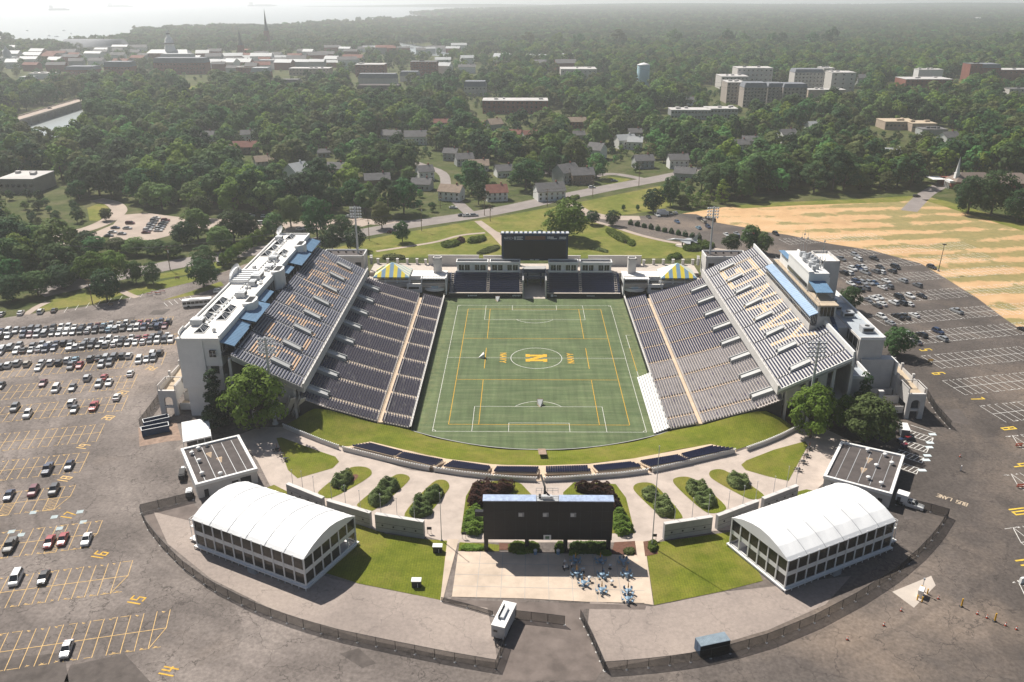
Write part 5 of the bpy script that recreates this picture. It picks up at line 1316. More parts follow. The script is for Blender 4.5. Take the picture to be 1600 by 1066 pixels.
# flat-roofed concession buildings
def flat_building(px,zr,label,side):
    P=[G(x,y,zr) for x,y in px];c=sum((Vector(p) for p in P),Vector())/4
    b=empty('concession_building',label,'building',(c.x,c.y,ZG),'flat-roofed concession buildings')
    q=[(p.x,p.y) for p in P];ins=[(c.x+(p.x-c.x)*.972,c.y+(p.y-c.y)*.972) for p in P];out=[(c.x+(p.x-c.x)*1.0,c.y+(p.y-c.y)*1.0) for p in P]
    mb=MB();mb.prism(ins,ZG,zr-.55);mb.build('wall',M['white_conc'],b)
    mb=MB();mb.prism([(c.x+(p.x-c.x)*.955,c.y+(p.y-c.y)*.955) for p in P],zr-.55,zr-.42);mb.build('roof',M['tar_roof'],b)
    mb=MB()
    for i in range(4):
        a0,a1=Vector((*q[i],0)),Vector((*q[(i+1) % 4],0));d=(a1-a0).normalized();n2=Vector((-d.y,d.x,0));n2=n2 if n2.dot(c-a0)>0 else -n2
        mid=(a0+a1)/2+n2*.35;L=(a1-a0).length-(0 if i % 2 else 1.4);mb.box((mid.x,mid.y,zr-.4),(L,.7,.8),atan2(d.y,d.x))
    mb.build('parapet',M['white'],b)
    e0=Vector((*q[0],0));ax=Vector((*q[1],0))-e0;ay=Vector((*q[3],0))-e0
    mb=MB()
    for k in range(1,6):
        a0=e0+ax*(k/6.0)+ay*.07;a1=e0+ax*(k/6.0)+ay*.93;mb.bar((a0.x,a0.y,zr-.38),(a1.x,a1.y,zr-.38),.12,.05)
    mb.build('roof_joint',M['galv'],b)
    mb=MB()
    for u_,v_ in (((.4,.33),(.52,.52)) if side<0 else ((.52,.33),(.5,.62))):
        for k in range(4):
            w_=.06*(1-k/4);p_=e0+ax*u_+ay*(v_-.06+.035*k);mb.sheet([tuple((p_+ax*s1*w_*.8+ay*s2*.02).xy) for s1,s2 in ((-1,-1),(1,-1),(1,1),(-1,1))],zr-.405)
    mb.build('stain',plain('stain_tan',(.40,.30,.21),.95,.2,1),b)
    for u_,v_ in ((.14,.2),(.27,.12),(.42,.07),(.2,.44),(.16,.78),(.42,.9)) if side<0 else ((.45,.1),(.72,.12),(.86,.3),(.66,.45),(.62,.8),(.82,.86)):
        p_=e0+ax*u_+ay*v_;mb=MB();mb.lathe((p_.x,p_.y,zr-.42),[(.3,0),(.3,.55),(.62,.62),(.62,.8),(.35,1.0),(.05,1.08)],12);mb.build('roof_fan',M['white'],b)
    d=(Vector((*q[2],0))-Vector((*q[3],0)));rz=atan2(d.y,d.x)
    for t_,w_,h_ in ((.14,1.0,2.1),(.62,1.5,2.4),(.8,2.6,2.7)) if side<0 else ((.2,2.6,2.7),(.38,1.4,2.3),(.86,1.0,2.1)):
        p_=c+(Vector((*q[3],0))+d*t_-c)*.973;mb=MB();mb.box((p_.x,p_.y,ZG+h_/2),(w_,.35,h_),rz);mb.build('door',M['dark'],b)
flat_building([(282,701),(373.5,679),(402.5,732),(305.5,757.5)],8.3,'white concession building with dark flat roof left of the plaza',-1)
flat_building([(1314,689),(1414,711),(1394,772),(1286.5,743.5)],8.3,'white concession building with dark flat roof right of the plaza',1)
# open white canopy
P=[G(283.6,660,7.4),G(326,652.5,7.4),G(330,681,7.2),G(286,690.5,7.2)]
cn=empty('canopy_tent','plain white canopy tent behind the left concession building','tent',(P[3].x,P[3].y,ZG))
mb=MB();r0=(P[0]+P[1])/2;mid0=P[0].lerp(P[3],.28)+Vector((0,0,.5));mid1=P[1].lerp(P[2],.28)+Vector((0,0,.5))
mb.add(P[:1]+P[1:2]+[mid1,mid0],[(0,1,2,3)]);mb.add([mid0,mid1,P[2],P[3]],[(0,1,2,3)])
mb.add([P[3],P[2],P[2]-Vector((0,0,.4)),P[3]-Vector((0,0,.4))],[(0,1,2,3)]);mb.add([P[0],mid0,P[3],P[3]-Vector((0,0,.4)),P[0]-Vector((0,0,.4))],[tuple(range(5))]);mb.add([P[1],mid1,P[2],P[2]-Vector((0,0,.4)),P[1]-Vector((0,0,.4))],[tuple(range(5))])
mb.build('canopy',M['tent_skin'],cn)
mb=MB()
for p_ in P+[P[3].lerp(P[2],.5),P[0].lerp(P[1],.5),P[3].lerp(P[2],.75)]:mb.tube((p_.x,p_.y,ZG),(p_.x,p_.y,p_.z-.05),.09,6)
mb.build('pole',M['white'],cn)

# ================================================================== ramp towers
for s_ in (-1,1):
    x=lambda v:s_*v +(.4 if s_>0 else 0)
    rt=empty('access_ramp',f'concrete zigzag access ramp with an arched end tower, {"west" if s_ < 0 else "east"} side','ramp',(x(110.5),-53,ZG))
    mb=MB();ya,yb2=-53.0,-52.2
    # arched face built from pieces round the opening
    mb.b3(x(107.8),x(109.1),ya,yb2,ZG-.05,12.2);mb.b3(x(111.6),x(113.1),ya,yb2,ZG-.05,12.2)
    ar=[(x(109.1+1.25-1.25*cos(pi*k/10)),9.2+1.0*sin(pi*k/10)) for k in range(11)]
    poly=[(x(109.1),12.2),(x(109.1),9.2)]+ar[1:-1]+[(x(111.6),9.2),(x(111.6),12.2)]
    n_=len(poly);mb.add([(a,ya,b) for a,b in poly]+[(a,yb2,b) for a,b in poly],[tuple(range(n_)),tuple(range(2*n_-1,n_-1,-1))]+[(i,(i+1) % n_,n_+(i+1) % n_,n_+i) for i in range(n_)])
    mb.b3(x(109.1),x(111.6),ya+.1,yb2,6.5,7.2)
    mb.build('tower_face',M['white_conc'],rt)
    mb=MB()
    def slab(p0,p1,wd):
        p0=Vector(p0);p1=Vector(p1);d=(p1-p0);n2=Vector((-d.y,d.x,0)).normalized()*wd/2;dn=Vector((0,0,-.35))
        vs=[p0-n2,p1-n2,p1+n2,p0+n2];mb.add([v+dn for v in vs]+vs,[(3,2,1,0),(4,5,6,7),(0,1,5,4),(1,2,6,5),(2,3,7,6),(3,0,4,7)])
    slab((x(110.5),-52,11.4),(x(110.5),-34,12.6),4.6);slab((x(110.5),-33,12.6),(x(97),-33,14.2),4.0);slab((x(108),-38.5,9.0),(x(97),-38.5,8.0),3.6);slab((x(108),-45,7.0),(x(97),-45,8.0),4.4);slab((x(108),-49.6,6.6),(x(99),-49.6,5.6),3.4)
    mb.build('ramp_slab',M['beige'],rt)
    mb=MB()
    for xx in (112.7,108.1):mb.b3(x(xx)-.12,x(xx)+.12,-52.2,-33 if xx>110 else -36,8.5 if xx<110 else 9.6,13.4)
    mb.b3(x(107.8),x(112.8),-31.1,-30.8,9,14.2);mb.b3(x(97),x(108),-35.2,-35.0,12.8,14.2);mb.b3(x(97),x(107.9),-42.6,-42.4,6.6,8.9);mb.b3(x(97.3),x(107.9),-47.6,-47.35,6.2,9.0);mb.b3(x(98),x(107.8),-51.5,-51.25,5.2,7.4)
    for xx,yy in ((112.7,-44),(112.7,-36),(108.1,-44),(108,-36),(104,-35)):mb.b3(x(xx)-.35,x(xx)+.35,yy-.35,yy+.35,ZG,14.6)
    mb.build('ramp_wall',M['white_conc'],rt)
    mb=MB()
    for a,b in (((112.9,-53),(112.9,-47)),((107.9,-53),(107.9,-47)),((107.9,-47),(112.9,-47))):
        mb.tube((x(a[0]),a[1],13.9),(x(b[0]),b[1],13.9),.15,4);mb.tube((x(a[0]),a[1],12.1),(x(a[0]),a[1],13.9),.12,4);mb.tube((x(b[0]),b[1],12.1),(x(b[0]),b[1],13.9),.12,4)
    mb.build('top_frame',M['white_conc'],rt)
    mb=MB();mb.b3(x(99.2),x(100.6),-52.9,-51.8,ZG,13.0);mb.build('column',M['white_conc'],rt)

# ================================================================== fences
mf,n,l,p=newmat('fence_mesh');p.inputs['Base Color'].default_value=(.018,.016,.016,1);p.inputs['Roughness'].default_value=.9;p.inputs['Alpha'].default_value=.42;M['fence_mesh']=mf
def chain_fence(pts,label,h=2.3,step=3.6,brace=False):
    P=[Vector((p.x,p.y,0)) for p in gp(pts)];L=sum((P[i+1]-P[i]).length for i in range(len(P)-1));n_=min(99,max(2,int(L/step)+1));Q=resample(P,n_)
    f=empty('chain_link_fence',label,'fence',(Q[0].x,Q[0].y,ZG),'chain-link fences round the stadium front')
    mb=MB();mb.wall(Q,.015,ZG+.08,ZG+h);mb.build('mesh_panel',M['fence_mesh'],f)
    mb=MB()
    for a,b in zip(Q,Q[1:]):
        for zz in (.12,h):mb.tube((a.x,a.y,ZG+zz),(b.x,b.y,ZG+zz),.04,4)
        if brace:mb.tube((a.x,a.y,ZG+.1),(b.x,b.y,ZG+h),.035,4)
    mb.build('rail',M['black'],f)
    for q in Q:
        mb=MB();mb.tube((q.x,q.y,ZG),(q.x,q.y,ZG+h+.05),.055,5);mb.build('post',M['black'],f)
    mb=MB()
    for q in Q[::1]:mb.lathe((q.x,q.y,ZG+.02),[(.28,0),(.22,.08)],7)
    mb.build('footing',M['white_conc'],f)
chain_fence([(302,781),(262,791),(221,801)],'short straight chain-link fence from the left concession building to the ring drive')
chain_fence([(220,803),(229,825),(250,852),(285,888),(330,921),(395,954),(460,978),(530,998),(610,1015),(700,1033),(775,1046)],'long curved chain-link fence in front of the west tent',step=4.0)
chain_fence([(775,1046),(783,1025),(789,1008)],'short chain-link return from the curved fence up to the white trailer',step=2.5)
chain_fence([(804,968),(843,972),(882,977)],'straight chain-link gate standing right of the white trailer',step=3.0)
chain_fence([(907,967),(925,1003),(944,1048)],'slanting dark chain-link gate across the middle driveway',step=2.2,brace=True)
chain_fence([(945,1049),(1000,1045),(1068,1037),(1125,1026),(1200,1004),(1270,975),(1340,938),(1395,902),(1435,868),(1462,838),(1481,808)],'long curved chain-link fence in front of the east tent',step=4.0)
chain_fence([(1481,808),(1440,796),(1400,789)],'short chain-link fence behind the white utility truck')
chain_fence([(219,668),(240,640),(270,600),(278,590)],'dark chain-link fence beside the west access ramp',2.6,3)
chain_fence([(1484,670),(1462,645),(1448,622)],'dark chain-link fence beside the east access ramp',2.6,3)
chain_fence([(690,940),(730,950),(770,962)],'low broken chain-link run from the patio corner to the white trailer',1.1,4)

# ================================================================== patio furniture
def patio_table(p,label,gold):
    t=empty('patio_table',label,'patio table',p,'blue tables on the patio')
    x,y=p.x,p.y;z=ZG+.1
    mb=MB();mb.lathe((x,y,z),[(.5,.70),(.62,.72),(.62,.77),(.05,.78)],14);mb.tube((x,y,z),(x,y,z+.72),.06,6);mb.lathe((x,y,z),[(.35,0),(.35,.05),(.06,.08)],10);mb.build('tabletop',M['table_blue'],t)
    a0=random.random()
    for k in range(5):
        a=a0+2*pi*k/5;c=(x+1.05*cos(a),y+1.05*sin(a));mb=MB();mb.box((c[0],c[1],z+.45),(.5,.5,.07),a);mb.box((x+1.32*cos(a),y+1.32*sin(a),z+.78),(.06,.5,.6),a)
        for s1 in (-1,1):
            for s2 in (-1,1):q=Vector((c[0],c[1],0))+Vector((cos(a),sin(a),0))*.2*s1+Vector((-sin(a),cos(a),0))*.2*s2;mb.tube((q.x,q.y,z),(q.x,q.y,z+.45),.03,4)
        mb.build('chair',M['table_blue'],t)
    mb=MB();mb.tube((x,y,z+.7),(x,y,z+2.9),.04,5,m=1);mb.tube((x,y,z+1.5),(x,y,z+2.75),.16,7,.05);mb.build('folded_parasol',[plain('parasol_gold',(.45,.22,.03),.8,.1) if gold else M['parasol_navy'],M['dark']],t)
M['table_blue']=plain('table_blue',(.20,.30,.40),.45,.2,2);M['parasol_navy']=plain('parasol_navy',(.03,.035,.06),.8,.1)
PT=[(899,879,1,'in the screen shadow, nearest the people'),(938,879,1,'in the screen shadow, top middle'),(974,880,0,'in the screen shadow, top right'),(901,899,1,'on the shadow edge just below the people'),(941,901,0,'on the shadow edge in the middle'),(979,900,1,'gold parasol, right end of the shadow edge'),(912,914,1,'in the sun, leftmost below the shadow'),(940,925,1,'in the sun, bottom middle of the patio'),(981,927,1,'in the sun, just above the lowest table'),(981,939,0,'lowest of all, at the patio edge')]
for x,y,g_,t in PT:patio_table(G(x,y,ZG+.1),f'round blue patio table with chairs, {t}',g_)
for x,y,t in ((911,894,'left of the shadow middle'),(953,889,'in the shadow at the right'),(921,908,'in the sun at the left'),(956,914,'in the sun in the middle')):
    p_=G(x,y,ZG+.1);h_=empty('high_table',f'small round standing table, {t} of the patio','standing table',p_,'standing tables on the patio')
    mb=MB();mb.lathe(p_,[(.4,1.04),(.42,1.06),(.42,1.1),(.02,1.11)],12);mb.build('tabletop',M['galv'],h_);mb=MB();mb.tube(p_,p_+Vector((0,0,1.05)),.05,6);mb.lathe(p_,[(.38,0),(.38,.06),(.06,.1)],10);mb.build('base',M['dark'],h_)
for x,y,t in ((836.5,866,'left'),(872,866,'right')):
    p_=G(x,y,ZG+.1);b_=empty('bin',f'blue round litter bin {t} of the opening under the screen','bin',p_);mb=MB();mb.lathe(p_,[(.36,0),(.4,1.0)],12);mb.build('body',M['blue_roof'],b_);mb=MB();mb.lathe(p_,[(.44,1.0),(.44,1.1),(.25,1.3),(.02,1.34)],12);mb.build('lid',M['galv'],b_)
for x,y,t in ((725,842,'dark notice board on posts left of the big screen'),(671,834,'small dark floodlight box beside the west inner wall'),(1022,845,'small dark floodlight box beside the tall east flagpole')):
    p_=G(x,y);b_=empty('sign_post',t,'sign',p_);mb=MB();mb.box(p_+Vector((0,0,1.5)),(1.1,.12,.7));mb.build('panel',M['dark'],b_);mb=MB()
    for d_ in (-.4,.4):mb.tube(p_+Vector((d_,.02,0)),p_+Vector((d_,.02,1.3)),.05,4)
    mb.build('post',M['dark'],b_)
# bicycle racks of ring-shaped tables beside the plaza corners
for nm,L_ in (('west',[(433,705,'furthest'),(438,712,'middle'),(446,720,'nearest')]),('east',[(1247,736,'nearest'),(1255,724,'second nearest'),(1260,714,'third nearest'),(1264,703,'furthest')])):
    for x,y,t in L_:
        p_=G(x,y);t_=empty('picnic_table',f'{t} round dark picnic table by the {nm} triangular lawn','picnic table',p_,'picnic tables by the triangular lawns')
        mb=MB();mb.lathe(p_,[(.1,.72),(.6,.72),(.6,.78),(.02,.79)],12);mb.tube(p_,p_+Vector((0,0,.74)),.05,6);mb.build('tabletop',M['dark'],t_)
        mb=MB()
        for k in range(6):
            a=2*pi*k/6;q=p_+Vector((1.05*cos(a),1.05*sin(a),0));mb.lathe(q,[(.22,.42),(.22,.48),(.01,.49)],8);mb.tube(p_+Vector((0,0,.2)),q+Vector((0,0,.42)),.035,4)
        mb.build('stool',M['dark'],t_)
        mb=MB();mb.tube(p_+Vector((0,0,.7)),p_+Vector((0,0,2.6)),.04,5);mb.tube(p_+Vector((0,0,1.4)),p_+Vector((0,0,2.5)),.15,6,.04,m=1);mb.build('folded_parasol',[M['dark'],plain('parasol_rust',(.20,.08,.05),.8,.1)],t_)

# ================================================================== light towers
def light_tower(b,zt,label,head=2.4):
    t=empty('floodlight_tower',label,'floodlight tower',b)
    mb=MB();mb.tube(b,(b[0],b[1],zt),.55,10,.28);mb.lathe(b,[(.9,0),(.9,.4),(.6,.7)],10);mb.build('pole',M['galv'],t)
    sy=1 if b[0]<0 else -1
    for r in range(4):
        mb=MB();z=zt-.4-r*1.35;mb.b3(b[0]-head,b[0]+head,b[1]-.1,b[1]+.1,z-.1,z+.08);mb.build('cross_arm',M['galv'],t)
        for k in range(5):
            q=Vector((b[0]-head+.25+k*(2*head-.5)/4,b[1]+.1,z-.45));mb=MB()
            mb.tube(q,q+Vector((sy*.45,.25,-.22)),.30,8,.42);mb.build('floodlight',M['galv'],t)
light_tower((-77.6,-58,ZG),31.6,'tall floodlight tower at the near end of the west stand, rising from the big tree')
light_tower((77.8,-58,ZG),31.2,'tall floodlight tower at the near end of the east stand, rising from the big trees')
light_tower((-78.6,85.5,7.9),34.8,'tall floodlight tower at the far west corner by the service building')
light_tower((78.6,85.5,7.9),35.0,'tall floodlight tower at the far east corner by the service building')
# goals on the pitch
def lax_goal(p,face,label):
    g_=empty('lacrosse_goal',label,'goal',p);d=Vector((cos(face),sin(face),0));n2=Vector((-d.y,d.x,0));p=Vector(p)
    a,b=p+n2*.92,p-n2*.92;up=Vector((0,0,1.83));k_=p-d*2.1
    mb=MB()
    for q0,q1 in ((a,a+up),(b,b+up),(a+up,b+up),(a,k_),(b,k_)):mb.tube(q0,q1,.05,5)
    mb.build('frame',plain('goal_orange',(.45,.12,.04),.5,.05),g_)
    mb=MB();mb.add([a+up,a,k_,b,b+up],[(0,1,2),(3,4,2),(0,2,4)]);mb.build('net',M['white'],g_)
lax_goal((.6,-36.5,0),pi/2,'white lacrosse goal inside the near penalty area')
lax_goal((-15.5,61.2,0),pi/2,'small orange-framed goal against the far end wall')
lax_goal((-18.8,.3,0),.2,'white netted goal on the halfway line left of the big N')
# people on the patio
def person(p,label,shirt,trousers,head_dir,bend=0,skin=(.35,.2,.14)):
    pz=ZG+.1;p=Vector((p.x,p.y,pz));me=bpy.data.meshes.new('person');d=Vector((cos(head_dir),sin(head_dir),0));s=Vector((-d.y,d.x,0));up=Vector((0,0,1))
    V={'pel':(up*.95,.15),'sp':(up*1.2+d*bend*.5,.15),'ch':(up*1.42+d*bend,.17),'nk':(up*1.55+d*bend*1.2,.06),'hd':(up*1.68+d*bend*1.4,.105),'tp':(up*1.76+d*bend*1.45,.09)}
    for t,k in (('l',1),('r',-1)):
        V['hip'+t]=(up*.9+s*.1*k,.10);V['kn'+t]=(up*.5+s*.12*k+d*.08*k,.075);V['an'+t]=(up*.09+s*.12*k+d*(.06*k),.05);V['to'+t]=(up*.04+s*.13*k+d*(.22+.06*k),.045)
        V['sh'+t]=(up*1.43+s*.2*k+d*bend,.07);V['el'+t]=(up*1.16+s*.25*k+d*(.1+bend),.05);V['wr'+t]=(up*1.05+s*.2*k+d*(.34+bend),.035);V['ha'+t]=(up*1.04+s*.18*k+d*(.44+bend),.04)
    keys=list(V);E_=[('pel','sp'),('sp','ch'),('ch','nk'),('nk','hd'),('hd','tp')]
    for t in 'lr':E_+=[('pel','hip'+t),('hip'+t,'kn'+t),('kn'+t,'an'+t),('an'+t,'to'+t),('ch','sh'+t),('sh'+t,'el'+t),('el'+t,'wr'+t),('wr'+t,'ha'+t)]
    me.from_pydata([tuple(V[k][0]) for k in keys],[(keys.index(a),keys.index(b)) for a,b in E_],[])
    o=bpy.data.objects.new('person',me);COL.objects.link(o);o.location=p
    sk=o.modifiers.new('skin','SKIN');o.modifiers.new('sub','SUBSURF').levels=1;o.modifiers['sub'].render_levels=1
    for i,k in enumerate(keys):me.skin_vertices[0].data[i].radius=(V[k][1],V[k][1])
    me.skin_vertices[0].data[keys.index('pel')].use_root=True
    m,n,l,pr=newmat('person_cloth');pr.inputs['Roughness'].default_value=.9
    z=N(n,'ShaderNodeSeparateXYZ');l.new(N(n,'ShaderNodeTexCoord').outputs['Object'],z.inputs[0])
    c=ramp(n,l,fmath(n,l,'DIVIDE',z.outputs[2],2.0),[(0,(.02,.02,.02)),(.05,trousers),(.47,trousers),(.475,shirt),(.77,shirt),(.775,skin),(.86,skin),(.865,(.05,.035,.025))])
    c.node.color_ramp.interpolation='CONSTANT';l.new(c,pr.inputs['Base Color']);me.materials.append(m)
    tag(o,label,'person','people on the patio')
person(G(881,884),'person in a white shirt and dark trousers bending over a cart at the patio',(.65,.65,.68),(.03,.035,.06),.1,.18)
person(G(881.5,893),'person in a white shirt at the lower end of the patio cart',(.7,.7,.7),(.02,.02,.025),.5,.12)
person(G(893,888),'person in a pale shirt standing to the right of the patio cart',(.6,.58,.6),(.04,.035,.04),3.0,0)
p_=G(884,889);ct=empty('cart','low dark trolley between the people on the patio','cart',p_)
mb=MB();mb.box(p_+Vector((0,0,.55)),(1.5,.8,.1),.3);mb.box(p_+Vector((.1,0,.85)),(.7,.6,.5),.3,1);mb.build('platform',[M['navy'],M['galv']],ct)
mb=MB()
for a in (-.55,.55):
    for b in (-.3,.3):mb.tube(p_+Vector((a,b-.05,.15)),p_+Vector((a,b+.05,.15)),.15,8)
    mb.tube(p_+Vector((a,0,.15)),p_+Vector((a,0,.55)),.04,4)
mb.build('wheel',M['black'],ct)
# ================================================================== parking markings
def at_row(end,ang,n_,depth,sp,mb,hatch=(),rough=1,both=True,taper=True):
    o=Vector((end.x,end.y,0));d=Vector((cos(ang),sin(ang),0));q=Vector((-d.y,d.x,0));z=ZG+.05
    mb.strip([o,o+d*(n_*sp)],.16,z)
    for k in range(n_+1):
        p=o+d*(k*sp);mb.strip([p-q*depth,p+q*(depth if k or not taper else .0)],.14,z+.004) if both else mb.strip([p,p+q*depth],.14,z+.004)
        if k<n_:
            for s in (-1,1):
                c=p+q*(depth*s*.97);
                if random.random()<.8*rough:mb.strip([c+d*.25,c+d*random.uniform(.9,sp-.3)],.13,z+.008)
                if random.random()<.75:e=c+d*(sp*.5)-q*.35*s;mb.strip([e-d*.35,e+d*.35+q*.3*s],.12,z+.012);mb.strip([e-d*.2+q*.2,e+d*.25-q*.15],.12,z+.016)
    if taper:mb.strip([o,o+d*sp+q*depth],.15,z+.02)
    for k in hatch:
        p=o+d*(k*sp)
        for t in range(7):mb.strip([p+q*(.3+t*.75),p+d*sp+q*(.9+t*.75)],.13,z+.01)
        mb.strip([p,p+d*sp],.15,z+.01);mb.strip([p+q*depth,p+d*sp+q*depth],.15,z+.01)
WROWS=[((259.8,981.5),26,(),True),((200,900),24,(),True),((152,834),22,(3,),True),((110,776),22,(1,5),True),((132,722),24,(),False),((157,676),26,(),False),((195,630),30,(),False),((210,596),32,(),False),((256,560.5),36,(),False),((276,530),38,(),False),((268,502.5),38,(),False)]
WA=radians(193.3)
for i,(e,n_,hat,tp) in enumerate(WROWS):
    mb=MB();at_row(G(*e),WA,n_,5.5,2.52,mb,hat,taper=tp);struct('west_lot_markings',mb,M['yellow_paint'])
mb=MB()
for k in range(9):
    a=G(100+k*17,488.5-k*3.4);b=G(106+k*17,480-k*3.4);mb.strip([a.xy,b.xy],.14,ZG+.05)
for k in range(6):
    a=G(256+k*8,473-k*2.2);b=G(262+k*8,479-k*2.2);mb.strip([a.xy,b.xy],.16,ZG+.05)
struct('verge_markings',mb,M['white_paint'])
mb=MB()
for x,y in ((125,802),(52,803),(33,838),(93,828),(130,818),(18,833),(85,810)):
    c=G(x,y-2);d=Vector((cos(WA),sin(WA),0));q=Vector((-d.y,d.x,0));mb.sheet([tuple((c+d*a*.75+q*b*.7).xy) for a,b in ((-1,-1),(1,-1),(1,1),(-1,1))],ZG+.055)
struct('disabled_bay_panels',mb,plain('bay_panel',(.36,.42,.43),.8,.2,1))
mb=MB()
for x,y,t in ((258,1050,'14'),(208,939,'15'),(151,868,'16'),(103,806,'17'),(97,749,'18'),(126,698.5,'19'),(166,653,'20'),(190,613,'21'),(234,576,'22')):
    if y==749:struct('west_row_numbers',mb,M['number_paint']);mb=MB()
    c=G(x,y);text_flat(mb,t,(c.x+1.7,c.y-1.5),(.22,.97),(-.97,.22),1.0,2.8,.45,.36,ZG+.06)
struct('worn_row_numbers',mb,M['yellow_paint'])
EROWS=[((1604,936),10),((1595,848),10),((1591,760),10),((1592,697),12),((1551,647),14),((1490,606),22),((1455,566),26),((1412,530),28),((1371,501),30),((1340,470),32),((1325,440),32),((1312,417),30),((1290,398),30),((1225,378),20)]
EA=radians(12.8)
for i,(e,n_) in enumerate(EROWS):
    lim=G(*e);n2=n_
    mb=MB();at_row(lim,EA,n2,5.5,2.65,mb,(),taper=i<4);struct('east_lot_markings',mb,M['white_paint'])
mb=MB()
for x,y,t in ((1447,547.5,'5'),(1467,584.5,'6'),(1528,624,'7'),(1577,670.5,'8'),(1594,728,'9'),(1592,799.5,'10'),(1604,880,'11')):
    c=G(x,y);text_flat(mb,t,(c.x-2.0,c.y+(.5 if len(t)==1 else 1.3)),(.2,-.98),(.98,.2),1.15,3.9,.5,.5,ZG+.06)
struct('east_row_numbers',mb,plain('number_yellow',(.62,.42,.05),.8,.25,1.4))
mb=MB();a=G(1511,789.5);b=G(1473,777);ru=(b-a).normalized();up_=Vector((ru.y,-ru.x,0));up_=up_ if up_.y<0 else -up_
text_flat(mb,'BUS LANE',a.xy.to_3d()-up_*.8,ru,up_,.62,1.5,.28,.24,ZG+.06);struct('lane_lettering',mb,M['beige'])
mb=MB()                                   # accessible bays by the east concession building
o1=G(1462,677);o2=G(1432,741)
for k in range(9):
    t=k/8;a=Vector(o1).lerp(o2,t);d=(G(1421,664)-G(1462,677)).normalized();mb.strip([a.xy,(a+d*7.0).xy],.2,ZG+.05)
    if k % 2==1 and k<8:
        b=Vector(o1).lerp(o2,(k+1)/8)
        for j in range(6):mb.strip([(a+d*(j*1.2)).xy,(b+d*(j*1.2+1.0)).xy],.2,ZG+.054)
        mb.strip([a.xy,b.xy],.2,ZG+.054)
struct('accessible_bay_markings',mb,M['white_paint'])
mb=MB()
for x,y in ((1457,679),(1453,692),(1452,699),(1449,712),(1447,719),(1441,735)):
    c=G(x,y);mb.sheet([tuple((c+Vector((a*1.0,b*.6,0))).xy) for a,b in ((-1,-1),(1,-1),(1,1),(-1,1))],ZG+.06)
struct('accessible_bay_panels',mb,plain('bay_panel_pale',(.55,.62,.64),.8,.1,1))

# ================================================================== vehicles
CARC={'white':(.62,.62,.61),'silver':(.36,.37,.38),'grey':(.15,.155,.165),'dark grey':(.055,.058,.064),'black':(.012,.012,.014),'red':(.30,.025,.03),'maroon':(.13,.02,.035),'dark blue':(.02,.035,.08),'blue':(.06,.11,.20),'pale blue':(.16,.28,.36),'beige':(.36,.32,.26),'dark green':(.03,.05,.04)}
CM={}
for k,c in CARC.items():
    m,n,l,p=newmat('car_'+k.replace(' ','_'));p.inputs['Base Color'].default_value=(*c,1);p.inputs['Roughness'].default_value=.32;p.inputs['Metallic'].default_value=.25 if k in ('silver','grey','dark grey','blue') else 0;p.inputs['Coat Weight'].default_value=.6;CM[k]=m
M['car_glass']=plain('car_glass',(.014,.017,.02),.06,0,spec=.7);M['tyre']=plain('tyre',(.012,.012,.012),.9,0);M['rim']=plain('rim',(.35,.35,.36),.35,0,metal=.6)
M['lamp_white']=plain('lamp_white',(.6,.62,.62),.2,0);M['lamp_red']=plain('lamp_red',(.35,.02,.015),.3,0)
SHP={  # side profiles: lower body (x, z) from the back bumper to the nose; cabin (x, z, half width)
 'sedan':dict(L=4.75,W=1.82,body=[(-2.36,.42),(-2.34,.80),(-2.2,.98),(-1.55,1.02),(1.05,.98),(1.95,.86),(2.28,.72),(2.36,.45)],cab=[(-1.75,1.0),(-1.05,1.42),(.15,1.46),(1.1,.97)]),
 'suv':dict(L=4.7,W=1.92,body=[(-2.32,.45),(-2.34,.95),(-2.25,1.12),(.95,1.10),(1.95,1.02),(2.28,.85),(2.34,.48)],cab=[(-2.2,1.1),(-1.85,1.68),(.1,1.72),(1.05,1.09)]),
 'van':dict(L=5.0,W=1.98,body=[(-2.48,.42),(-2.5,.95),(-2.42,1.1),(1.3,1.08),(2.1,.96),(2.42,.8),(2.48,.45)],cab=[(-2.4,1.08),(-2.2,1.78),(.6,1.80),(1.75,1.05)]),
 'pickup':dict(L=5.6,W=1.98,body=[(-2.78,.52),(-2.8,1.12),(-2.72,1.18),(-.85,1.18),(1.25,1.14),(2.35,1.08),(2.72,.95),(2.78,.55)],cab=[(-.85,1.16),(-.72,1.80),(.55,1.82),(1.3,1.13)])}
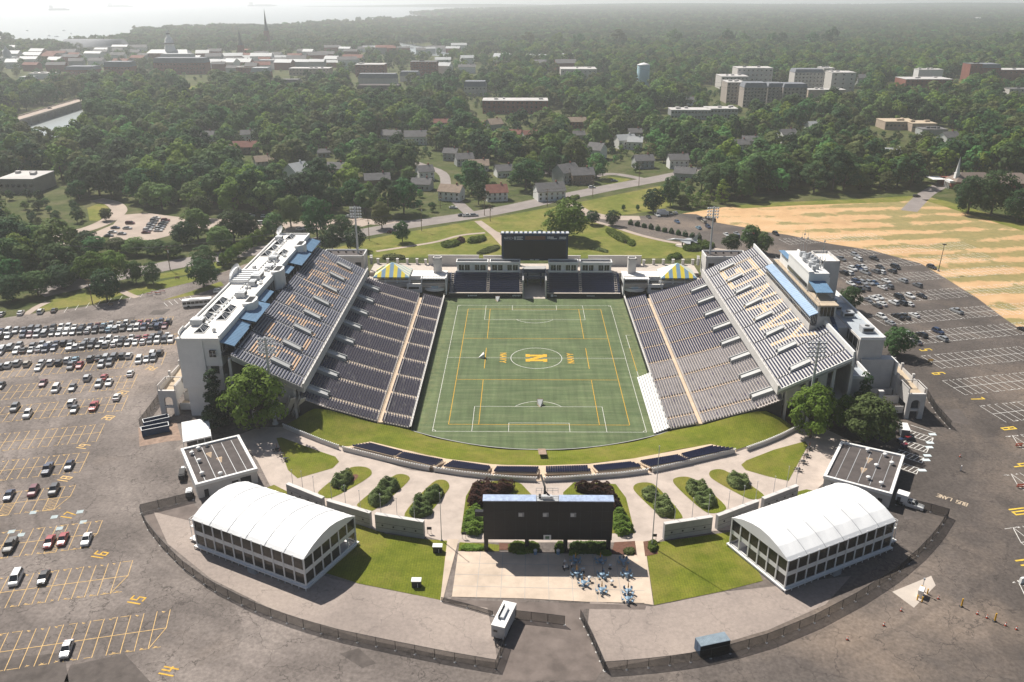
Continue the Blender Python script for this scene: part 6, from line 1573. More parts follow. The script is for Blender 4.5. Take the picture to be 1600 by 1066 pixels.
def car_meshes(kind,parts):
    s=SHP[kind];hw=s['W']/2;b=s['body'];n_=len(b)
    body=MB()
    # lower body: cross sections along x with tumblehome
    secs=[(-hw*.97,.0),(-hw,.35),(-hw*.97,.75),(-hw*.90,1.0)]
    zb=.28
    def ring(x,zt,k):
        w_=hw*k;return [(x,-w_*.96,zb),(x,-w_,zb+(zt-zb)*.55),(x,-w_*.93,zt-.03),(x,-w_*.80,zt),(x,w_*.80,zt),(x,w_*.93,zt-.03),(x,w_,zb+(zt-zb)*.55),(x,w_*.96,zb)]
    vs=[]
    for i,(x,z) in enumerate(b):
        k=.86 if i in (0,n_-1) else (.95 if i in (1,n_-2) else 1.0);vs+=ring(x,max(z,zb+.12),k)
    fs=[]
    for i in range(n_-1):
        for j in range(7):fs.append((i*8+j,(i+1)*8+j,(i+1)*8+j+1,i*8+j+1))
        fs.append((i*8+7,(i+1)*8+7,(i+1)*8,i*8))
    fs+=[tuple(range(7,-1,-1)),tuple((n_-1)*8+j for j in range(8))]
    body.add(vs,fs,0,False)
    c=s['cab'];w0,w1=hw*.90,hw*.72
    # cabin frame: roof panel and pillars; glass slightly inside
    roof=[(c[1][0],-w1,c[1][1]),(c[2][0],-w1,c[2][1]),(c[2][0],w1,c[2][1]),(c[1][0],w1,c[1][1])]
    body.add([(x,y,z+.03) for x,y,z in roof]+[(x,y*1.03,z-.05) for x,y,z in roof],[(0,1,2,3),(0,4,5,1),(1,5,6,2),(2,6,7,3),(3,7,4,0)],0)
    for sy in (-1,1):
        for (xa,za),(xb,zb2) in (((c[0][0],c[0][1]),(c[1][0],c[1][1])),((c[3][0],c[3][1]),(c[2][0],c[2][1])),(((c[0][0]+c[3][0])/2-.1,c[0][1]),((c[1][0]+c[2][0])/2-.05,c[1][1]))):
            body.tube((xa,sy*w0*.99,za-.03),(xb,sy*w1*1.0,zb2),.055,4)
    if kind=='pickup':body.b3(-2.62,-.95,-hw*.72,hw*.72,1.19,1.20,1 if not parts else 0)
    gl=MB();P=lambda i,w_:[(c[i][0],-w_,c[i][1]),(c[i][0],w_,c[i][1])]
    a0,a1=P(0,w0*.97),P(1,w1*.98);b0,b1=P(3,w0*.97),P(2,w1*.98)
    gl.add([a0[0],a0[1],a1[1],a1[0]],[(3,2,1,0)]);gl.add([b0[0],b0[1],b1[1],b1[0]],[(0,1,2,3)])
    gl.add([a0[0],b0[0],b1[0],a1[0]],[(0,1,2,3)]);gl.add([a0[1],b0[1],b1[1],a1[1]],[(3,2,1,0)])
    wx=s['L']*.305;wh=[]
    for sx_ in (-1,1):
        for sy in (-1,1):wh.append((sx_*wx,sy*(hw-.12)))
    def wheel(mb,x,y,m0,m1):
        sy=1 if y>0 else -1
        mb.tube((x,y-sy*.12,.33),(x,y+sy*.10,.33),.34,12,m=m0);mb.tube((x,y+sy*.10,.33),(x,y+sy*.115,.33),.21,10,m=m1)
    if not parts:
        g2=MB();g2.__dict__.update(body.__dict__);n0=len(g2.v)
        g2.v+=gl.v;g2.f+=[[i+n0 for i in f] for f in gl.f];g2.m+=[1]*len(gl.f);g2.sm+=gl.sm
        for x,y in wh:wheel(g2,x,y,2,3)
        for sy in (-1,1):g2.b3(s['body'][-1][0]-.14,s['body'][-1][0]-.02,sy*hw*.62-.2,sy*hw*.62+.2,.62,.78,4);g2.b3(s['body'][0][0]+.0,s['body'][0][0]+.08,sy*hw*.66-.16,sy*hw*.66+.16,.7,.9,5)
        return g2
    return body,gl,wh,wheel,s
proto1={}
for kd in SHP:proto1[kd]=car_meshes(kd,False).build('car_'+kd,[CM['white'],M['car_glass'],M['tyre'],M['rim'],M['lamp_white'],M['lamp_red']],loc=(0,0,0),data_only=True)
cmesh={}
NAME={'sedan':'car','suv':'car','van':'minivan','pickup':'pickup_truck'};WORD={'sedan':'sedan','suv':'SUV','van':'minivan','pickup':'pickup'}
def small_car(p,ang,kind,col,label,group):
    k=(kind,col)
    if k not in cmesh:
        me=proto1[kind].copy();me.materials[0]=CM[col];cmesh[k]=me
    o=bpy.data.objects.new(NAME[kind],cmesh[k]);COL.objects.link(o);o.location=(p[0],p[1],ZG+.03);o.rotation_euler=(0,0,ang);s=random.uniform(.96,1.04);o.scale=(s,s,s)
    return tag(o,label,'pickup' if kind=='pickup' else 'car',group)
pmesh={}
def big_car(p,ang,kind,col,label,group):
    o=empty(NAME[kind],label,'pickup' if kind=='pickup' else 'car',(p[0],p[1],ZG+.03),group,ang)
    if kind not in pmesh:
        body,gl,wh,wheel,s=car_meshes(kind,True);D={}
        D['body']=body.build('body',[CM['white'],M['dark']],loc=(0,0,0),data_only=True);D['windows']=gl.build('window',M['car_glass'],loc=(0,0,0),data_only=True)
        mb=MB();wheel(mb,0,s['W']/2-.12,0,1);mb.v=[(v[0],v[1]-(s['W']/2-.12),v[2]) for v in mb.v];D['wheel']=mb.build('wheel',[M['tyre'],M['rim']],loc=(0,0,0),data_only=True)
        mb=MB();mb.box((0,0,0),(.14,.42,.16));D['headlight']=mb.build('headlight',M['lamp_white'],loc=(0,0,0),data_only=True);mb=MB();mb.box((0,0,0),(.1,.34,.2));D['taillight']=mb.build('tail_light',M['lamp_red'],loc=(0,0,0),data_only=True)
        mb=MB();mb.box((0,0,0),(.12,.2,.13));D['mirror']=mb.build('mirror',M['dark'],loc=(0,0,0),data_only=True)
        pmesh[kind]=(D,wh,s)
    D,wh,s=pmesh[kind]
    def ch(nm,me,loc=(0,0,0),rz=0):
        c=bpy.data.objects.new(nm,me);COL.objects.link(c);c.parent=o;c.location=loc;c.rotation_euler=(0,0,rz);return c
    kb=('body',kind,col)
    if kb not in cmesh:me=D['body'].copy();me.materials[0]=CM[col];cmesh[kb]=me
    ch('body',cmesh[kb]);ch('window',D['windows'])
    for x,y in wh:ch('wheel',D['wheel'],(x,y,0),0 if y>0 else pi)
    hw=s['W']/2
    for sy in (-1,1):ch('headlight',D['headlight'],(s['body'][-1][0]-.12,sy*hw*.62,.70));ch('tail_light',D['taillight'],(s['body'][0][0]+.05,sy*hw*.66,.82));ch('mirror',D['mirror'],(s['cab'][3][0]-.25,sy*(hw+.02),s['cab'][3][1]+.08))
    return o
CA=WA-pi/2                                    # cars in the west lot point away from the camera
HEAD={'f':0,'n':pi}
BIG=[  # photograph pixel of the car's foot, kind, colour, nose (n near / f far), place
 (105,1019,'sedan','silver','n','alone in the lowest striped bay, just above the dark paving patch'),(26,908,'van','white','n','boxy with white top, left of the black sedan beside number 15'),(69,907,'sedan','black','n','beside the white van in the row of number 15'),(17,857,'pickup','black','n','parked left of two red cars in the row of number 16'),
 (78,851,'sedan','red','n','left one of the two red cars side by side'),(99,847,'sedan','red','n','right one of the two red cars side by side'),(136,847,'sedan','white','n','at the end of the row with the two red cars'),(15,778,'sedan','dark blue','n','leftmost in the row above number 17'),(53,772,'suv','maroon','n','between two dark cars in the row above number 17'),(85,770,'suv','dark grey','n','right end of the row above number 17'),
 (75,737,'pickup','dark blue','n','open-bed truck left of the row end beside number 18'),(109,731,'sedan','dark blue','n','at the row end beside number 18'),(24,641,'suv','grey','n','left one of two in the row above number 20'),(44,651,'suv','white','n','right one of two at the left of the row above number 20'),(113,633,'suv','white','f','back to back with a grey sedan in the row of number 20'),(117,643,'sedan','grey','n','in front of a white SUV in the row of number 20'),(147,639,'pickup','red','n','bright red, near the end of the row of number 20'),(183,624,'sedan','white','f','single at the row end beside number 20'),
 (68,602,'sedan','maroon','n','alone at the left of the row below the packed rows'),(88,611,'van','white','n','large, between a maroon and a grey car in the sparse row'),(114,609,'sedan','grey','n','right of the white minivan in the sparse row'),(137,594,'suv','silver','f','upper side of the sparse row, left of a red sedan'),(163,593,'sedan','red','f','upper side of the sparse row, behind two pale cars'),(155,604,'suv','silver','n','left of the pair in front of the red sedan'),(171,601,'sedan','white','n','right of the pair in front of the red sedan'),(204,587,'sedan','white','f','alone at the end of the sparse row'),(2,606,'sedan','dark grey','n','cut by the left edge in the sparse row')]
for x,y,kd,c,hd,t in BIG:big_car(G(x,y-1),CA+HEAD[hd],kd,c,f'{c} {WORD[kd]} {t}','cars in the west car park')
# packed rows: px of the near or far line of cars from left to right
cw=['white','silver','grey','dark grey','black','white','silver','grey','dark grey','dark blue','silver','grey']
def packed(a,b,n_,name,over,hd,skip=()):
    P0,P1=G(*a),G(*b);cols=[]
    ordn=['first','second','third','fourth','fifth','sixth','seventh','eighth','ninth','tenth','eleventh','twelfth','thirteenth','fourteenth','fifteenth','sixteenth','seventeenth','eighteenth','nineteenth','twentieth','twenty-first','twenty-second','twenty-third','twenty-fourth','twenty-fifth','twenty-sixth','twenty-seventh','twenty-eighth','twenty-ninth','thirtieth','thirty-first','thirty-second','thirty-third','thirty-fourth','thirty-fifth']
    idx=0
    for k in range(n_):
        if k in skip:continue
        t=k/(n_-1);p=P0.lerp(P1,t);c=over.get(k,random.choice(cw));kd=random.choice(['sedan','suv','suv','sedan','van'])
        if k in over and over[k] in ('pale blue','maroon','red'):kd='sedan'
        p=p+Vector((random.uniform(-.15,.15),random.uniform(-.3,.3),0))
        small_car(p,CA+HEAD[random.choice('nnf') if hd is None else hd]+random.uniform(-.02,.02),kd,c,f'{c} {WORD[kd]}, {ordn[idx]} from the stadium end of the {name}','cars in the west car park');idx+=1
packed((264,504.5),(2,520.5),24,'topmost packed line',{0:'dark grey',1:'dark blue',2:'dark blue',3:'maroon',4:'red',5:'black',6:'white',7:'white',8:'silver',9:'pale blue',10:'maroon',14:'white',15:'white'},None)
packed((258,511.5),(2,528),24,'second packed line',{0:'maroon',1:'dark blue',2:'black',5:'grey',7:'silver',8:'pale blue',9:'black',11:'silver',17:'silver',19:'maroon',20:'dark blue'},None,(21,))
packed((262,526.5),(6,545.5),23,'third packed line',{0:'white',1:'black',2:'grey',3:'red',4:'maroon',5:'white',7:'white',8:'white',13:'black',14:'dark grey'},None,(12,19))
packed((268,533),(2,552.5),24,'fourth packed line',{0:'white',1:'dark grey',3:'grey',7:'black',8:'white',10:'black',13:'white',16:'dark blue',19:'white',20:'black',21:'white'},None,(14,15,22))
packed((250,554),(106,565.5),13,'fifth, thinner line',{0:'black',1:'white',4:'white',5:'dark grey',6:'grey',7:'silver',8:'dark grey',9:'grey',11:'pale blue',12:'white'},'f',(2,3,10))
packed((241,562.5),(160,571.5),8,'camera-facing line of the thinner row',{0:'grey',1:'silver',2:'white',6:'grey',7:'silver'},'n',(3,4,5))
for x,y,kd,c,hd,t in ((125,574,'sedan','red','n','in front of the thinner row, beside a grey SUV'),(111,576,'suv','grey','n','left of the red sedan in front of the thinner row'),(93,570,'suv','dark grey','f','right of a white SUV in the thinner row'),(80,570,'suv','white','f','between a silver and a dark SUV in the thinner row'),(67,570,'suv','silver','f','behind a white sedan in the thinner row'),(61,578,'sedan','white','n','standing forward of the thinner row at its left'),(43,572,'suv','beige','f','fourth from the left edge in the thinner row'),(28,571,'suv','silver','f','third from the left edge in the thinner row'),(14,574,'suv','white','f','second from the left edge in the thinner row'),(3,576,'suv','grey','f','cut by the left edge in the thinner row'),(110,545.5,'pickup','white','n','standing alone in a gap of the fourth packed line'),
                           (64,490,'suv','white','f','third along the grass verge'),(85,488,'sedan','dark grey','f','furthest right along the grass verge'),(33,492,'sedan','white','f','second along the grass verge, in tree shade'),(3,494,'sedan','silver','f','cut by the left edge along the grass verge')):
    small_car(G(x,y-1),CA+HEAD[hd],kd,c,f'{c} {WORD[kd]} {t}','cars in the west car park')
# east car park
EC=EA+pi/2;k5=lambda x,y:(1300+x/5.33,380+y/5.33)
EAST=[((75,150),'pickup','grey',0,'left end of the top row behind the press box'),((190,118),'suv','silver',0,'upper of two in the top row'),((215,152),'suv','white',1,'below a silver SUV in the top row'),((348,148),'pickup','black',0,'right end of the top row'),((95,265),'suv','black',1,'leftmost in the second row, by the tower'),((140,268),'suv','white',1,'beside a black SUV at the left of the second row'),((170,232),'suv','white',0,'upper side of the second row, left of a silver pair'),((222,228),'suv','dark blue',0,'upper side of the second row, between two white cars'),((255,215),'sedan','white',0,'upper side of the second row, fourth from the tower'),((275,262),'pickup','silver',1,'lower side of the second row, long truck'),((362,255),'suv','grey',1,'left of a white SUV in the middle of the second row'),((398,218),'sedan','dark grey',0,'upper side of the middle of the second row'),((408,260),'suv','white',1,'right of a grey SUV in the middle of the second row'),((498,252),'suv','dark grey',1,'lower of two at the right end of the second row'),((528,218),'van','black',0,'upper of two at the right end of the second row'),
        ((155,355),'sedan','white',0,'leftmost in the third row'),((200,340),'suv','dark blue',0,'second in the third row, upper side'),((225,402),'pickup','black',1,'lower side of the third row, left one of two'),((258,350),'suv','silver',0,'third in the third row, upper side'),((278,395),'suv','grey',1,'lower side of the third row, right one of two'),((312,350),'suv','silver',0,'fourth in the third row, upper side'),((352,350),'sedan','blue',0,'fifth in the third row, upper side'),((418,388),'sedan','white',1,'left of a grey SUV on the lower side of the third row'),((450,332),'sedan','white',0,'upper side of the third row, above two cars'),((470,382),'suv','grey',1,'right of a white sedan on the lower side of the third row'),((590,332),'suv','silver',1,'alone at the right of the third row, upper side'),((710,370),'suv','grey',1,'alone at the far right of the third row'),
        ((295,495),'sedan','grey',0,'leftmost in the fourth row'),((345,480),'sedan','white',0,'second in the fourth row, upper side'),((390,470),'sedan','white',0,'third in the fourth row, upper side'),((375,540),'sedan','dark grey',1,'lower side of the fourth row, left one of two'),((415,525),'sedan','white',1,'lower side of the fourth row, right one of two'),((512,515),'suv','white',1,'middle of the fourth row, left of a dark SUV'),((560,470),'van','black',0,'upper side of the middle of the fourth row'),((580,518),'suv','dark grey',1,'between two white cars in the middle of the fourth row'),((640,525),'sedan','white',1,'right of a dark SUV in the middle of the fourth row'),((648,462),'suv','white',0,'upper side of the fourth row, right of a black van'),((745,460),'sedan','black',0,'right end of the fourth row'),
        ((412,632),'suv','white',0,'leftmost in the fifth row'),((485,685),'sedan','silver',1,'below a white SUV at the left of the fifth row'),((545,632),'pickup','black',1,'left one of two dark trucks in the fifth row'),((600,630),'pickup','dark grey',1,'right one of two dark trucks in the fifth row'),((685,618),'sedan','white',1,'right end of the parked group in the fifth row'),((1035,585),'pickup','silver',1,'alone in the empty part of the fifth row'),
        ((625,775),'sedan','white',0,'leftmost in the sixth row beside the round tree'),((700,845),'sedan','grey',1,'lower side of the sixth row beside the round tree'),((745,785),'suv','black',1,'middle of the sixth row'),((880,755),'suv','dark blue',0,'upper of two at the right of the sixth row'),((915,815),'suv','silver',1,'lower of two at the right of the sixth row'),((1590,740),'sedan','black',0,'cut by the right edge of the picture'),((828,218),'suv','dark grey',0,'parked at the foot of the dark lamp post by the dirt field')]
for q,kd,c,hd,t in EAST:
    x,y=k5(*q);small_car(G(x,y-1.5),EC+(0 if hd else pi)+.12,kd,c,f'{c} {WORD[kd]} {t}','cars in the east car park')
k2=lambda x,y:(880+x/4,290+y/4)
for q,kd,c,t in (((588,195),'pickup','white','beside the white box truck at the lot edge'),((533,205),'sedan','dark grey','left of the white pickup at the lot edge'),((668,185),'pickup','grey','right of the white box truck under the trees'),((700,180),'sedan','silver','under the trees right of the grey pickup'),((711,236),'sedan','blue','alone in the middle of the far lot'),((855,220),'pickup','black','behind the far east floodlight tower, leftmost'),((878,236),'suv','beige','second left of the far east floodlight tower'),((903,212),'suv','black','behind the far east floodlight tower, upper'),((935,225),'suv','dark grey','partly hidden by the far east floodlight tower'),((846,275),'sedan','pale blue','lower left of the far east floodlight tower'),((905,268),'suv','dark blue','just left of the far east floodlight tower'),
                    ((1020,318),'sedan','white','leftmost of the row right of the floodlight tower'),((1083,312),'sedan','silver','upper of two, right of a white sedan'),((1083,328),'suv','dark grey','lower of two, right of a white sedan'),((1146,308),'pickup','white','middle of the row right of the floodlight tower'),((1200,300),'suv','black','above a red SUV near the stand corner'),((1205,318),'suv','red','below a black SUV near the stand corner'),((1327,312),'suv','black','alone at the right of the far lot, beside the dirt')):
    x,y=k2(*q);small_car(G(x,y-1),EC+(pi if random.random()<.5 else 0),kd,c,f'{c} {WORD[kd]} {t}','cars in the far east lot')
p_=G(1035,337);bt=empty('box_truck','white box truck parked at the edge of the far lot under the trees','truck',p_,None,.1)
mb=MB();mb.b3(-3.2,1.6,-1.2,1.2,.9,3.5);mb.build('cargo_box',M['white'],bt,loc=(0,0,0));mb=MB();mb.b3(1.7,3.4,-1.05,1.05,.6,2.3);mb.b3(3.0,3.42,-.9,.9,1.5,2.2,1);mb.build('cab',[M['white'],M['car_glass']],bt,loc=(0,0,0))
mb=MB()
for a in (-2.2,2.6):
    for b in (-1,1):mb.tube((a,b-.15,.45),(a,b+.15,.45),.45,10)
mb.build('wheel',M['tyre'],bt,loc=(0,0,0))
# the western side lot beyond the trees, and cars on the streets
k3=lambda x,y:(x/3.438,250+y/3.438)
WL=[((620,370),'sedan','dark blue','lone at the left of the tree-lined side lot, upper'),((685,372),'sedan','silver','right of a dark blue sedan in the side lot'),((605,393),'sedan','white','second line at the left of the side lot'),((655,402),'sedan','silver','second line, right of a white sedan in the side lot'),((585,412),'sedan','grey','lowest left in the side lot'),((700,345),'van','maroon','boxy dark red, at the top of the side lot'),((330,395),'suv','black','driving on the curved park road'),((960,382),'sedan','dark grey','right edge of the side lot beside the trees')]
for k in range(7):WL.append(((785+k*9,395-k*13),'suv' if k % 2 else 'sedan',['maroon','white','silver','silver','grey','grey','white'][k],f'left column of the packed side lot, {["nearest", "second", "third", "fourth", "fifth", "sixth", "furthest"][k]} from the camera'))
for k in range(6):WL.append(((850+k*8,385-k*11),'suv' if k % 2 else 'sedan',['white','silver','grey','dark grey','grey','maroon'][k],f'right column of the packed side lot, {["nearest", "second", "third", "fourth", "fifth", "furthest"][k]} from the camera'))
for q,kd,c,t in WL:
    x,y=k3(*q);small_car(G(x,y),.05+random.uniform(-.05,.05),kd,c,f'{c} {WORD[kd]} {t}','cars in the tree-lined side lot')
for x,y,kd,c,t in ((356,338,'pickup','white','first of the pale trucks in the shaded strip lot'),(366,338,'pickup','silver','second of the pale trucks in the shaded strip lot'),(391,339,'pickup','white','third of the pale trucks in the shaded strip lot'),(414,340,'suv','white','fourth along the shaded strip lot'),(409,350,'van','white','on the lit side of the strip lot'),(469,360,'sedan','white','by the trees at the end of the press building'),(480,359,'suv','silver','right of a white sedan behind the press building'),(612,364,'sedan','maroon','driving on the street left of the small lone tree'),(741,338,'suv','silver','right one of two on the street by the crossing'),(730,338.5,'pickup','white','left one of two on the street by the crossing'),(708,326,'sedan','white','turning out of the side street by the white houses'),(722,338,'sedan','black','in tree shade beside the street crossing'),(925,294,'suv','white','on the driveway beside the upper street'),(868,301,'suv','white','parked under the tree by the hedge'),(638,244,'sedan','white','on the bare patch among the houses'),(432,293,'sedan','white','in the yard below the white-gabled house'),(448,305,'sedan','silver','by the fence in the woods below the white-gabled house'),(960,284,'sedan','grey','at the bend of the upper street'),(1432,308,'suv','black','parked by the church drive at the field corner'),(545,340,'sedan','white','first in the lot behind the far west floodlight tower'),(553,341,'suv','grey','second in the lot behind the far west floodlight tower'),(78,170,'sedan','black','crossing the creek bridge'),(420,283,'sedan','blue','beside a white car in the wooded yard'),(347,414,'suv','silver','behind the bus at the end of the west lot'),(343,457,'suv','white','in the shade behind the press building')):
    p=G(x,y);
    o=small_car(p,.15+random.uniform(-.1,.1),kd,c,f'{c} {WORD[kd]} {t}','cars on the streets')
    if 'bridge' in t:o.location=G(x,y,9.0);o.rotation_euler.z=1.0
# bus
p_=G(309,478);bs=empty('bus','white city bus with dark windows parked behind the press building','bus',p_,None,.30)
mb=MB();mb.b3(-5.6,5.6,-1.28,1.28,.45,1.35);mb.b3(-5.6,5.6,-1.28,1.28,2.45,3.05);
for k in range(8):mb.b3(-5.6+k*1.58,-5.48+k*1.58,-1.28,1.28,1.35,2.45)
mb.b3(-3,1,-.8,.8,3.05,3.3);mb.build('body',M['white'],bs,loc=(0,0,0));mb=MB();mb.b3(-5.55,5.55,-1.24,1.24,1.35,2.45);mb.build('window',M['car_glass'],bs,loc=(0,0,0))
for a in (-3.4,3.4):
    for b in (-1.15,1.15):mb=MB();mb.tube((a,b-.15,.48),(a,b+.15,.48),.48,12);mb.build('wheel',M['tyre'],bs,loc=(0,0,0))
# utility truck
p_=G(1424,792);d_=(G(1443,795)-G(1405,783));ut=empty('utility_truck','white pickup truck with a tall utility box beside the right concession building','truck',(p_.x,p_.y,ZG+.03),None,atan2(d_.y,d_.x))
body,gl,wh,wheel,s_=car_meshes('pickup',True)
body.build('body',[CM['white'],M['dark']],ut,loc=(0,0,0));gl.build('window',M['car_glass'],ut,loc=(0,0,0));mb=MB();mb.b3(-3.7,-1.0,-1.15,1.15,1.15,3.1);mb.build('utility_box',M['white'],ut,loc=(0,0,0))
for x,y in wh:mb=MB();wheel(mb,x,y,0,1);mb.build('wheel',[M['tyre'],M['rim']],ut,loc=(0,0,0))
# long white box trailer
a=G(778,1001);b=G(797,962);d_=b-a;tr=empty('box_trailer','white box trailer with roof air conditioner standing at the fence gap','trailer',(a+b)/2,None,atan2(d_.y,d_.x));L=d_.length
mb=MB();mb.b3(-L/2,L/2,-1.35,1.35,.6,3.4);mb.b3(-L/2-.03,-L/2,-1.2,1.2,.9,2.9,1);mb.build('body',[M['galv'],M['steel']],tr,loc=(0,0,0));mb=MB();mb.b3(-L/2,L/2,-1.4,1.4,3.4,3.5);mb.build('roof',M['white'],tr,loc=(0,0,0));mb=MB();mb.b3(-1.6,1.6,-.45,.45,3.55,4.0);mb.b3(-1.8,2.0,.5,.62,3.5,4.3,1);mb.build('air_conditioner',[M['galv'],M['dark']],tr,loc=(0,0,0))
mb=MB()
for x in (-.9,.1):
    for y in (-1.25,1.25):mb.tube((x,y-.12,.42),(x,y+.12,.42),.42,10)
mb.build('wheel',M['tyre'],tr,loc=(0,0,0));mb=MB();mb.b3(-L/2-.06,-L/2-.02,.1,.9,2.0,2.5);mb.build('window',M['car_glass'],tr,loc=(0,0,0));mb=MB();mb.tube((-L/2-1.6,0,.6),(-L/2,-.8,.7),.08,5);mb.tube((-L/2-1.6,0,.6),(-L/2,.8,.7),.08,5);mb.tube((-L/2-1.5,0,0),(-L/2-1.5,0,1.1),.07,5);mb.build('hitch',M['black'],tr,loc=(0,0,0))
# dark container
a=G(1094,1030);b=G(1140,1020);d_=b-a;cn=empty('storage_container','dark green-black storage container with ribbed grey roof at the east curved fence','container',(a+b)/2+Vector((-.3,1.6,0)),None,atan2(d_.y,d_.x));L=d_.length
mb=MB();mb.b3(-L/2,L/2,-1.2,1.2,.12,2.6)
for k in range(22):mb.b3(-L/2+.1+k*L/22,-L/2+.2+k*L/22,-1.24,1.24,.25,2.5)
mb.build('body',plain('container_dark',(.012,.018,.024),.5,.2,1),cn,loc=(0,0,0));mb=MB();mb.b3(-L/2,L/2,-1.22,1.22,2.6,2.66)
for k in range(18):mb.b3(-L/2+.1+k*L/18,-L/2+.25+k*L/18,-1.15,1.15,2.66,2.70)
mb.build('roof',plain('container_roof',(.20,.25,.29),.5,.2,1),cn,loc=(0,0,0));mb=MB();mb.b3(-L/2-.04,-L/2,-1.1,-.05,.2,2.5);mb.b3(-L/2-.04,-L/2,.05,1.1,.2,2.5);mb.build('door',plain('container_door',(.06,.10,.16),.5,.2,1),cn,loc=(0,0,0))
# open-top bins
for a,b,t in (((221,684.5),(264,676),'nearer dark blue open-top skip by the west access ramp'),((224,672),(264,663),'further dark blue open-top skip against the west access ramp')):
    a=G(*a);b=G(*b);d_=b-a;L=d_.length;k_=empty('skip',t,'skip',(a+b)/2+Vector((-.3,1.3,0)),'open-top skips',atan2(d_.y,d_.x))
    mb=MB();zz=2.2
    mb.b3(-L/2,L/2,-1.2,-1.1,.2,zz);mb.b3(-L/2,L/2,1.1,1.2,.2,zz);mb.b3(-L/2,-L/2+.1,-1.1,1.1,.2,zz);mb.b3(L/2-.1,L/2,-1.1,1.1,.2,zz);mb.b3(-L/2+.1,L/2-.1,-1.1,1.1,.2,.5)
    for k in range(10):mb.b3(-L/2+.2+k*L/10,-L/2+.3+k*L/10,-1.28,1.28,.3,zz-.1) if 0 else mb.b3(-L/2+.2+k*L/10,-L/2+.3+k*L/10,-1.28,-1.2,.3,zz-.1)
    mb.build('body',plain('skip_blue',(.015,.05,.12),.5,.25,1),k_,loc=(0,0,0));mb=MB();mb.b3(-L/2-.05,L/2+.05,-1.28,-1.08,zz,zz+.1);mb.b3(-L/2-.05,L/2+.05,1.08,1.28,zz,zz+.1);mb.b3(-L/2-.05,-L/2+.12,-1.08,1.08,zz,zz+.1);mb.b3(L/2-.12,L/2+.05,-1.08,1.08,zz,zz+.1);mb.build('rim',M['galv'],k_,loc=(0,0,0))
    mb=MB();mb.b3(-L/2+.1,L/2-.1,-1.1,1.1,1.0,1.2);mb.build('rubbish',M['dark'],k_,loc=(0,0,0))
# generators by the left concession building
for x,y,t,c in ((286,745,'long dark towed generator beside the left concession building','dark'),(297,775,'small green-grey towed generator nearest the left concession building corner','steel')):
    p_=G(x,y);g_=empty('generator',t,'generator',p_,None,1.85);L=2.6 if c=='dark' else 1.4
    mb=MB();mb.b3(-L,L*.5,-.75,.75,.5,1.9);mb.b3(-L*.8,0,-.6,.6,1.9,2.05);mb.build('housing',M[c],g_,loc=(0,0,0));mb=MB();mb.b3(L*.5,L*1.2,-.6,.6,.5,1.0);mb.b3(L*.6,L*1.0,-.4,.4,1.0,1.7);mb.tube((L*1.2,0,.5),(L*1.7,0,.5),.07,5);mb.build('engine',M['galv'],g_,loc=(0,0,0))
    mb=MB()
    for yy in (-.85,.85):mb.tube((-.5,yy-.12,.4),(-.5,yy+.12,.4),.4,10)
    mb.build('wheel',M['tyre'],g_,loc=(0,0,0))
# clutter near the east ramp: small trailer and carts
p_=G(1411,680);st=empty('cargo_trailer','small grey cargo trailer with white roof near the east access ramp','trailer',p_,None,1.35)
mb=MB();mb.b3(-2.3,2.3,-1.1,1.1,.5,2.7);mb.build('body',plain('trailer_grey',(.12,.125,.14),.5,.2,1),st,loc=(0,0,0));mb=MB();mb.b3(-2.35,2.35,-1.15,1.15,2.7,2.85);mb.build('roof',M['white'],st,loc=(0,0,0));mb=MB()
for y in (-1.1,1.1):mb.tube((-.3,y-.1,.4),(-.3,y+.1,.4),.4,10)
mb.build('wheel',M['tyre'],st,loc=(0,0,0))
for x,y,c,t in ((1418,688,'red','red-topped'),(1406,692,'dark blue','dark blue, leftmost'),(1412,700,'red','red and blue, nearest the roof')):
    p_=G(x,y);k_=empty('supply_cart',f'{t} supply cart below the small cargo trailer','cart',p_,None,.4);mb=MB();mb.b3(-.8,.8,-.5,.5,.4,1.2);mb.build('body',CM['dark blue'],k_,loc=(0,0,0));mb=MB();mb.b3(-.85,.85,-.55,.55,1.2,1.35);mb.build('lid',CM[c],k_,loc=(0,0,0));mb=MB()
    for a in (-.6,.6):
        for b in (-.45,.45):mb.tube((a,b-.05,.2),(a,b+.05,.2),.2,8)
    mb.build('wheel',M['tyre'],k_,loc=(0,0,0))
# lawn boxes
for x,y,w_,t in ((651,916,1.9,'grey transformer box with white lid on the west lawn'),(684,862,2.0,'pale spotlight cluster on the west lawn below the flagpole')):
    p_=G(x,y);k_=empty('utility_cabinet',t,'utility box',p_);mb=MB();mb.box(p_+Vector((0,0,.8)),(w_,1.2,1.6));mb.box(p_+Vector((.3,-.62,.6)),(.1,.06,1.0),0,1);mb.build('body',[M['dark'],M['white']],k_);mb=MB();mb.box(p_+Vector((0,0,1.68)),(w_+.2,1.4,.16));mb.build('lid',M['white'],k_)
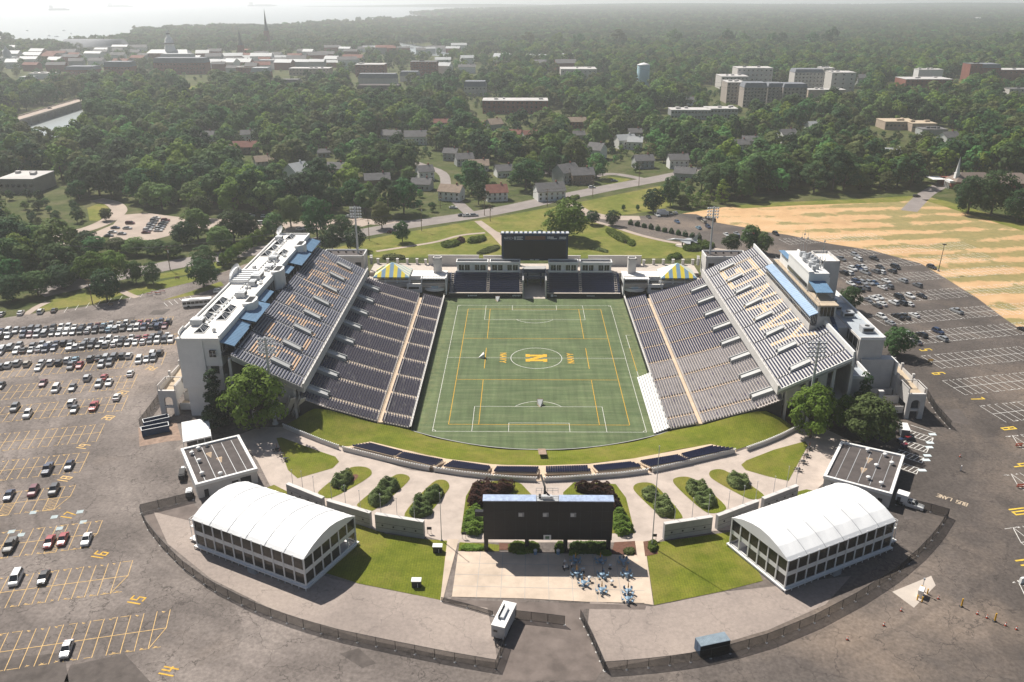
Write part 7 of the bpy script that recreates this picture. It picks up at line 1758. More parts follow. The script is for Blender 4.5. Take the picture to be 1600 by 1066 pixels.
# entrance terminal, bollards, cones, barricades
p_=G(1438,931);k_=empty('entry_terminal','white car park entry terminal between yellow guards on the pale slab','terminal',p_);mb=MB();mb.box(p_+Vector((0,0,.9)),(1.0,1.8,1.8),-.6);mb.build('cabinet',M['white'],k_);mb=MB();mb.tube(p_+Vector((.6,.9,0)),p_+Vector((.6,.9,3.6)),.07,5);mb.box(p_+Vector((.6,.9,3.6)),(.3,.3,.4));mb.build('camera_pole',M['steel'],k_);mb=MB()
for a,b in ((-1.3,-1.4),(-.5,-1.9),(1.3,1.2),(.9,1.7),(1.7,.6)):mb.tube(p_+Vector((a,b,0)),p_+Vector((a,b,1.3)),.14,6)
mb.build('guard_post',M['bright_yellow_paint'],k_)
for x,y,t in ((1502,948,'left one of the two yellow delineator posts'),(1554,971,'right one of the two yellow delineator posts')):
    p_=G(x,y);k_=empty('delineator_post',t+' standing in the drive','post',p_);mb=MB();mb.tube(p_,p_+Vector((0,0,2.0)),.17,8,.14);mb.build('post',M['bright_yellow_paint'],k_);mb=MB();mb.lathe(p_,[(.45,0),(.4,.12),(.2,.2)],10);mb.build('base',M['black'],k_)
cone_m=plain('cone_orange',(.55,.08,.03),.6,.05)
for x,y,t in ((1466,936,'right of the entry terminal'),(1408,955,'below the pale entrance slab'),(1381,978,'second below the pale entrance slab'),(1324,1000,'furthest left along the east curved fence'),(1527,960,'right of the left yellow post'),(1542,966,'just left of the right yellow post'),(1571,978,'right of the right yellow post'),(1588,984,'furthest right in the line of posts'),(1500,714,'small one in the middle of the ring drive')):
    p_=G(x,y);k_=empty('traffic_cone',f'orange traffic cone {t}','traffic cone',p_,'traffic cones');mb=MB();mb.lathe(p_,[(.22,.05),(.14,.4),(.05,.85)],10);mb.build('cone',cone_m,k_);mb=MB();mb.box(p_+Vector((0,0,.03)),(.55,.55,.06));mb.build('base',M['black'],k_);mb=MB();mb.lathe(p_,[(.165,.38),(.11,.62)],10);mb.build('stripe',M['white'],k_)
for x,y,c,t in ((1453,566,'bright_yellow_paint','yellow stacked barricades at the row end beside number 5'),(1591,698,'cone','orange barrels at the row end beside number 8'),(1593,762,'cone','orange barrel at the row end beside number 9')):
    p_=G(x,y);k_=empty('barricade',t,'barricade',p_);mb=MB()
    for a in (-.6,.6):mb.bar(p_+Vector((a,-.4,0)),p_+Vector((a,0,1.1)),.1,.1);mb.bar(p_+Vector((a,.4,0)),p_+Vector((a,0,1.1)),.1,.1)
    mb.build('leg',M['dark'],k_)
    for zz in (.5,1.0):mb=MB();mb.box(p_+Vector((0,-.2,zz)),(1.8,.1,.3));mb.build('board',cone_m if c=='cone' else M[c],k_)
p_=G(1596,911);k_=empty('sandwich_board','white folding sign at the right edge of the drive','sign',p_);mb=MB();mb.box(p_+Vector((0,0,.75)),(1.2,.7,1.3),.3,taper=.7);mb.build('board',M['white'],k_);mb=MB();mb.box(p_+Vector((0,0,.06)),(1.3,.9,.12),.3);mb.build('base',M['dark'],k_)
p_=G(1501,736);k_=empty('marker_board','thin white marker board standing in the ring drive','sign',p_);mb=MB();mb.box(p_+Vector((0,0,.8)),(.5,.15,1.6),1.0);mb.build('panel',M['white'],k_);mb=MB();mb.box(p_+Vector((0,0,.06)),(.6,.5,.12),1.0);mb.build('base',M['black'],k_)
p_=G(1466,424);k_=empty('lamp_post','dark lamp post at the edge of the dirt field','lamp post',p_);t_=A(1470,382,p_.y);mb=MB();mb.tube(p_,(p_.x+.4,p_.y,t_.z),.18,7,.1);mb.build('pole',M['dark'],k_);mb=MB();mb.box((p_.x+.4,p_.y,t_.z),(1.6,.6,.4));mb.build('lamp_head',M['dark'],k_);mb=MB();mb.lathe(p_,[(.5,0),(.5,.8)],8);mb.build('base',M['grey_conc'],k_)
# barriers at the side road, bench by the pavilion
for i,(x,y,t) in enumerate(((234,462,'leftmost'),(241,459,'second'),(247,460,'third'),(254,457.5,'rightmost'))):
    p_=G(x,y);k_=empty('road_barrier',f'{t} of the striped road barriers across the side road','barrier',p_,'road barriers across the side road');mb=MB()
    for a in (-1,1):mb.bar(p_+Vector((a,-.4,0)),p_+Vector((a,0,1.1)),.1,.1);mb.bar(p_+Vector((a,.4,0)),p_+Vector((a,0,1.1)),.1,.1)
    mb.build('leg',M['galv'],k_)
    for zz in (.4,.8,1.2):mb=MB();mb.box(p_+Vector((0,-.1,zz)),(2.4,.06,.22));mb.build('board',cone_m if zz==.8 else M['white'],k_)
for x,y,t in ((277,436,'park bench on the lawn strip beside the side road'),(173,478,'dark bench at the lot edge under the round tree')):
    p_=G(x,y);k_=empty('park_bench',t,'bench',p_);mb=MB();mb.box(p_+Vector((0,0,.45)),(2.0,.5,.08));mb.build('seat',M['wood'],k_);mb=MB();mb.box(p_+Vector((0,.25,.8)),(2.0,.06,.5));mb.build('backrest',M['wood'],k_)
    for a in (-.8,.8):mb=MB();mb.box(p_+Vector((a,0,.21)),(.1,.5,.42));mb.build('leg',M['dark'],k_)
# ================================================================== trees
def crown(mb,R,H,zb,n_cl,n_lf,leaf,shape='round',m=0,seed=0):
    rs=random.Random(seed);cl=[]
    for i in range(n_cl):
        for _ in range(20):
            t=rs.uniform(0,2*pi);u=rs.random()
            if shape=='cone':z=zb+(H-zb)*(u**1.2);rr=R*(1-(z-zb)/(H-zb)*.93)*rs.uniform(.55,1.0)
            elif shape=='col':z=zb+(H-zb)*u;rr=R*min(1,1.6*(1-abs(2*u-.85)**2*.8))*rs.uniform(.4,1.0)
            else:
                u=u**.8;z=zb+(H-zb)*u;w_=sqrt(max(.05,1-(abs(u-.38)/(.62 if u>.38 else .55))**2.2));rr=R*w_*rs.uniform(.45,1.0) if u<.85 else R*w_*rs.uniform(0,.8)
            rr*=.76*(1+.22*sin(3*t+seed)+.12*sin(5*t+2*seed))
            c=Vector((rr*cos(t),rr*sin(t),z))
            if all((c-o).length>R*.22 for o,_ in cl):break
        cl.append((c,R*rs.uniform(.20,.36)*(.8 if shape!='round' else 1)))
    ctr=Vector((0,0,zb+(H-zb)*.4))
    for c,r in cl:
        out=(c-ctr).normalized()
        for _ in range(n_lf):
            d=Vector((rs.gauss(0,1),rs.gauss(0,1),rs.gauss(0,1))).normalized()
            if d.dot(out)<-.25 and rs.random()<.8:d=-d
            d.z=d.z if d.z>-.35 or rs.random()<.3 else -d.z
            p=c+d*r*rs.uniform(.72,1.08);p.z=c.z+(p.z-c.z)*.85
            nn_=(d+out*.35+Vector((0,0,.25))+Vector((rs.uniform(-1,1),rs.uniform(-1,1),rs.uniform(-1,1)))*.55)
            leafquad(mb,p,nn_,leaf,m)
def trunk(mb,H,R,m=1,limbs=5,seed=0):
    rs=random.Random(seed);mb.tube((0,0,-.1),(.1,0,H*.5),R*.045+.12,7,R*.03+.05,m)
    for k in range(limbs):
        t=2*pi*k/limbs+rs.random();z0=H*rs.uniform(.28,.48);mb.tube((.05,0,z0),(R*.55*cos(t),R*.55*sin(t),z0+H*rs.uniform(.15,.32)),.16,5,.05,m)
def tree_mesh(name,R,H,zb,ncl,nlf,leaf,shape,mat,seed,single=True):
    c=MB();crown(c,R,H,zb,ncl,nlf,leaf,shape,0,seed);t=MB();trunk(t,H*.9,R,1 if single else 0,5,seed)
    if single:
        n0=len(c.v);c.v+=t.v;c.f+=[[i+n0 for i in f] for f in t.f];c.m+=t.m;c.sm+=t.sm
        return c.build(name,[mat,M['bark']],loc=(0,0,0),data_only=True)
    return c.build('crown',mat,loc=(0,0,0),data_only=True),t.build('trunk',M['bark'],loc=(0,0,0),data_only=True)
# prototypes (radius 8 m, height 16 m): big for the near trees, light for the woods
NEAR={}
for nm,mat,shape,H,zb in (('broad','leaf','round',16,3.4),('bright','leaf_bright','round',16,3.2),('dark','leaf_dark','round',16,3.0),('olive','leaf_olive','round',15,3.6),('conifer','leaf_dark','cone',26,1.5),('column','leaf_bright','col',30,2.0)):
    NEAR[nm]=[tree_mesh(nm,8,H,zb,52,75,.48,shape,M[mat],11*k+len(nm),False) for k in range(2 if nm in ('broad','bright','dark') else 1)]
WOOD=[(tree_mesh('tree',8,16+k % 3,3.5,30,62,.62,'round',M[('leaf','leaf','leaf_dark','leaf','leaf_olive','leaf_bright','leaf','leaf_dark')[k]],101+k),('mid green','leafy green','deep green','full green','olive green','light green','rounded green','dark green')[k]) for k in range(8)]
O14=['dark low tree','green low tree','olive low tree','second green low tree','second dark low tree','third green low tree','dense dark tree by the side lot','broad tree under the strip lot','dark tree at the strip lot edge','green tree at the strip lot end','green tree at the lot lawn corner','dark tree at the lot lawn corner','green tree at the west lot verge','dark tree cut off near the left edge']
def tree(px,py,wpx,kind,label,hmul=1.0,name=None,group=None):
    p=G(px,py);dist=(p-CAM).dot(_f);R=wpx/2/(FPX/dist);s=R/8
    mc,mt=random.choice(NEAR[kind]);nm=name or {'conifer':'conifer_tree','column':'columnar_tree'}.get(kind,'broadleaf_tree')
    o=empty(nm,label,'tree',p,group,random.uniform(0,6.28))
    for n_,me in (('crown',mc),('trunk',mt)):
        c=bpy.data.objects.new(n_,me);COL.objects.link(c);c.parent=o;c.scale=(s,s,s*hmul)
    return o
for a in ((404,670,98,'bright','big bright bushy tree at the near end of the west stand, around the floodlight tower',1.0),(342,666,66,'conifer','dark shaggy evergreen between the west press building and the big bright tree',.92),(1266,684,74,'bright','big bright tree at the near end of the east stand, below the floodlight tower',1.15),(1317,668,46,'bright','smaller bright tree right of the big east tree',1.1),(1354,693,88,'olive','wide olive-green tree behind the right concession building',.92),(1343,655,50,'conifer','dark evergreen behind the olive-green tree at the east ramp',1.0),(1401,556,50,'dark','round dark tree at the outer corner of the east annex',.9),(1326,486,40,'dark','round dark tree beside the flagstaffs behind the press box',.95),(1373,596,17,'dark','small dark bush-like tree in the annex corner',1.0),
          (168,470,48,'dark','single dark round tree standing over the lot edge shadow',1.0),(150,446,50,'bright','left of the two big bright trees beside the west lot lawn',1.0),(182,442,48,'bright','right of the two big bright trees beside the west lot lawn',1.0),(213,442,28,'broad','slim tree right of the two big bright ones by the lawn',1.2),(240,444,30,'dark','dark tree at the right end of the lawn row',1.15),(319,449,46,'dark','dark dense round tree by the side road behind the press building',.95),(322,422,42,'dark','dark tree behind the dense round one, across the side road',.9),
          (629,379,27,'broad','lone small round tree on the lawn left of the scoreboard',1.2),(496,372,50,'broad','tall tree at the strip lot left of the far west floodlight tower',1.2),(536,372,32,'broad','small tree just left of the far west floodlight tower',1.1),(520,392,40,'dark','dark round tree left of the far west service building',1.0),(557,391,36,'dark','dark round tree right behind the far west floodlight tower',1.05),(597,357,32,'olive','yellowish upright tree between the two street bands',1.3),(885,374,74,'bright','huge bright spreading tree behind the right end of the scoreboard',.78),(925,351,24,'dark','small dark tree right of the huge bright tree',.9),(957,353,24,'dark','small round dark tree at the start of the bush-lined path',1.0),
          (1021,332,36,'dark','dark round tree at the corner of the roundabout lawn',1.0),(1047,322,30,'dark','dark tree behind the round one by the roundabout lawn',1.5),(1066,326,22,'olive','low olive bush-like tree behind the white box truck',1.0),(1075,325,19,'column','first of three bright upright trees behind the far lot',.62),(1089,323,19,'column','second of three bright upright trees behind the far lot',.62),(1103,321,20,'column','third of three bright upright trees behind the far lot',.62),(1127,318,26,'column','tallest bright upright tree at the edge of the dirt field wood',.75),(1143,393,30,'broad','left of three trees beyond the east service building',.9),(1171,392,36,'broad','middle of three trees beyond the east service building',1.1),(1190,396,30,'broad','right of three trees at the far corner of the east stand',1.1),
          (974,329,7,'broad','left one of two tiny young trees on the roundabout lawn',1.3),(996,329,7,'broad','right one of two tiny young trees on the roundabout lawn',1.3),(310,374,46,'broad','tree at the right end of the tree-lined side lot',1.0),(366,378,56,'broad','broad tree right of the side lot, above the bright row',.85),(314,343,38,'olive','round olive tree above the side lot',1.0),(166,345,20,'olive','thin-crowned tree on the small island of the park road',1.0),(138,388,38,'dark','low spreading tree beside the curved park road',.7),(455,356,44,'broad','tree at the right of the shaded strip lot',1.1),(1512,334,54,'dark','dark tree left in the clump at the right end of the dirt field',1.05),(1548,337,62,'dark','large dark tree, middle of the clump at the right end of the dirt field',1.1),(1590,346,50,'dark','dark tree cut by the right edge beyond the dirt field',1.0)):
    tree(*a)
for i,(x,y,w_,k,h_) in enumerate(((118,410,40,'dark',.7),(150,398,44,'broad',.62),(184,396,40,'olive',.62),(214,398,40,'broad',.66),(244,400,38,'dark',.66),(272,402,34,'broad',.7),(288,384,40,'dark',.9),(345,392,44,'broad',.85),(388,372,40,'dark',.9),(430,372,40,'broad',.95),(126,436,46,'broad',.7),(98,452,50,'dark',.75),(60,462,50,'broad',.75),(20,470,50,'dark',.8))):
    tree(x,y,w_,k,f'{O14[i]}, in the belt between street and west lot',h_)
for i in range(10):
    tree(350+i*7.8,417-i*5.2,18,'bright',f'{["first", "second", "third", "fourth", "fifth", "sixth", "seventh", "eighth", "ninth", "tenth"][i]} from the near end of the bright tree row behind the press building',1.15,'street_tree','row of bright trees behind the press building')
O10=['first','second','third','fourth','fifth','sixth','seventh','eighth','ninth','tenth','eleventh','twelfth']
for i in range(11):
    p=G(985+i*10.7,351+i*2.3);q=[(p.x+1.5*cos(t*pi/5),p.y+1.5*sin(t*pi/5)) for t in range(10)]
    hedge(q,2.6,M['leaf_dark'],f'{O10[i]} round bush from the left along the path to the east service building','bush',ZG+.05,14,.35,.3,'round bushes along the far path','bush',1.2)
for q,h,mt,t in (([(687,383),(693,380),(718,378),(720,383),(703,388),(692,388)],1.6,'leaf_hedge','dark clipped hedge at the left of the lawn behind the deck'),([(711,377),(720,373),(727,375),(726,380),(715,381)],1.5,'leaf_red','reddish hedge between two green ones on the lawn'),([(728,377),(740,373),(758,371),(761,376),(745,381),(731,381)],1.6,'leaf_hedge','clipped hedge at the right of the reddish one on the lawn'),([(740,398),(760,388),(780,384),(782,390),(760,398)],.9,'leaf_olive','low brownish planting left of the scoreboard'),([(944,361),(955,360),(985,374),(984,381),(970,380),(952,369)],1.7,'leaf_hedge','long clipped hedge on the lawn right of the huge bright tree'),([(979,378),(988,376),(994,381),(990,386),(981,384)],1.5,'leaf_hedge','short clipped hedge at the end of the long one'),([(920,386),(940,389),(952,393),(948,396),(925,391)],.8,'leaf_ivy','low ivy strip beside the long lawn hedge'),([(1065,386),(1085,380),(1110,381),(1120,388),(1090,394),(1068,393)],1.8,'leaf_hedge','dark hedge beside the aircraft monument'),([(868,316),(905,306),(906,311),(872,322)],1.4,'leaf_hedge','roadside hedge in front of the white house'),([(92,372),(112,366),(125,362),(110,376),(95,381)],1.5,'leaf_olive','low planting on the island of the park road'),([(830,365),(848,362),(850,366),(832,369)],1.3,'leaf_dark','dark bush at the path behind the scoreboard'),([(1040,402),(1062,397),(1068,404),(1045,408)],1.4,'leaf_bright','bright planting behind the right pier fence'),([(592,404),(612,398),(640,404),(610,408)],1.2,'leaf_olive','low planting behind the left pier fence')):
    hedge(round_poly(gp(q),1),h,M[mt],t,'hedge',ZG+.04,8,.4,.3,rim=1.0)
# aircraft monument
p_=G(1066,384);am=empty('aircraft_monument','grey jet aircraft displayed on the lawn near the east service building','aircraft',p_,None,2.9)
mb=MB();mb.tube((-7,0,2.6),(4,0,2.9),.8,10,.7);mb.tube((4,0,2.9),(8,0,2.6),.7,10,.05);mb.build('fuselage',M['steel'],am,loc=(0,0,0))
mb=MB()
for s_ in (-1,1):mb.prism([(-4,s_*.6),(1.5,s_*.6),(-2.5,s_*5.5),(-4.2,s_*5.5)],2.5,2.7);mb.prism([(-7,s_*.5),(-5,s_*.5),(-6.6,s_*2.4),(-7.4,s_*2.4)],2.6,2.75)
mb.build('wing',M['steel'],am,loc=(0,0,0));mb=MB();mb.add([(-7,-.08,3.2),(-4.5,-.08,3.4),(-6.6,-.08,6),(-7.4,-.08,6),(-7,.08,3.2),(-4.5,.08,3.4),(-6.6,.08,6),(-7.4,.08,6)],[(0,1,2,3),(7,6,5,4),(0,4,5,1),(1,5,6,2),(2,6,7,3),(3,7,4,0)]);mb.build('tail_fin',M['steel'],am,loc=(0,0,0));mb=MB();mb.tube((0,0,0),(0,0,2.2),.4,8);mb.lathe((0,0,0),[(3.4,0),(3.4,.12)],16);mb.build('plinth',M['concrete'],am,loc=(0,0,0))

# ================================================================== houses and town
ORD=['first','second','third','fourth','fifth','sixth','seventh','eighth','ninth','tenth','eleventh','twelfth','thirteenth','fourteenth','fifteenth','sixteenth','seventeenth','eighteenth','nineteenth','twentieth']
HOUSES=[  # foot pixel, width, depth, eaves height, turn, wall, roof, storeys, label
 (858,311,15,11,5.6,.25,'w','g','big white house with hipped grey roof by the street hedge'),(706,312,12,9,5.5,-.3,'w','t','white house with tan roof above the side street'),(775,312,11,10,5.2,.2,'w','b','white house with red-brown roof half behind the street trees'),(650,225,16,11,6.5,.1,'w','g','large white house with grey roof on the upper left slope'),(613,220,14,10,5,-.2,'y','g','long grey roof beside the large white house'),(725,258,11,9,5,.3,'y','g','pale blue-grey house among the middle trees'),(705,250,9,8,5.5,-.2,'y','g','small grey gabled house left of the pale blue-grey one'),(748,266,12,9,4,.1,'y','t','low house with brown roof behind the street wood'),(788,275,11,9,4.2,.3,'w','g','low grey bungalow above the white street house'),(664,281,9,9,6,.4,'w','g','tall white gable among the trees left of centre'),(590,290,14,9,4.5,.2,'b','g','brown-roofed house deep in the middle wood'),(660,296,11,8,4,-.2,'y','g','small grey house just above the street trees'),
 (466,284,11,14,7,.9,'w','w','tall white-gabled house with a white chimney in the left wood'),(413,262,11,9,5,.5,'y','t','brown-roofed cottage in the left wood'),(382,240,18,10,5.5,.1,'b','b','long red-roofed house in the left wood'),(388,222,9,8,6.5,.2,'w','g','narrow white house behind the long red-roofed one'),(324,220,12,8,5,0,'y','g','pale roof almost hidden in the far left wood'),(506,245,8,6,3.5,.3,'y','g','small garden shed beside a sunlit drive'),(527,272,11,9,4.5,-.2,'b','g','dark-roofed house behind the bright round trees'),
 (884,284,12,12,7,.6,'y','g','grey steep-roofed house beside the upper street'),(908,286,13,10,6,.2,'b','g','brown house with pale trim right of the steep grey roof'),(932,248,10,12,7,-.5,'w','g','pale house with long side wall and tan roof'),(976,231,13,10,6.5,.3,'w','w','bright white house with white roof in the middle distance'),(992,233,10,9,6,-.2,'w','w','second bright white house beside the first'),(991,217,10,8,5.5,.1,'y','g','dark-roofed house behind the bright white pair'),(1004,262,12,9,5.5,.2,'y','g','grey house hidden among trees above the roundabout lawn'),(1058,262,12,9,6,.1,'w','g','white-framed grey house in the wood above the columnar trees'),(1070,280,12,9,4.5,-.3,'y','g','low grey house behind the dirt driveway'),(901,200,14,9,6,.1,'r','t','reddish house among the trees above the centre'),(902,218,10,8,4,.2,'y','g','low roof between two tall round trees'),
 (772,208,11,11,8,.5,'y','t','tall grey house with tan gable in the upper middle'),(752,205,12,8,5,0,'r','b','red-roofed house left of the tall grey one'),(828,221,11,9,5.5,.3,'y','b','salmon-roofed house in the upper middle'),(804,218,10,8,5,-.2,'r','b','brick house left of the salmon roof'),(690,200,12,8,5,.1,'y','b','rosy roof in the upper middle wood'),(1228,223,12,10,7,.3,'w','g','white gabled house below the hotel'),(1155,235,11,9,5,.2,'w','g','white cottage below the long flat white roof'),(1172,228,12,9,4.5,-.1,'y','g','grey-roofed cottage right of the white one'),(1270,205,11,9,5,.3,'w','w','white building among the parked cars below the hotel'),(1480,225,13,10,6,.4,'w','g','grey-roofed house above the church'),(1395,250,11,9,5,-.4,'w','w','white-walled house in the right wood'),(1342,133,14,12,9,.3,'y','g','pale house with pointed roof right of the hotel'),(1593,322,12,9,4.5,.5,'w','g','white shed roof at the far right edge'),(1060,142,12,9,6,0,'w','w','small white house right of the water tower'),(1090,118,14,9,5,.2,'w','g','pale house beyond the water tower'),(1078,165,10,8,6,.2,'w','g','white gable between the water tower and the hotel')]
WC={'w':M['white'],'y':plain('siding_grey',(.36,.37,.36),.8,.1),'b':plain('siding_brown',(.22,.16,.12),.8,.15),'r':M['brick']}
RC={'g':plain('shingle_grey',(.13,.125,.125),.9,.2,.5),'t':plain('shingle_tan',(.28,.21,.16),.9,.2,.5),'b':plain('shingle_red',(.20,.085,.065),.9,.2,.5),'w':plain('metal_pale',(.36,.37,.37),.6,.1,.5)}
CLEAR=[]
def house(px,py,w_,d,h,rz,wl,rf,label,cat='house',rise=.42,name='house'):
    if cat=='house':w_*=1.15;d*=1.1;h*=1.1
    p=G(px,py);o=empty(name,label,cat,p,None,rz);mb=MB();mb.b3(-w_/2,w_/2,-d/2,d/2,0,h);r=d/2*rise*1.6
    mb.add([(-w_/2,-d/2,h),(-w_/2,d/2,h),(-w_/2,0,h+r),(w_/2,-d/2,h),(w_/2,d/2,h),(w_/2,0,h+r)],[(0,2,1),(3,4,5)]);mb.build('wall',WC[wl],o,loc=(0,0,0))
    e=.6;hz=h-.15
    mb=MB();a=d/2+e
    for s in (-1,1):
        P=[(-w_/2-e,s*a,hz-.1),(w_/2+e,s*a,hz-.1),(w_/2+e,0,h+r+.12),(-w_/2-e,0,h+r+.12)];mb.add(P+[(x,y,z-.2) for x,y,z in P],[(0,1,2,3),(7,6,5,4),(0,4,5,1),(1,5,6,2),(3,7,4,0),(2,6,7,3)])
    mb.build('roof',RC[rf],o,loc=(0,0,0))
    mb=MB();mb.b3(w_*.22,w_*.22+.9,-.2,.7,h,h+r+1.2);mb.build('chimney',M['brick'] if wl!='w' or rf!='w' else M['white'],o,loc=(0,0,0))
    if py>195:
        for zz in ([1.1] if h<5 else [1.1,3.7]):
            for k in range(int(w_/3)):
                mb=MB();x=-w_/2+1.6+k*(w_-3.2)/max(1,int(w_/3)-1);mb.b3(x-.55,x+.55,-d/2-.05,-d/2+.02,zz,zz+1.4);mb.build('window',M['glass_dark'],o,loc=(0,0,0))
        mb=MB();mb.b3(-.5,.5,-d/2-.06,-d/2+.02,.1,2.2) if h<5 else mb.b3(w_/2-.02,w_/2+.05,-.6,.6,1.2,2.8);mb.build('door' if h<5 else 'window',M['wood'] if h<5 else M['glass_dark'],o,loc=(0,0,0))
    CLEAR.append((p.x,p.y,max(w_,d)*.5+2,62));return o
for a in HOUSES:house(*a)
def block(x0,x1,py,depth,h,wall,roof,label,rows=0,cols=0,cat='building',rz=0,name='building',mans=None):
    a=G(x0,py);b=G(x1,py);L=(b-a).length;o=empty(name,label,cat,(a+b)/2,None,rz)
    mb=MB();mb.b3(-L/2,L/2,0,depth,0,h);mb.build('wall',wall,o,loc=(0,0,0));mb=MB()
    if mans:mb.add([(-L/2-.3,-.3,h),(L/2+.3,-.3,h),(L/2+.3,depth+.3,h),(-L/2-.3,depth+.3,h),(-L/2+1.5,1.5,h+mans),(L/2-1.5,1.5,h+mans),(L/2-1.5,depth-1.5,h+mans),(-L/2+1.5,depth-1.5,h+mans)],[(0,1,5,4),(1,2,6,5),(2,3,7,6),(3,0,4,7),(4,5,6,7)])
    else:
        mb.b3(-L/2-.2,L/2+.2,-.2,depth+.2,h,h+.5)
        for k in range(3):mb.box((random.uniform(-L*.4,L*.4),depth*random.uniform(.3,.7),h+1.2),(random.uniform(2,5),3,1.6))
    mb.build('roof',roof,o,loc=(0,0,0))
    w0=None
    for r in range(rows):
        for c in range(cols):
            x=-L/2+L*(c+.5)/cols;z=h*(r+.55)/rows-.2
            if w0 is None:mb=MB();mb.b3(-min(1.0,L/cols*.32),min(1.0,L/cols*.32),-.12,.05,-.9,.9);w0=mb.build('window',M['glass_dark'],o,loc=(0,0,0));q=w0
            else:q=w0.copy();COL.objects.link(q)
            q.location=(x,0,z+.3)
    r_=L/2+4;n_=max(1,int(L/16))
    for k in range(n_+1):CLEAR.append((o.location.x-L/2+L*k/n_,o.location.y+depth/2,depth/2+6,120))
    return o
BR,PB,WH,GR=M['brick'],M['brick_pale'],M['white'],WC['y'];RW,RG=plain('flat_roof',(.46,.44,.42),.8,.15,.1),RC['g'];SL=plain('slate',(.17,.18,.20),.8,.15,.3);HOT=plain('hotel_stone',(.36,.31,.27),.85,.1,.3);HW=plain('hotel_white',(.52,.49,.46),.85,.08,.3)
for a in ((1134,1162,162,30,23,HOT,RW,'pale stone west wing of the big hotel block',6,5),(1160,1196,168,22,21,HOT,SL,'grey centre wing of the big hotel block under a dark mansard roof',6,7,'building',0,'building',5),(1197,1222,165,20,20,HOT,SL,'set-back wing of the big hotel block right of the dark mansard',6,4,'building',0,'building',4),(1221,1258,166,22,20,HOT,SL,'east wing of the big hotel block half behind a tree',5,6,'building',0,'building',4),(1126,1168,140,36,16,HW,RW,'long pale building behind the hotel block, left part',3,7),(1150,1205,136,30,24,HW,RW,'taller pale building behind the hotel block',4,8),(1239,1284,141,24,22,HW,SL,'white hotel with dark dormers, left wing',5,8,'building',0,'building',4),(1283,1300,141,26,27,HW,RW,'white hotel, tall middle part',6,3),(1296,1333,148,26,26,HW,RW,'white hotel, big right-hand block',5,3),(1262,1320,153,16,9,PB,RW,'low pale annex in front of the white hotel'),
          (1048,1110,187,20,9,M['steel'],RW,'long low building with flat white roof, left half',2,12),(1104,1152,185,20,9,M['steel'],RW,'long low building with flat white roof, right half',2,9),(754,856,178,26,13,BR,RW,'red brick hospital-like block with white flat roof',3,14),(556,601,121,30,18,BR,RW,'red brick office block left of a twin, with white roof',3,8),(642,683,121,26,22,BR,RG,'dark red brick block with vertical piers',5,8),(876,932,124,40,14,HW,RW,'pale low building with white roof left of the water tower',2,8),(1413,1486,142,34,14,BR,RW,'brick building with oversailing white flat roof',3,10),(1432,1470,133,16,20,WH,RW,'white plant room over the oversailing roof'),(1512,1530,128,24,24,BR,RG,'brick gabled end of the far right school',3,3),(1526,1560,128,30,19,BR,SL,'brick and slate middle of the far right school',3,6,'building',0,'building',5),(1556,1640,128,30,16,BR,RW,'long flat-roofed wing of the far right school',2,10),(1576,1640,150,14,8,HW,RG,'row of white terraced houses at the far right',2,8),(1382,1432,203,22,7,PB,M['beige'],'low building with tan flat roof, left part',1,8),(1424,1462,206,20,7,PB,M['beige'],'low building with tan flat roof, right part',1,6),(1440,1480,212,14,5,GR,RG,'grey sheds below the tan flat roof'),(0,56,303,26,9,HOT,RW,'flat white-roofed building cut by the left edge',1,6),
          (242,322,116,26,17,BR,SL,'long brick hall with slate roof below the domed capitol',3,16,'building',0,'building',7),(165,206,122,24,16,BR,SL,'brick hall with dormered slate roof left of the capitol',3,8,'building',0,'building',7),(104,148,119,26,9,BR,SL,'long low slate-roofed building at the left of town',1,8,'building',0,'building',5),(46,84,124,22,8,WH,RW,'white-roofed building by the creek woods'),(30,52,132,18,6,BR,RC['w'],'brick building with pale gabled roof by the creek',0,0,'building',0,'building',4),(252,300,100,22,12,WH,RC['w'],'long pale-roofed building right below the capitol',0,0,'building',0,'building',5),(370,398,117,24,11,BR,RW,'brick block with white roof in the town centre',2,5),(393,420,124,22,10,BR,RC['w'],'brick hall with pale green-grey roof in the town centre',0,0,'building',0,'building',6),(403,440,109,22,10,WH,RC['w'],'white long-roofed building in the town centre',0,0,'building',0,'building',5),(436,468,138,18,6,WH,RC['g'],'pale lodge with hipped grey roof by the cemetery lawn',1,6,'building',0,'building',5),(452,515,118,26,10,PB,RW,'long pale car-park building right of the town centre',2,12),(560,620,132,18,8,HW,SL,'row of grey gabled houses below the brick office block',0,0,'building',0,'building',6),(625,655,128,18,8,HW,SL,'grey-roofed row below the dark red brick block',0,0,'building',0,'building',6),(558,625,148,22,7,PB,M['tar_roof'],'long brown roof in the wood below the grey gabled row',0,0,'building',0,'building',4),(725,760,150,20,11,HW,SL,'grey pitched apartment block left of the red brick hospital',2,6,'building',0,'building',6)):
    block(*a)
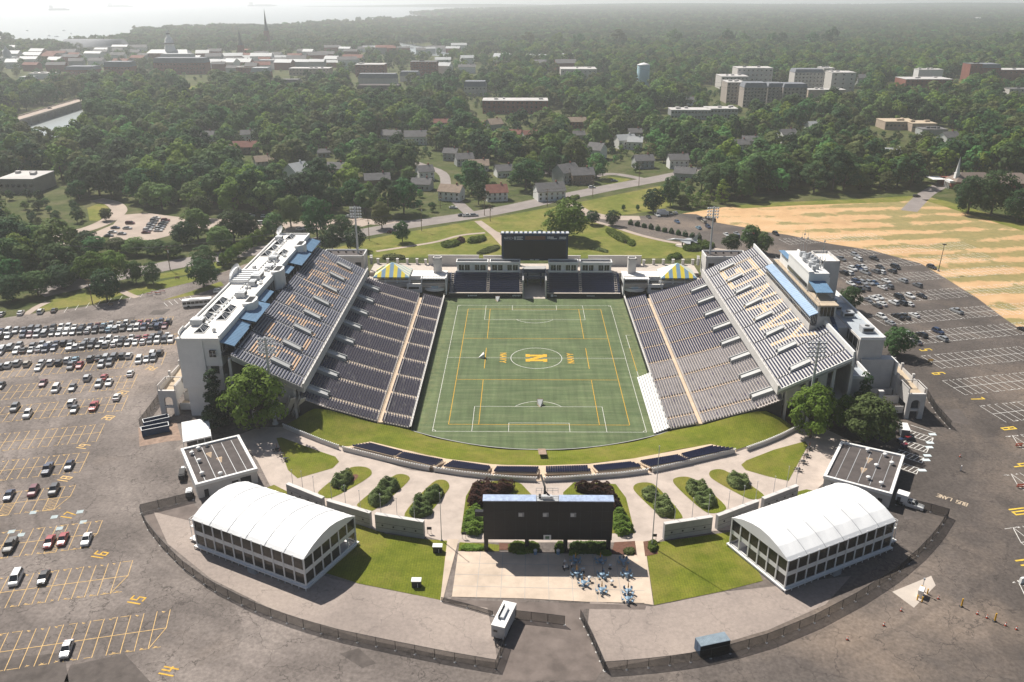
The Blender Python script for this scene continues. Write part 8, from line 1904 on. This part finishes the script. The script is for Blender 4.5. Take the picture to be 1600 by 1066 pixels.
# small downtown roofs
TW=[(x,y) for y in (90,96,103,110) for x in range(310,560,26)]+[(x,y) for y in (84,90,97,106) for x in range(20,250,33)]+[(x,y) for y in (100,112) for x in range(690,900,48)]+[(x,84-(x-560)*.04) for x in range(566,720,17)]
cname={'w':'white','y':'grey','b':'brown','r':'brick'};rname={'g':'grey','t':'tan','b':'red','w':'pale'}
from collections import defaultdict
tc=defaultdict(int)
for i,(x,y) in enumerate(TW):
    x0_,y0_=x,y
    x+=random.uniform(-9,9);y+=random.uniform(-2.5,2.5)+4*sin(x*.021);wl=random.choice('wwyrrw');rf=random.choice('gwwgwb')
    zk=(x0_<285,y0_) if y0_ not in (100,112) and x0_<562 else ('w',y0_) if x0_>685 and y0_>=100 else ('h',);tc[zk]+=1;rk={84:'furthest',90:'third',97:'second',106:'nearest',96:'third',103:'second',110:'nearest',100:'far',112:'near'}
    if zk==(False,90):rk[90]='furthest'
    zone=f', {ORD[tc[zk]-1]} from left ' +(f'in the {rk[y0_]} row left of the capitol' if zk[0] is True else f'in the {rk[y0_]} row of the town centre' if zk[0] is False else 'along the harbour inlet' if zk[0]=='h' else f'in the {rk[y0_]} row above the brick hospital')
    o=house(x,y,random.uniform(18,38),random.uniform(12,22),random.uniform(8,14),random.uniform(-.3,.3),wl,rf,f'{cname[wl]} town building, {rname[rf]} roof{zone}','building',.3,'town_building');o['group']='distant town buildings'
# landmarks
M['steel_dark']=plain('spire_slate',(.09,.10,.10),.7,.1)
def landmark(px,py,name,label,cat):return empty(name,label,cat,G(px,py))
o=landmark(1004,134,'water_tower','pale blue cylindrical water tower above the woods','water tower');mb=MB();mb.lathe((0,0,0),[(8.6,0),(8.6,27),(8.4,27.3)],28);mb.build('tank',plain('tank_blue',(.36,.52,.58),.6,.06,.05),o,loc=(0,0,0));mb=MB();mb.lathe((0,0,27.2),[(8.9,0),(8.9,.4),(4,2.0),(.6,2.9),(.1,3.4)],28);mb.build('cap',M['white'],o,loc=(0,0,0));CLEAR.append((o.location.x,o.location.y,14,190))
o=landmark(266,95,'capitol','white domed capitol above the old town','capitol');mb=MB();mb.b3(-38,38,-10,14,0,14);mb.build('wall',BR,o,loc=(0,0,0));mb=MB();mb.add([(-39,-11,14),(39,-11,14),(39,15,14),(-39,15,14),(-34,2,20),(34,2,20)],[(0,1,5,4),(1,2,5),(2,3,4,5),(3,0,4)]);mb.build('roof',RC['w'],o,loc=(0,0,0));mb=MB();mb.lathe((2,2,16),[(9.5,0),(9.5,8),(8.6,9),(8.6,16),(9.2,16.5),(7.6,17),(7.4,20),(6.0,24),(3.2,26.5),(3.0,33),(3.4,33.4),(1.6,36),(.5,40),(.1,42)],16);mb.build('dome',M['white'],o,loc=(0,0,0));mb=MB();mb.lathe((2,2,31),[(9.9,-1),(9.9,.6)],16);mb.lathe((2,2,47),[(3.5,0),(3.5,2)],12);mb.tube((2,2,56),(2,2,64),.4,6,.1);mb.build('gallery',M['tar_roof'],o,loc=(0,0,0));CLEAR.append((o.location.x,o.location.y,40,20))
for x,y,h,t in ((378,90,52,'dark pointed church steeple in the town, the shorter one'),(419,76,86,'tall dark pointed church steeple behind the town')):
    o=landmark(x,y,'steeple',t,'steeple');mb=MB();mb.b3(-5,5,-5,5,0,h*.45);mb.b3(-9,9,5,40,0,14);mb.build('tower',BR,o,loc=(0,0,0));mb=MB();mb.lathe((0,0,h*.45),[(5.2,0),(3.2,h*.12),(.2,h*.55)],8);mb.build('spire',M['steel_dark'],o,loc=(0,0,0))
o=landmark(140,80,'arena_hall','long hall with pale vaulted roof on the far waterfront','hall');mb=MB();mb.b3(-62,62,0,60,0,8);mb.build('wall',HW,o,loc=(0,0,0));mb=MB();pts=[(y_,8+16*sin(pi*(y_+3)/66)) for y_ in [-3+66*k/10 for k in range(11)]];mb.add([(-64,a,b) for a,b in pts]+[(64,a,b) for a,b in pts],[(k,11+k,12+k,k+1) for k in range(10)]+[tuple(range(11)),tuple(range(21,10,-1))],0,True);mb.build('roof',SL,o,loc=(0,0,0));CLEAR.append((o.location.x,o.location.y+30,70,10))
o=landmark(14,100,'chapel','small domed white chapel at the left edge of town','chapel');mb=MB();mb.b3(-12,12,-8,8,0,12);mb.build('wall',M['white'],o,loc=(0,0,0));mb=MB();mb.lathe((0,0,12),[(7,0),(7,6),(6,10),(3,13),(1.4,17),(.2,20)],12);mb.build('dome',RC['w'],o,loc=(0,0,0))
o=landmark(1526,34,'storage_dome','white domed roof far off on the right skyline','dome');mb=MB();mb.lathe((0,0,0),[(27,0),(26,8),(20,14),(10,17),(.5,18)],20);mb.build('roof',M['white'],o,loc=(0,0,0));mb=MB();mb.lathe((0,0,-1),[(28,0),(28,3)],20);mb.build('base',GR,o,loc=(0,0,0));CLEAR.append((o.location.x,o.location.y,60,30))
# church by the dirt field
ch=empty('church','brown-roofed church with white portico and thin white spire beyond the dirt field','church',G(1510,296))
def hip(x,y,w_,d,h,r,mat):
    mb=MB();mb.add([(x-w_/2,y-d/2,h),(x+w_/2,y-d/2,h),(x+w_/2,y+d/2,h),(x-w_/2,y+d/2,h),(x-w_/2+d*.4,y,h+r),(x+w_/2-d*.4,y,h+r)],[(0,1,5,4),(1,2,5),(2,3,4,5),(3,0,4),(3,2,1,0)]);mb.build('roof',mat,ch,loc=(0,0,0))
mb=MB();mb.b3(-7,17,0,11,0,5);mb.b3(15,41,-4,12,0,5);mb.b3(-10,14,12,20,0,4.5);mb.build('wall',BR,ch,loc=(0,0,0));RB=plain('church_roof',(.20,.155,.13),.9,.1,.4);hip(5,5.5,27,15,5,5,RB);hip(28,4,30,20,5,5,RB)
mb=MB();mb.b3(-11,-7,1,8,3.8,5.2)
for k in range(4):mb.tube((-11,1.4+k*2,0),(-11,1.4+k*2,4),.3,8)
mb.b3(-18,-9,9,20,4.2,4.5);mb.build('portico',M['white'],ch,loc=(0,0,0));mb=MB();mb.b3(-7,-4.4,3,5.6,5,10);mb.tube((-5.7,4.3,10),(-5.7,4.3,20),1.3,8,.06);mb.build('spire',M['white'],ch,loc=(0,0,0));CLEAR+=[(ch.location.x-5,ch.location.y+6,18,26),(ch.location.x+26,ch.location.y+5,20,14)]
# bridge
a,b=G(-30,203,9),G(130,155.5,9);br=empty('road_bridge','long pale road bridge crossing the creek at the left','bridge',(a+b)/2);a-=br.location;b-=br.location;d_=(b-a).normalized();n2=Vector((-d_.y,d_.x,0));mb=MB();mb.bar(a,b,15,.9);mb.build('deck',M['tan_paving'],br,loc=(0,0,0))
for s in (-1,1):mb=MB();mb.bar(a+n2*7.4*s+Vector((0,0,1)),b+n2*7.4*s+Vector((0,0,1)),.4,1.0);mb.build('parapet',M['concrete'],br,loc=(0,0,0))
L=(b-a).length;npier=int(L/16)
for k in range(1,npier):q=a+d_*(L*k/npier);mb=MB();mb.box((q.x,q.y,-4.6),(1.2,13,7.4),atan2(d_.y,d_.x));mb.box((q.x,q.y,-1.6),(1.6,14.6,1.2),atan2(d_.y,d_.x));mb.build('pier',M['grey_conc'],br,loc=(0,0,0))
# ships and moored boats
for x,y,L,t in ((93,16,160,'long grey cargo ship nearest the left edge of the bay'),(188,10.5,260,'big hazy cargo ship in the middle of the bay'),(410,9.5,300,'faint long ship below the horizon right of the middle')):
    o=landmark(x,y,'ship',t,'ship');o.location.z=1.5;mb=MB();mb.prism([(-L/2,-14),(L*.42,-14),(L/2,0),(L*.42,14),(-L/2,14)],0,12);mb.build('hull',M['dark'],o,loc=(0,0,0));mb=MB();mb.b3(-L*.45,-L*.33,-12,12,12,38);mb.b3(-L*.25,L*.3,-10,10,12,18);mb.build('superstructure',GR,o,loc=(0,0,0))
rb=random.Random(5)
for i in range(34):
    x,y=(8+i*11.5,rb.uniform(48,66)) if i<10 else ((190+(i-10)*18,rb.uniform(64,72)) if i<14 else (603+(i-14)*4.4,rb.uniform(72,84)))
    zone='off the far left waterfront' if i<10 else ('in the harbour beside the vaulted hall' if i<14 else 'moored in the harbour inlet')
    p=G(x,y,1.7);o=empty('boat',f'small white boat {zone}, {ORD[i if i < 10 else i-10 if i < 14 else i-14]} from left','boat',p,'small boats '+zone,rb.uniform(0,6));mb=MB();mb.prism([(-6,-1.8),(3,-1.8),(7,0),(3,1.8),(-6,1.8)],0,1.8);mb.build('hull',M['white'],o,loc=(0,0,0));mb=MB();mb.b3(-3,1,-1.2,1.2,1.8,3);mb.tube((1,0,1.8),(1,0,15),.12,4);mb.build('mast',M['white'],o,loc=(0,0,0))
# utility poles and wires
PL=[((92,428),48,'left of the big bright trees'),((145,476),40,'leaning dark at the lawn edge'),((266,422),38,'behind the tree row of the lawn'),((577,376),36,'beside the far west floodlight tower'),((659,361),40,'right of the lone lawn tree'),((757,337),30,'tall double-armed at the street crossing'),((766,346),26,'shorter beside the street crossing'),((855,323),28,'in front of the white street house'),((926,308),26,'at the bend of the upper street'),((998,292),38,'tall at the top of the roundabout lawn'),((1152,311),34,'at the wood edge above the dirt field'),((688,326),22,'at the mouth of the side street')]
tops=[]
for (x,y),hp,t in PL:
    p=G(x,y);h=A(x,y-hp,p.y).z-ZG;o=empty('utility_pole',f'wooden utility pole {t}','utility pole',p);mb=MB();mb.tube((0,0,0),(0,0,h),.2,6,.13);mb.build('pole',M['wood'],o,loc=(0,0,0))
    for zz in (h-.5,h-1.8):mb=MB();mb.box((0,0,zz),(2.4,.16,.16));[mb.tube((a,0,zz),(a,0,zz+.3),.07,5) for a in (-1.05,-.4,.4,1.05)];mb.build('cross_arm',M['wood'],o,loc=(0,0,0))
    mb=MB();mb.tube((.35,0,h-3.4),(.35,0,h-2.4),.25,8);mb.build('transformer',M['galv'],o,loc=(0,0,0));tops.append(p+Vector((0,0,h-.4)))
def wire(a,b,label,sag=1.2):
    mb=MB();n_=12;Q=[a.lerp(b,k/n_)-Vector((0,0,4*sag*(k/n_)*(1-k/n_))) for k in range(n_+1)]
    for off in (-.9,0,.9):
        for q0,q1 in zip(Q,Q[1:]):mb.tube(q0+Vector((off,0,0)),q1+Vector((off,0,0)),.035,3)
    tag(mb.build('power_line',M['dark']),label,'wire')
for i,j,t in ((0,2,'left of the bright trees'),(2,3,'behind the press building'),(3,4,'above the street left of the lone tree'),(4,5,'above the street right of the lone tree'),(5,7,'above the street by the white house'),(7,8,'along the upper street'),(8,9,'beside the roundabout lawn')):wire(tops[i],tops[j],f'dark overhead wires {t}')
for (x0,y0),(x1,y1),z,t in (((985,135),(1230,178),26,'long power line passing below the hotel'),((1060,160),(1480,200),24,'long power line across the right wood')):wire(G(x0,y0)+Vector((0,0,z)),G(x1,y1)+Vector((0,0,z)),t,5)

# ================================================================== the woods
EXC=[gp(q) for q in ([(238,150),(300,132),(345,141),(330,153),(260,160)],[(440,146),(468,138),(472,148),(450,153)],[(474,272),(505,264),(510,276),(480,282)],[(1482,136),(1500,129),(1512,133),(1490,140)],[(176,352),(190,334),(230,330),(284,336),(290,362)],[(1010,268),(1045,270),(1050,282),(1015,280)],[(626,238),(648,236),(645,258),(628,258)],[(-40,186),(20,196),(45,226),(110,238),(140,222),(140,188),(137,164),(142,148),(60,170)],[(135,325),(165,312),(195,318),(190,345),(140,350)],[(940,255),(985,268),(985,278),(945,280)])]
EXC+=[[Vector(q) for q in creek],[Vector(q) for q in inlet]]
EXC=[[(p[0],p[1]) for p in e] for e in EXC];BB=[(min(p[0] for p in e)-3,max(p[0] for p in e)+3,min(p[1] for p in e)-3,max(p[1] for p in e)+3) for e in EXC]
ROADS=[gp(r) for r in ([(-60,470),(60,458),(150,438),(253,417),(302,408),(400,392),(545,368),(640,351),(735,337),(800,325),(860,312),(905,303),(960,292),(1015,282),(1075,270)],[(740,339),(700,300),(690,270),(640,250)],[(75,392),(83,378),(105,366),(140,357),(168,345),(186,330),(176,318)],[(1420,330),(1445,305),(1470,290)],[(190,345),(300,347),(420,350),(560,346),(640,348)])]
edge=[(p.x,p.y) for p in gp([(-300,485),(0,474),(45,468),(72,455),(98,440),(118,432),(100,410),(72,395),(85,362),(135,345),(140,318),(165,310),(215,326),(300,333),(420,334),(470,338),(560,336),(640,341),(700,333),(760,319),(850,300),(905,290),(960,281),(1010,274),(1040,288),(1058,312),(1110,316),(1180,312),(1300,306),(1400,299),(1440,293),(1452,296),(1490,312),(1560,330),(1640,350),(2100,420)])]
woodpoly=edge+[(9000,400),(9000,9400),(3400,9400)]+[(x+8,y-14) for x,y in reversed(land)]+[(-6000,1800),(-3000,60)]
WB=(min(p[0] for p in woodpoly),max(p[0] for p in woodpoly))
def road_near(x,y,d):
    if y>480:return False
    for P in ROADS:
        for a,b in zip(P,P[1:]):
            ab=b-a;t=max(0,min(1,((x-a.x)*ab.x+(y-a.y)*ab.y)/ab.length_squared))
            if (a.x+ab.x*t-x)**2+(a.y+ab.y*t-y)**2<d*d:return True
    return False
CG=defaultdict(list)
for c in CLEAR:
    for i in range(int((c[0]-90)//60),int((c[0]+90)//60)+1):
        for j in range(int((c[1]-270)//60),int((c[1]+90)//60)+1):CG[(i,j)].append(c)
def free(x,y,r):
    low=1
    if not inside((x,y),woodpoly):return 0
    for e,b in zip(EXC,BB):
        if b[0]<x<b[1] and b[2]<y<b[3] and (inside((x,y),e)):return False
    for cx,cy,cr,fr in CG[(int(x//60),int(y//60))]:
        dx,dy=x-cx,y-cy
        if dx*dx+dy*dy<(cr+r*.8)**2:return False
        k=dx-dy*(CX-cx)/(CY-cy)                       # keep a gap in front of houses that show
        if -fr-cr<dy<0 and abs(k)<cr*.8+r*.45:low=2 if dy<-cr-6 else 0
        if low==0:return 0
    return 0 if road_near(x,y,6+r*.55) else low
rw=random.Random(21);pts=[]
def ring(y0,y1,sp,rmin,rmax):
    y=y0
    while y<y1:
        hw=(y-CY)*.66+60;x=CX-hw
        while x<CX+hw:
            px_,py_=x+rw.uniform(-.42,.42)*sp,y+rw.uniform(-.42,.42)*sp
            r=rw.uniform(rmin,rmax)
            u,v=px_,py_
            dens=.30 if (900<v<1700 and -950<u<-40) else .86
            if dens<.5:r*=.72
            ok=rw.random()<dens and free(px_,py_,r)
            if ok==2:r=rw.uniform(2.2,3.6)
            if ok and (ok is True or ok<2 or rw.random()<.7):pts.append((px_,py_,r))
            x+=sp
        y+=sp*.87
ring(-40,480,12.2,5.6,11.5);ring(480,900,13.5,6,12);ring(900,1700,17,8,12);ring(1700,3200,30,15,22);ring(3200,9300,62,30,46)
def seen(p):
    d=Vector((p[0],p[1],ZG+8))-CAM;z=d.dot(_f);x=d.dot(_r2)/z*FPX;y=d.dot(_u2)/z*FPX;return abs(x)<830 and abs(y)<560,x+800,533-y
near=sorted([p for p in pts if p[1]<480 and seen(p)[0]],key=lambda p:(p[0]-CX)**2+(p[1]-CY)**2)[:238];ns=set(near)
REG=[(150,'west wood beside the car park'),(330,'wood above the tree-lined side lot'),(500,'wood above the shaded strip lot'),(760,'wood left of the street houses'),(1050,'wood around the upper street'),(1250,'wood left of the dirt field edge'),(1450,'wood above the middle of the dirt field'),(3000,'wood round the church')]
bins=defaultdict(list)
for p in near:
    _,x,y=seen(p);reg=next(n_ for lim,n_ in REG if x<lim);bins[reg].append((y,x,p))
for reg,L in bins.items():
    L.sort(reverse=True);RK=max(6,min(10,int(len(L)**.5)+2))
    for k in range(0,len(L),RK):
        for i,(y,x,p) in enumerate(sorted(L[k:k+RK],key=lambda t:t[1])):
            me,cn_=rw.choice(WOOD);o=bpy.data.objects.new('woodland_tree',me);COL.objects.link(o);s=p[2]/8;hs=s*rw.uniform(.82,1.05);o.location=(p[0],p[1],ZG);o.rotation_euler=(0,0,rw.uniform(0,6.28));o.scale=(s,s,hs)
            tag(o,f'{cn_} tree, {ORD[i]} from left, rank {k//RK+1}, {reg}','tree','trees of the '+reg)
# everything further off: ONE object, leaf crowns set on points
def wood_stuff(name,P,protos,rmax_ref):
    col=bpy.data.collections.new(name+'_kinds')
    for k,me in enumerate(protos):
        o=bpy.data.objects.new('kind',me);col.objects.link(o)
    me=bpy.data.meshes.new(name);me.from_pydata([(p[0],p[1],ZG) for p in P],[],[])
    at=me.attributes.new('r','FLOAT','POINT');at.data.foreach_set('value',[p[2]/rmax_ref for p in P])
    o=bpy.data.objects.new(name,me);COL.objects.link(o);o['kind']='stuff'
    ng=bpy.data.node_groups.new(name,'GeometryNodeTree');ng.interface.new_socket('Geometry',in_out='INPUT',socket_type='NodeSocketGeometry');ng.interface.new_socket('Geometry',in_out='OUTPUT',socket_type='NodeSocketGeometry')
    n=ng.nodes;l=ng.links;gi=n.new('NodeGroupInput');go=n.new('NodeGroupOutput');ci=n.new('GeometryNodeCollectionInfo');ci.inputs[0].default_value=col;ci.inputs['Separate Children'].default_value=True;ci.inputs['Reset Children'].default_value=True
    ip=n.new('GeometryNodeInstanceOnPoints');ip.inputs['Pick Instance'].default_value=True
    ri=n.new('FunctionNodeRandomValue');ri.data_type='INT';[s for s in ri.inputs if s.name=='Max' and s.type=='INT'][0].default_value=len(protos)-1
    rr=n.new('FunctionNodeRandomValue');rr.data_type='FLOAT_VECTOR';rr.inputs[0].default_value=(0,0,0);rr.inputs[1].default_value=(0,0,6.28)
    na=n.new('GeometryNodeInputNamedAttribute');na.data_type='FLOAT';na.inputs[0].default_value='r'
    l.new(gi.outputs[0],ip.inputs['Points']);l.new(ci.outputs[0],ip.inputs['Instance']);l.new([s for s in ri.outputs if s.type=='INT'][0],ip.inputs['Instance Index']);l.new(rr.outputs[0],ip.inputs['Rotation']);l.new([s for s in na.outputs if s.type=='VALUE'][0],ip.inputs['Scale']);l.new(ip.outputs[0],go.inputs[0])
    o.modifiers.new('grow','NODES').node_group=ng;return o
rest=[p for p in pts if p not in ns]
MID=[tree_mesh('tree',8,15+k % 3,3,22,30,.95,'round',M[('leaf','leaf','leaf_dark','leaf','leaf_olive','leaf_bright')[k]],301+k) for k in range(6)]
FAR=[]
for k in range(4):
    mb=MB();rs=random.Random(50+k)
    for j in range(6):
        sub=MB();crown(sub,8,14,2,12,16,1.7,'round',0,400+10*k+j);dx,dy,s=rs.uniform(-11,11),rs.uniform(-11,11),rs.uniform(.7,1.1)
        n0=len(mb.v);mb.v+=[(v[0]*s+dx,v[1]*s+dy,v[2]*s) for v in sub.v];mb.f+=[[i+n0 for i in f] for f in sub.f];mb.m+=sub.m;mb.sm+=sub.sm
    FAR.append(mb.build('tree',M[('leaf','leaf_dark','leaf','leaf_olive')[k]],loc=(0,0,0),data_only=True))
wood_stuff('distant_woods',[p for p in rest if p[1]<1700],MID,8.0)
wood_stuff('horizon_woods',[(p[0],p[1],min(p[2],22)) for p in rest if p[1]>=1700],FAR,17.0)
# low ridges on the skyline
mb=MB()
for cx_,cy_,rx,ry,h in ((1500,8600,2600,700,34),(4200,8300,2300,800,40),(-500,9000,1800,500,22),(2700,6200,900,500,22),(3900,5200,1000,600,18)):
    vs=[];n_=28
    for i in range(7):
        t=i/6
        for k in range(n_):a=2*pi*k/n_;vs.append((cx_+rx*t*cos(a),cy_+ry*t*sin(a),ZG-1+h*(.5+.5*cos(pi*t))*(1+.1*sin(3*a)*t)))
    mb.add(vs,[(i*n_+k,i*n_+(k+1) % n_,(i+1)*n_+(k+1) % n_,(i+1)*n_+k) for i in range(6) for k in range(n_)],0,True)
struct('hills',mb,M['leaf_dark'])
# ================================================================== haze: one box of real air
mb=MB();mb.b3(-12000,12000,-1500,14500,.5,128);hz=mb.build('haze',[],loc=(0,0,0));hz['kind']='stuff'
m=bpy.data.materials.new('haze');m.use_nodes=True;n=m.node_tree.nodes;l=m.node_tree.links;n.remove(n['Principled BSDF']);pv=n.new('ShaderNodeVolumePrincipled');pv.inputs['Color'].default_value=(.93,.95,.98,1);pv.inputs['Density'].default_value=HAZE_DENSITY;pv.inputs['Anisotropy'].default_value=.45;l.new(pv.outputs[0],n['Material Output'].inputs['Volume']);hz.data.materials.append(m)
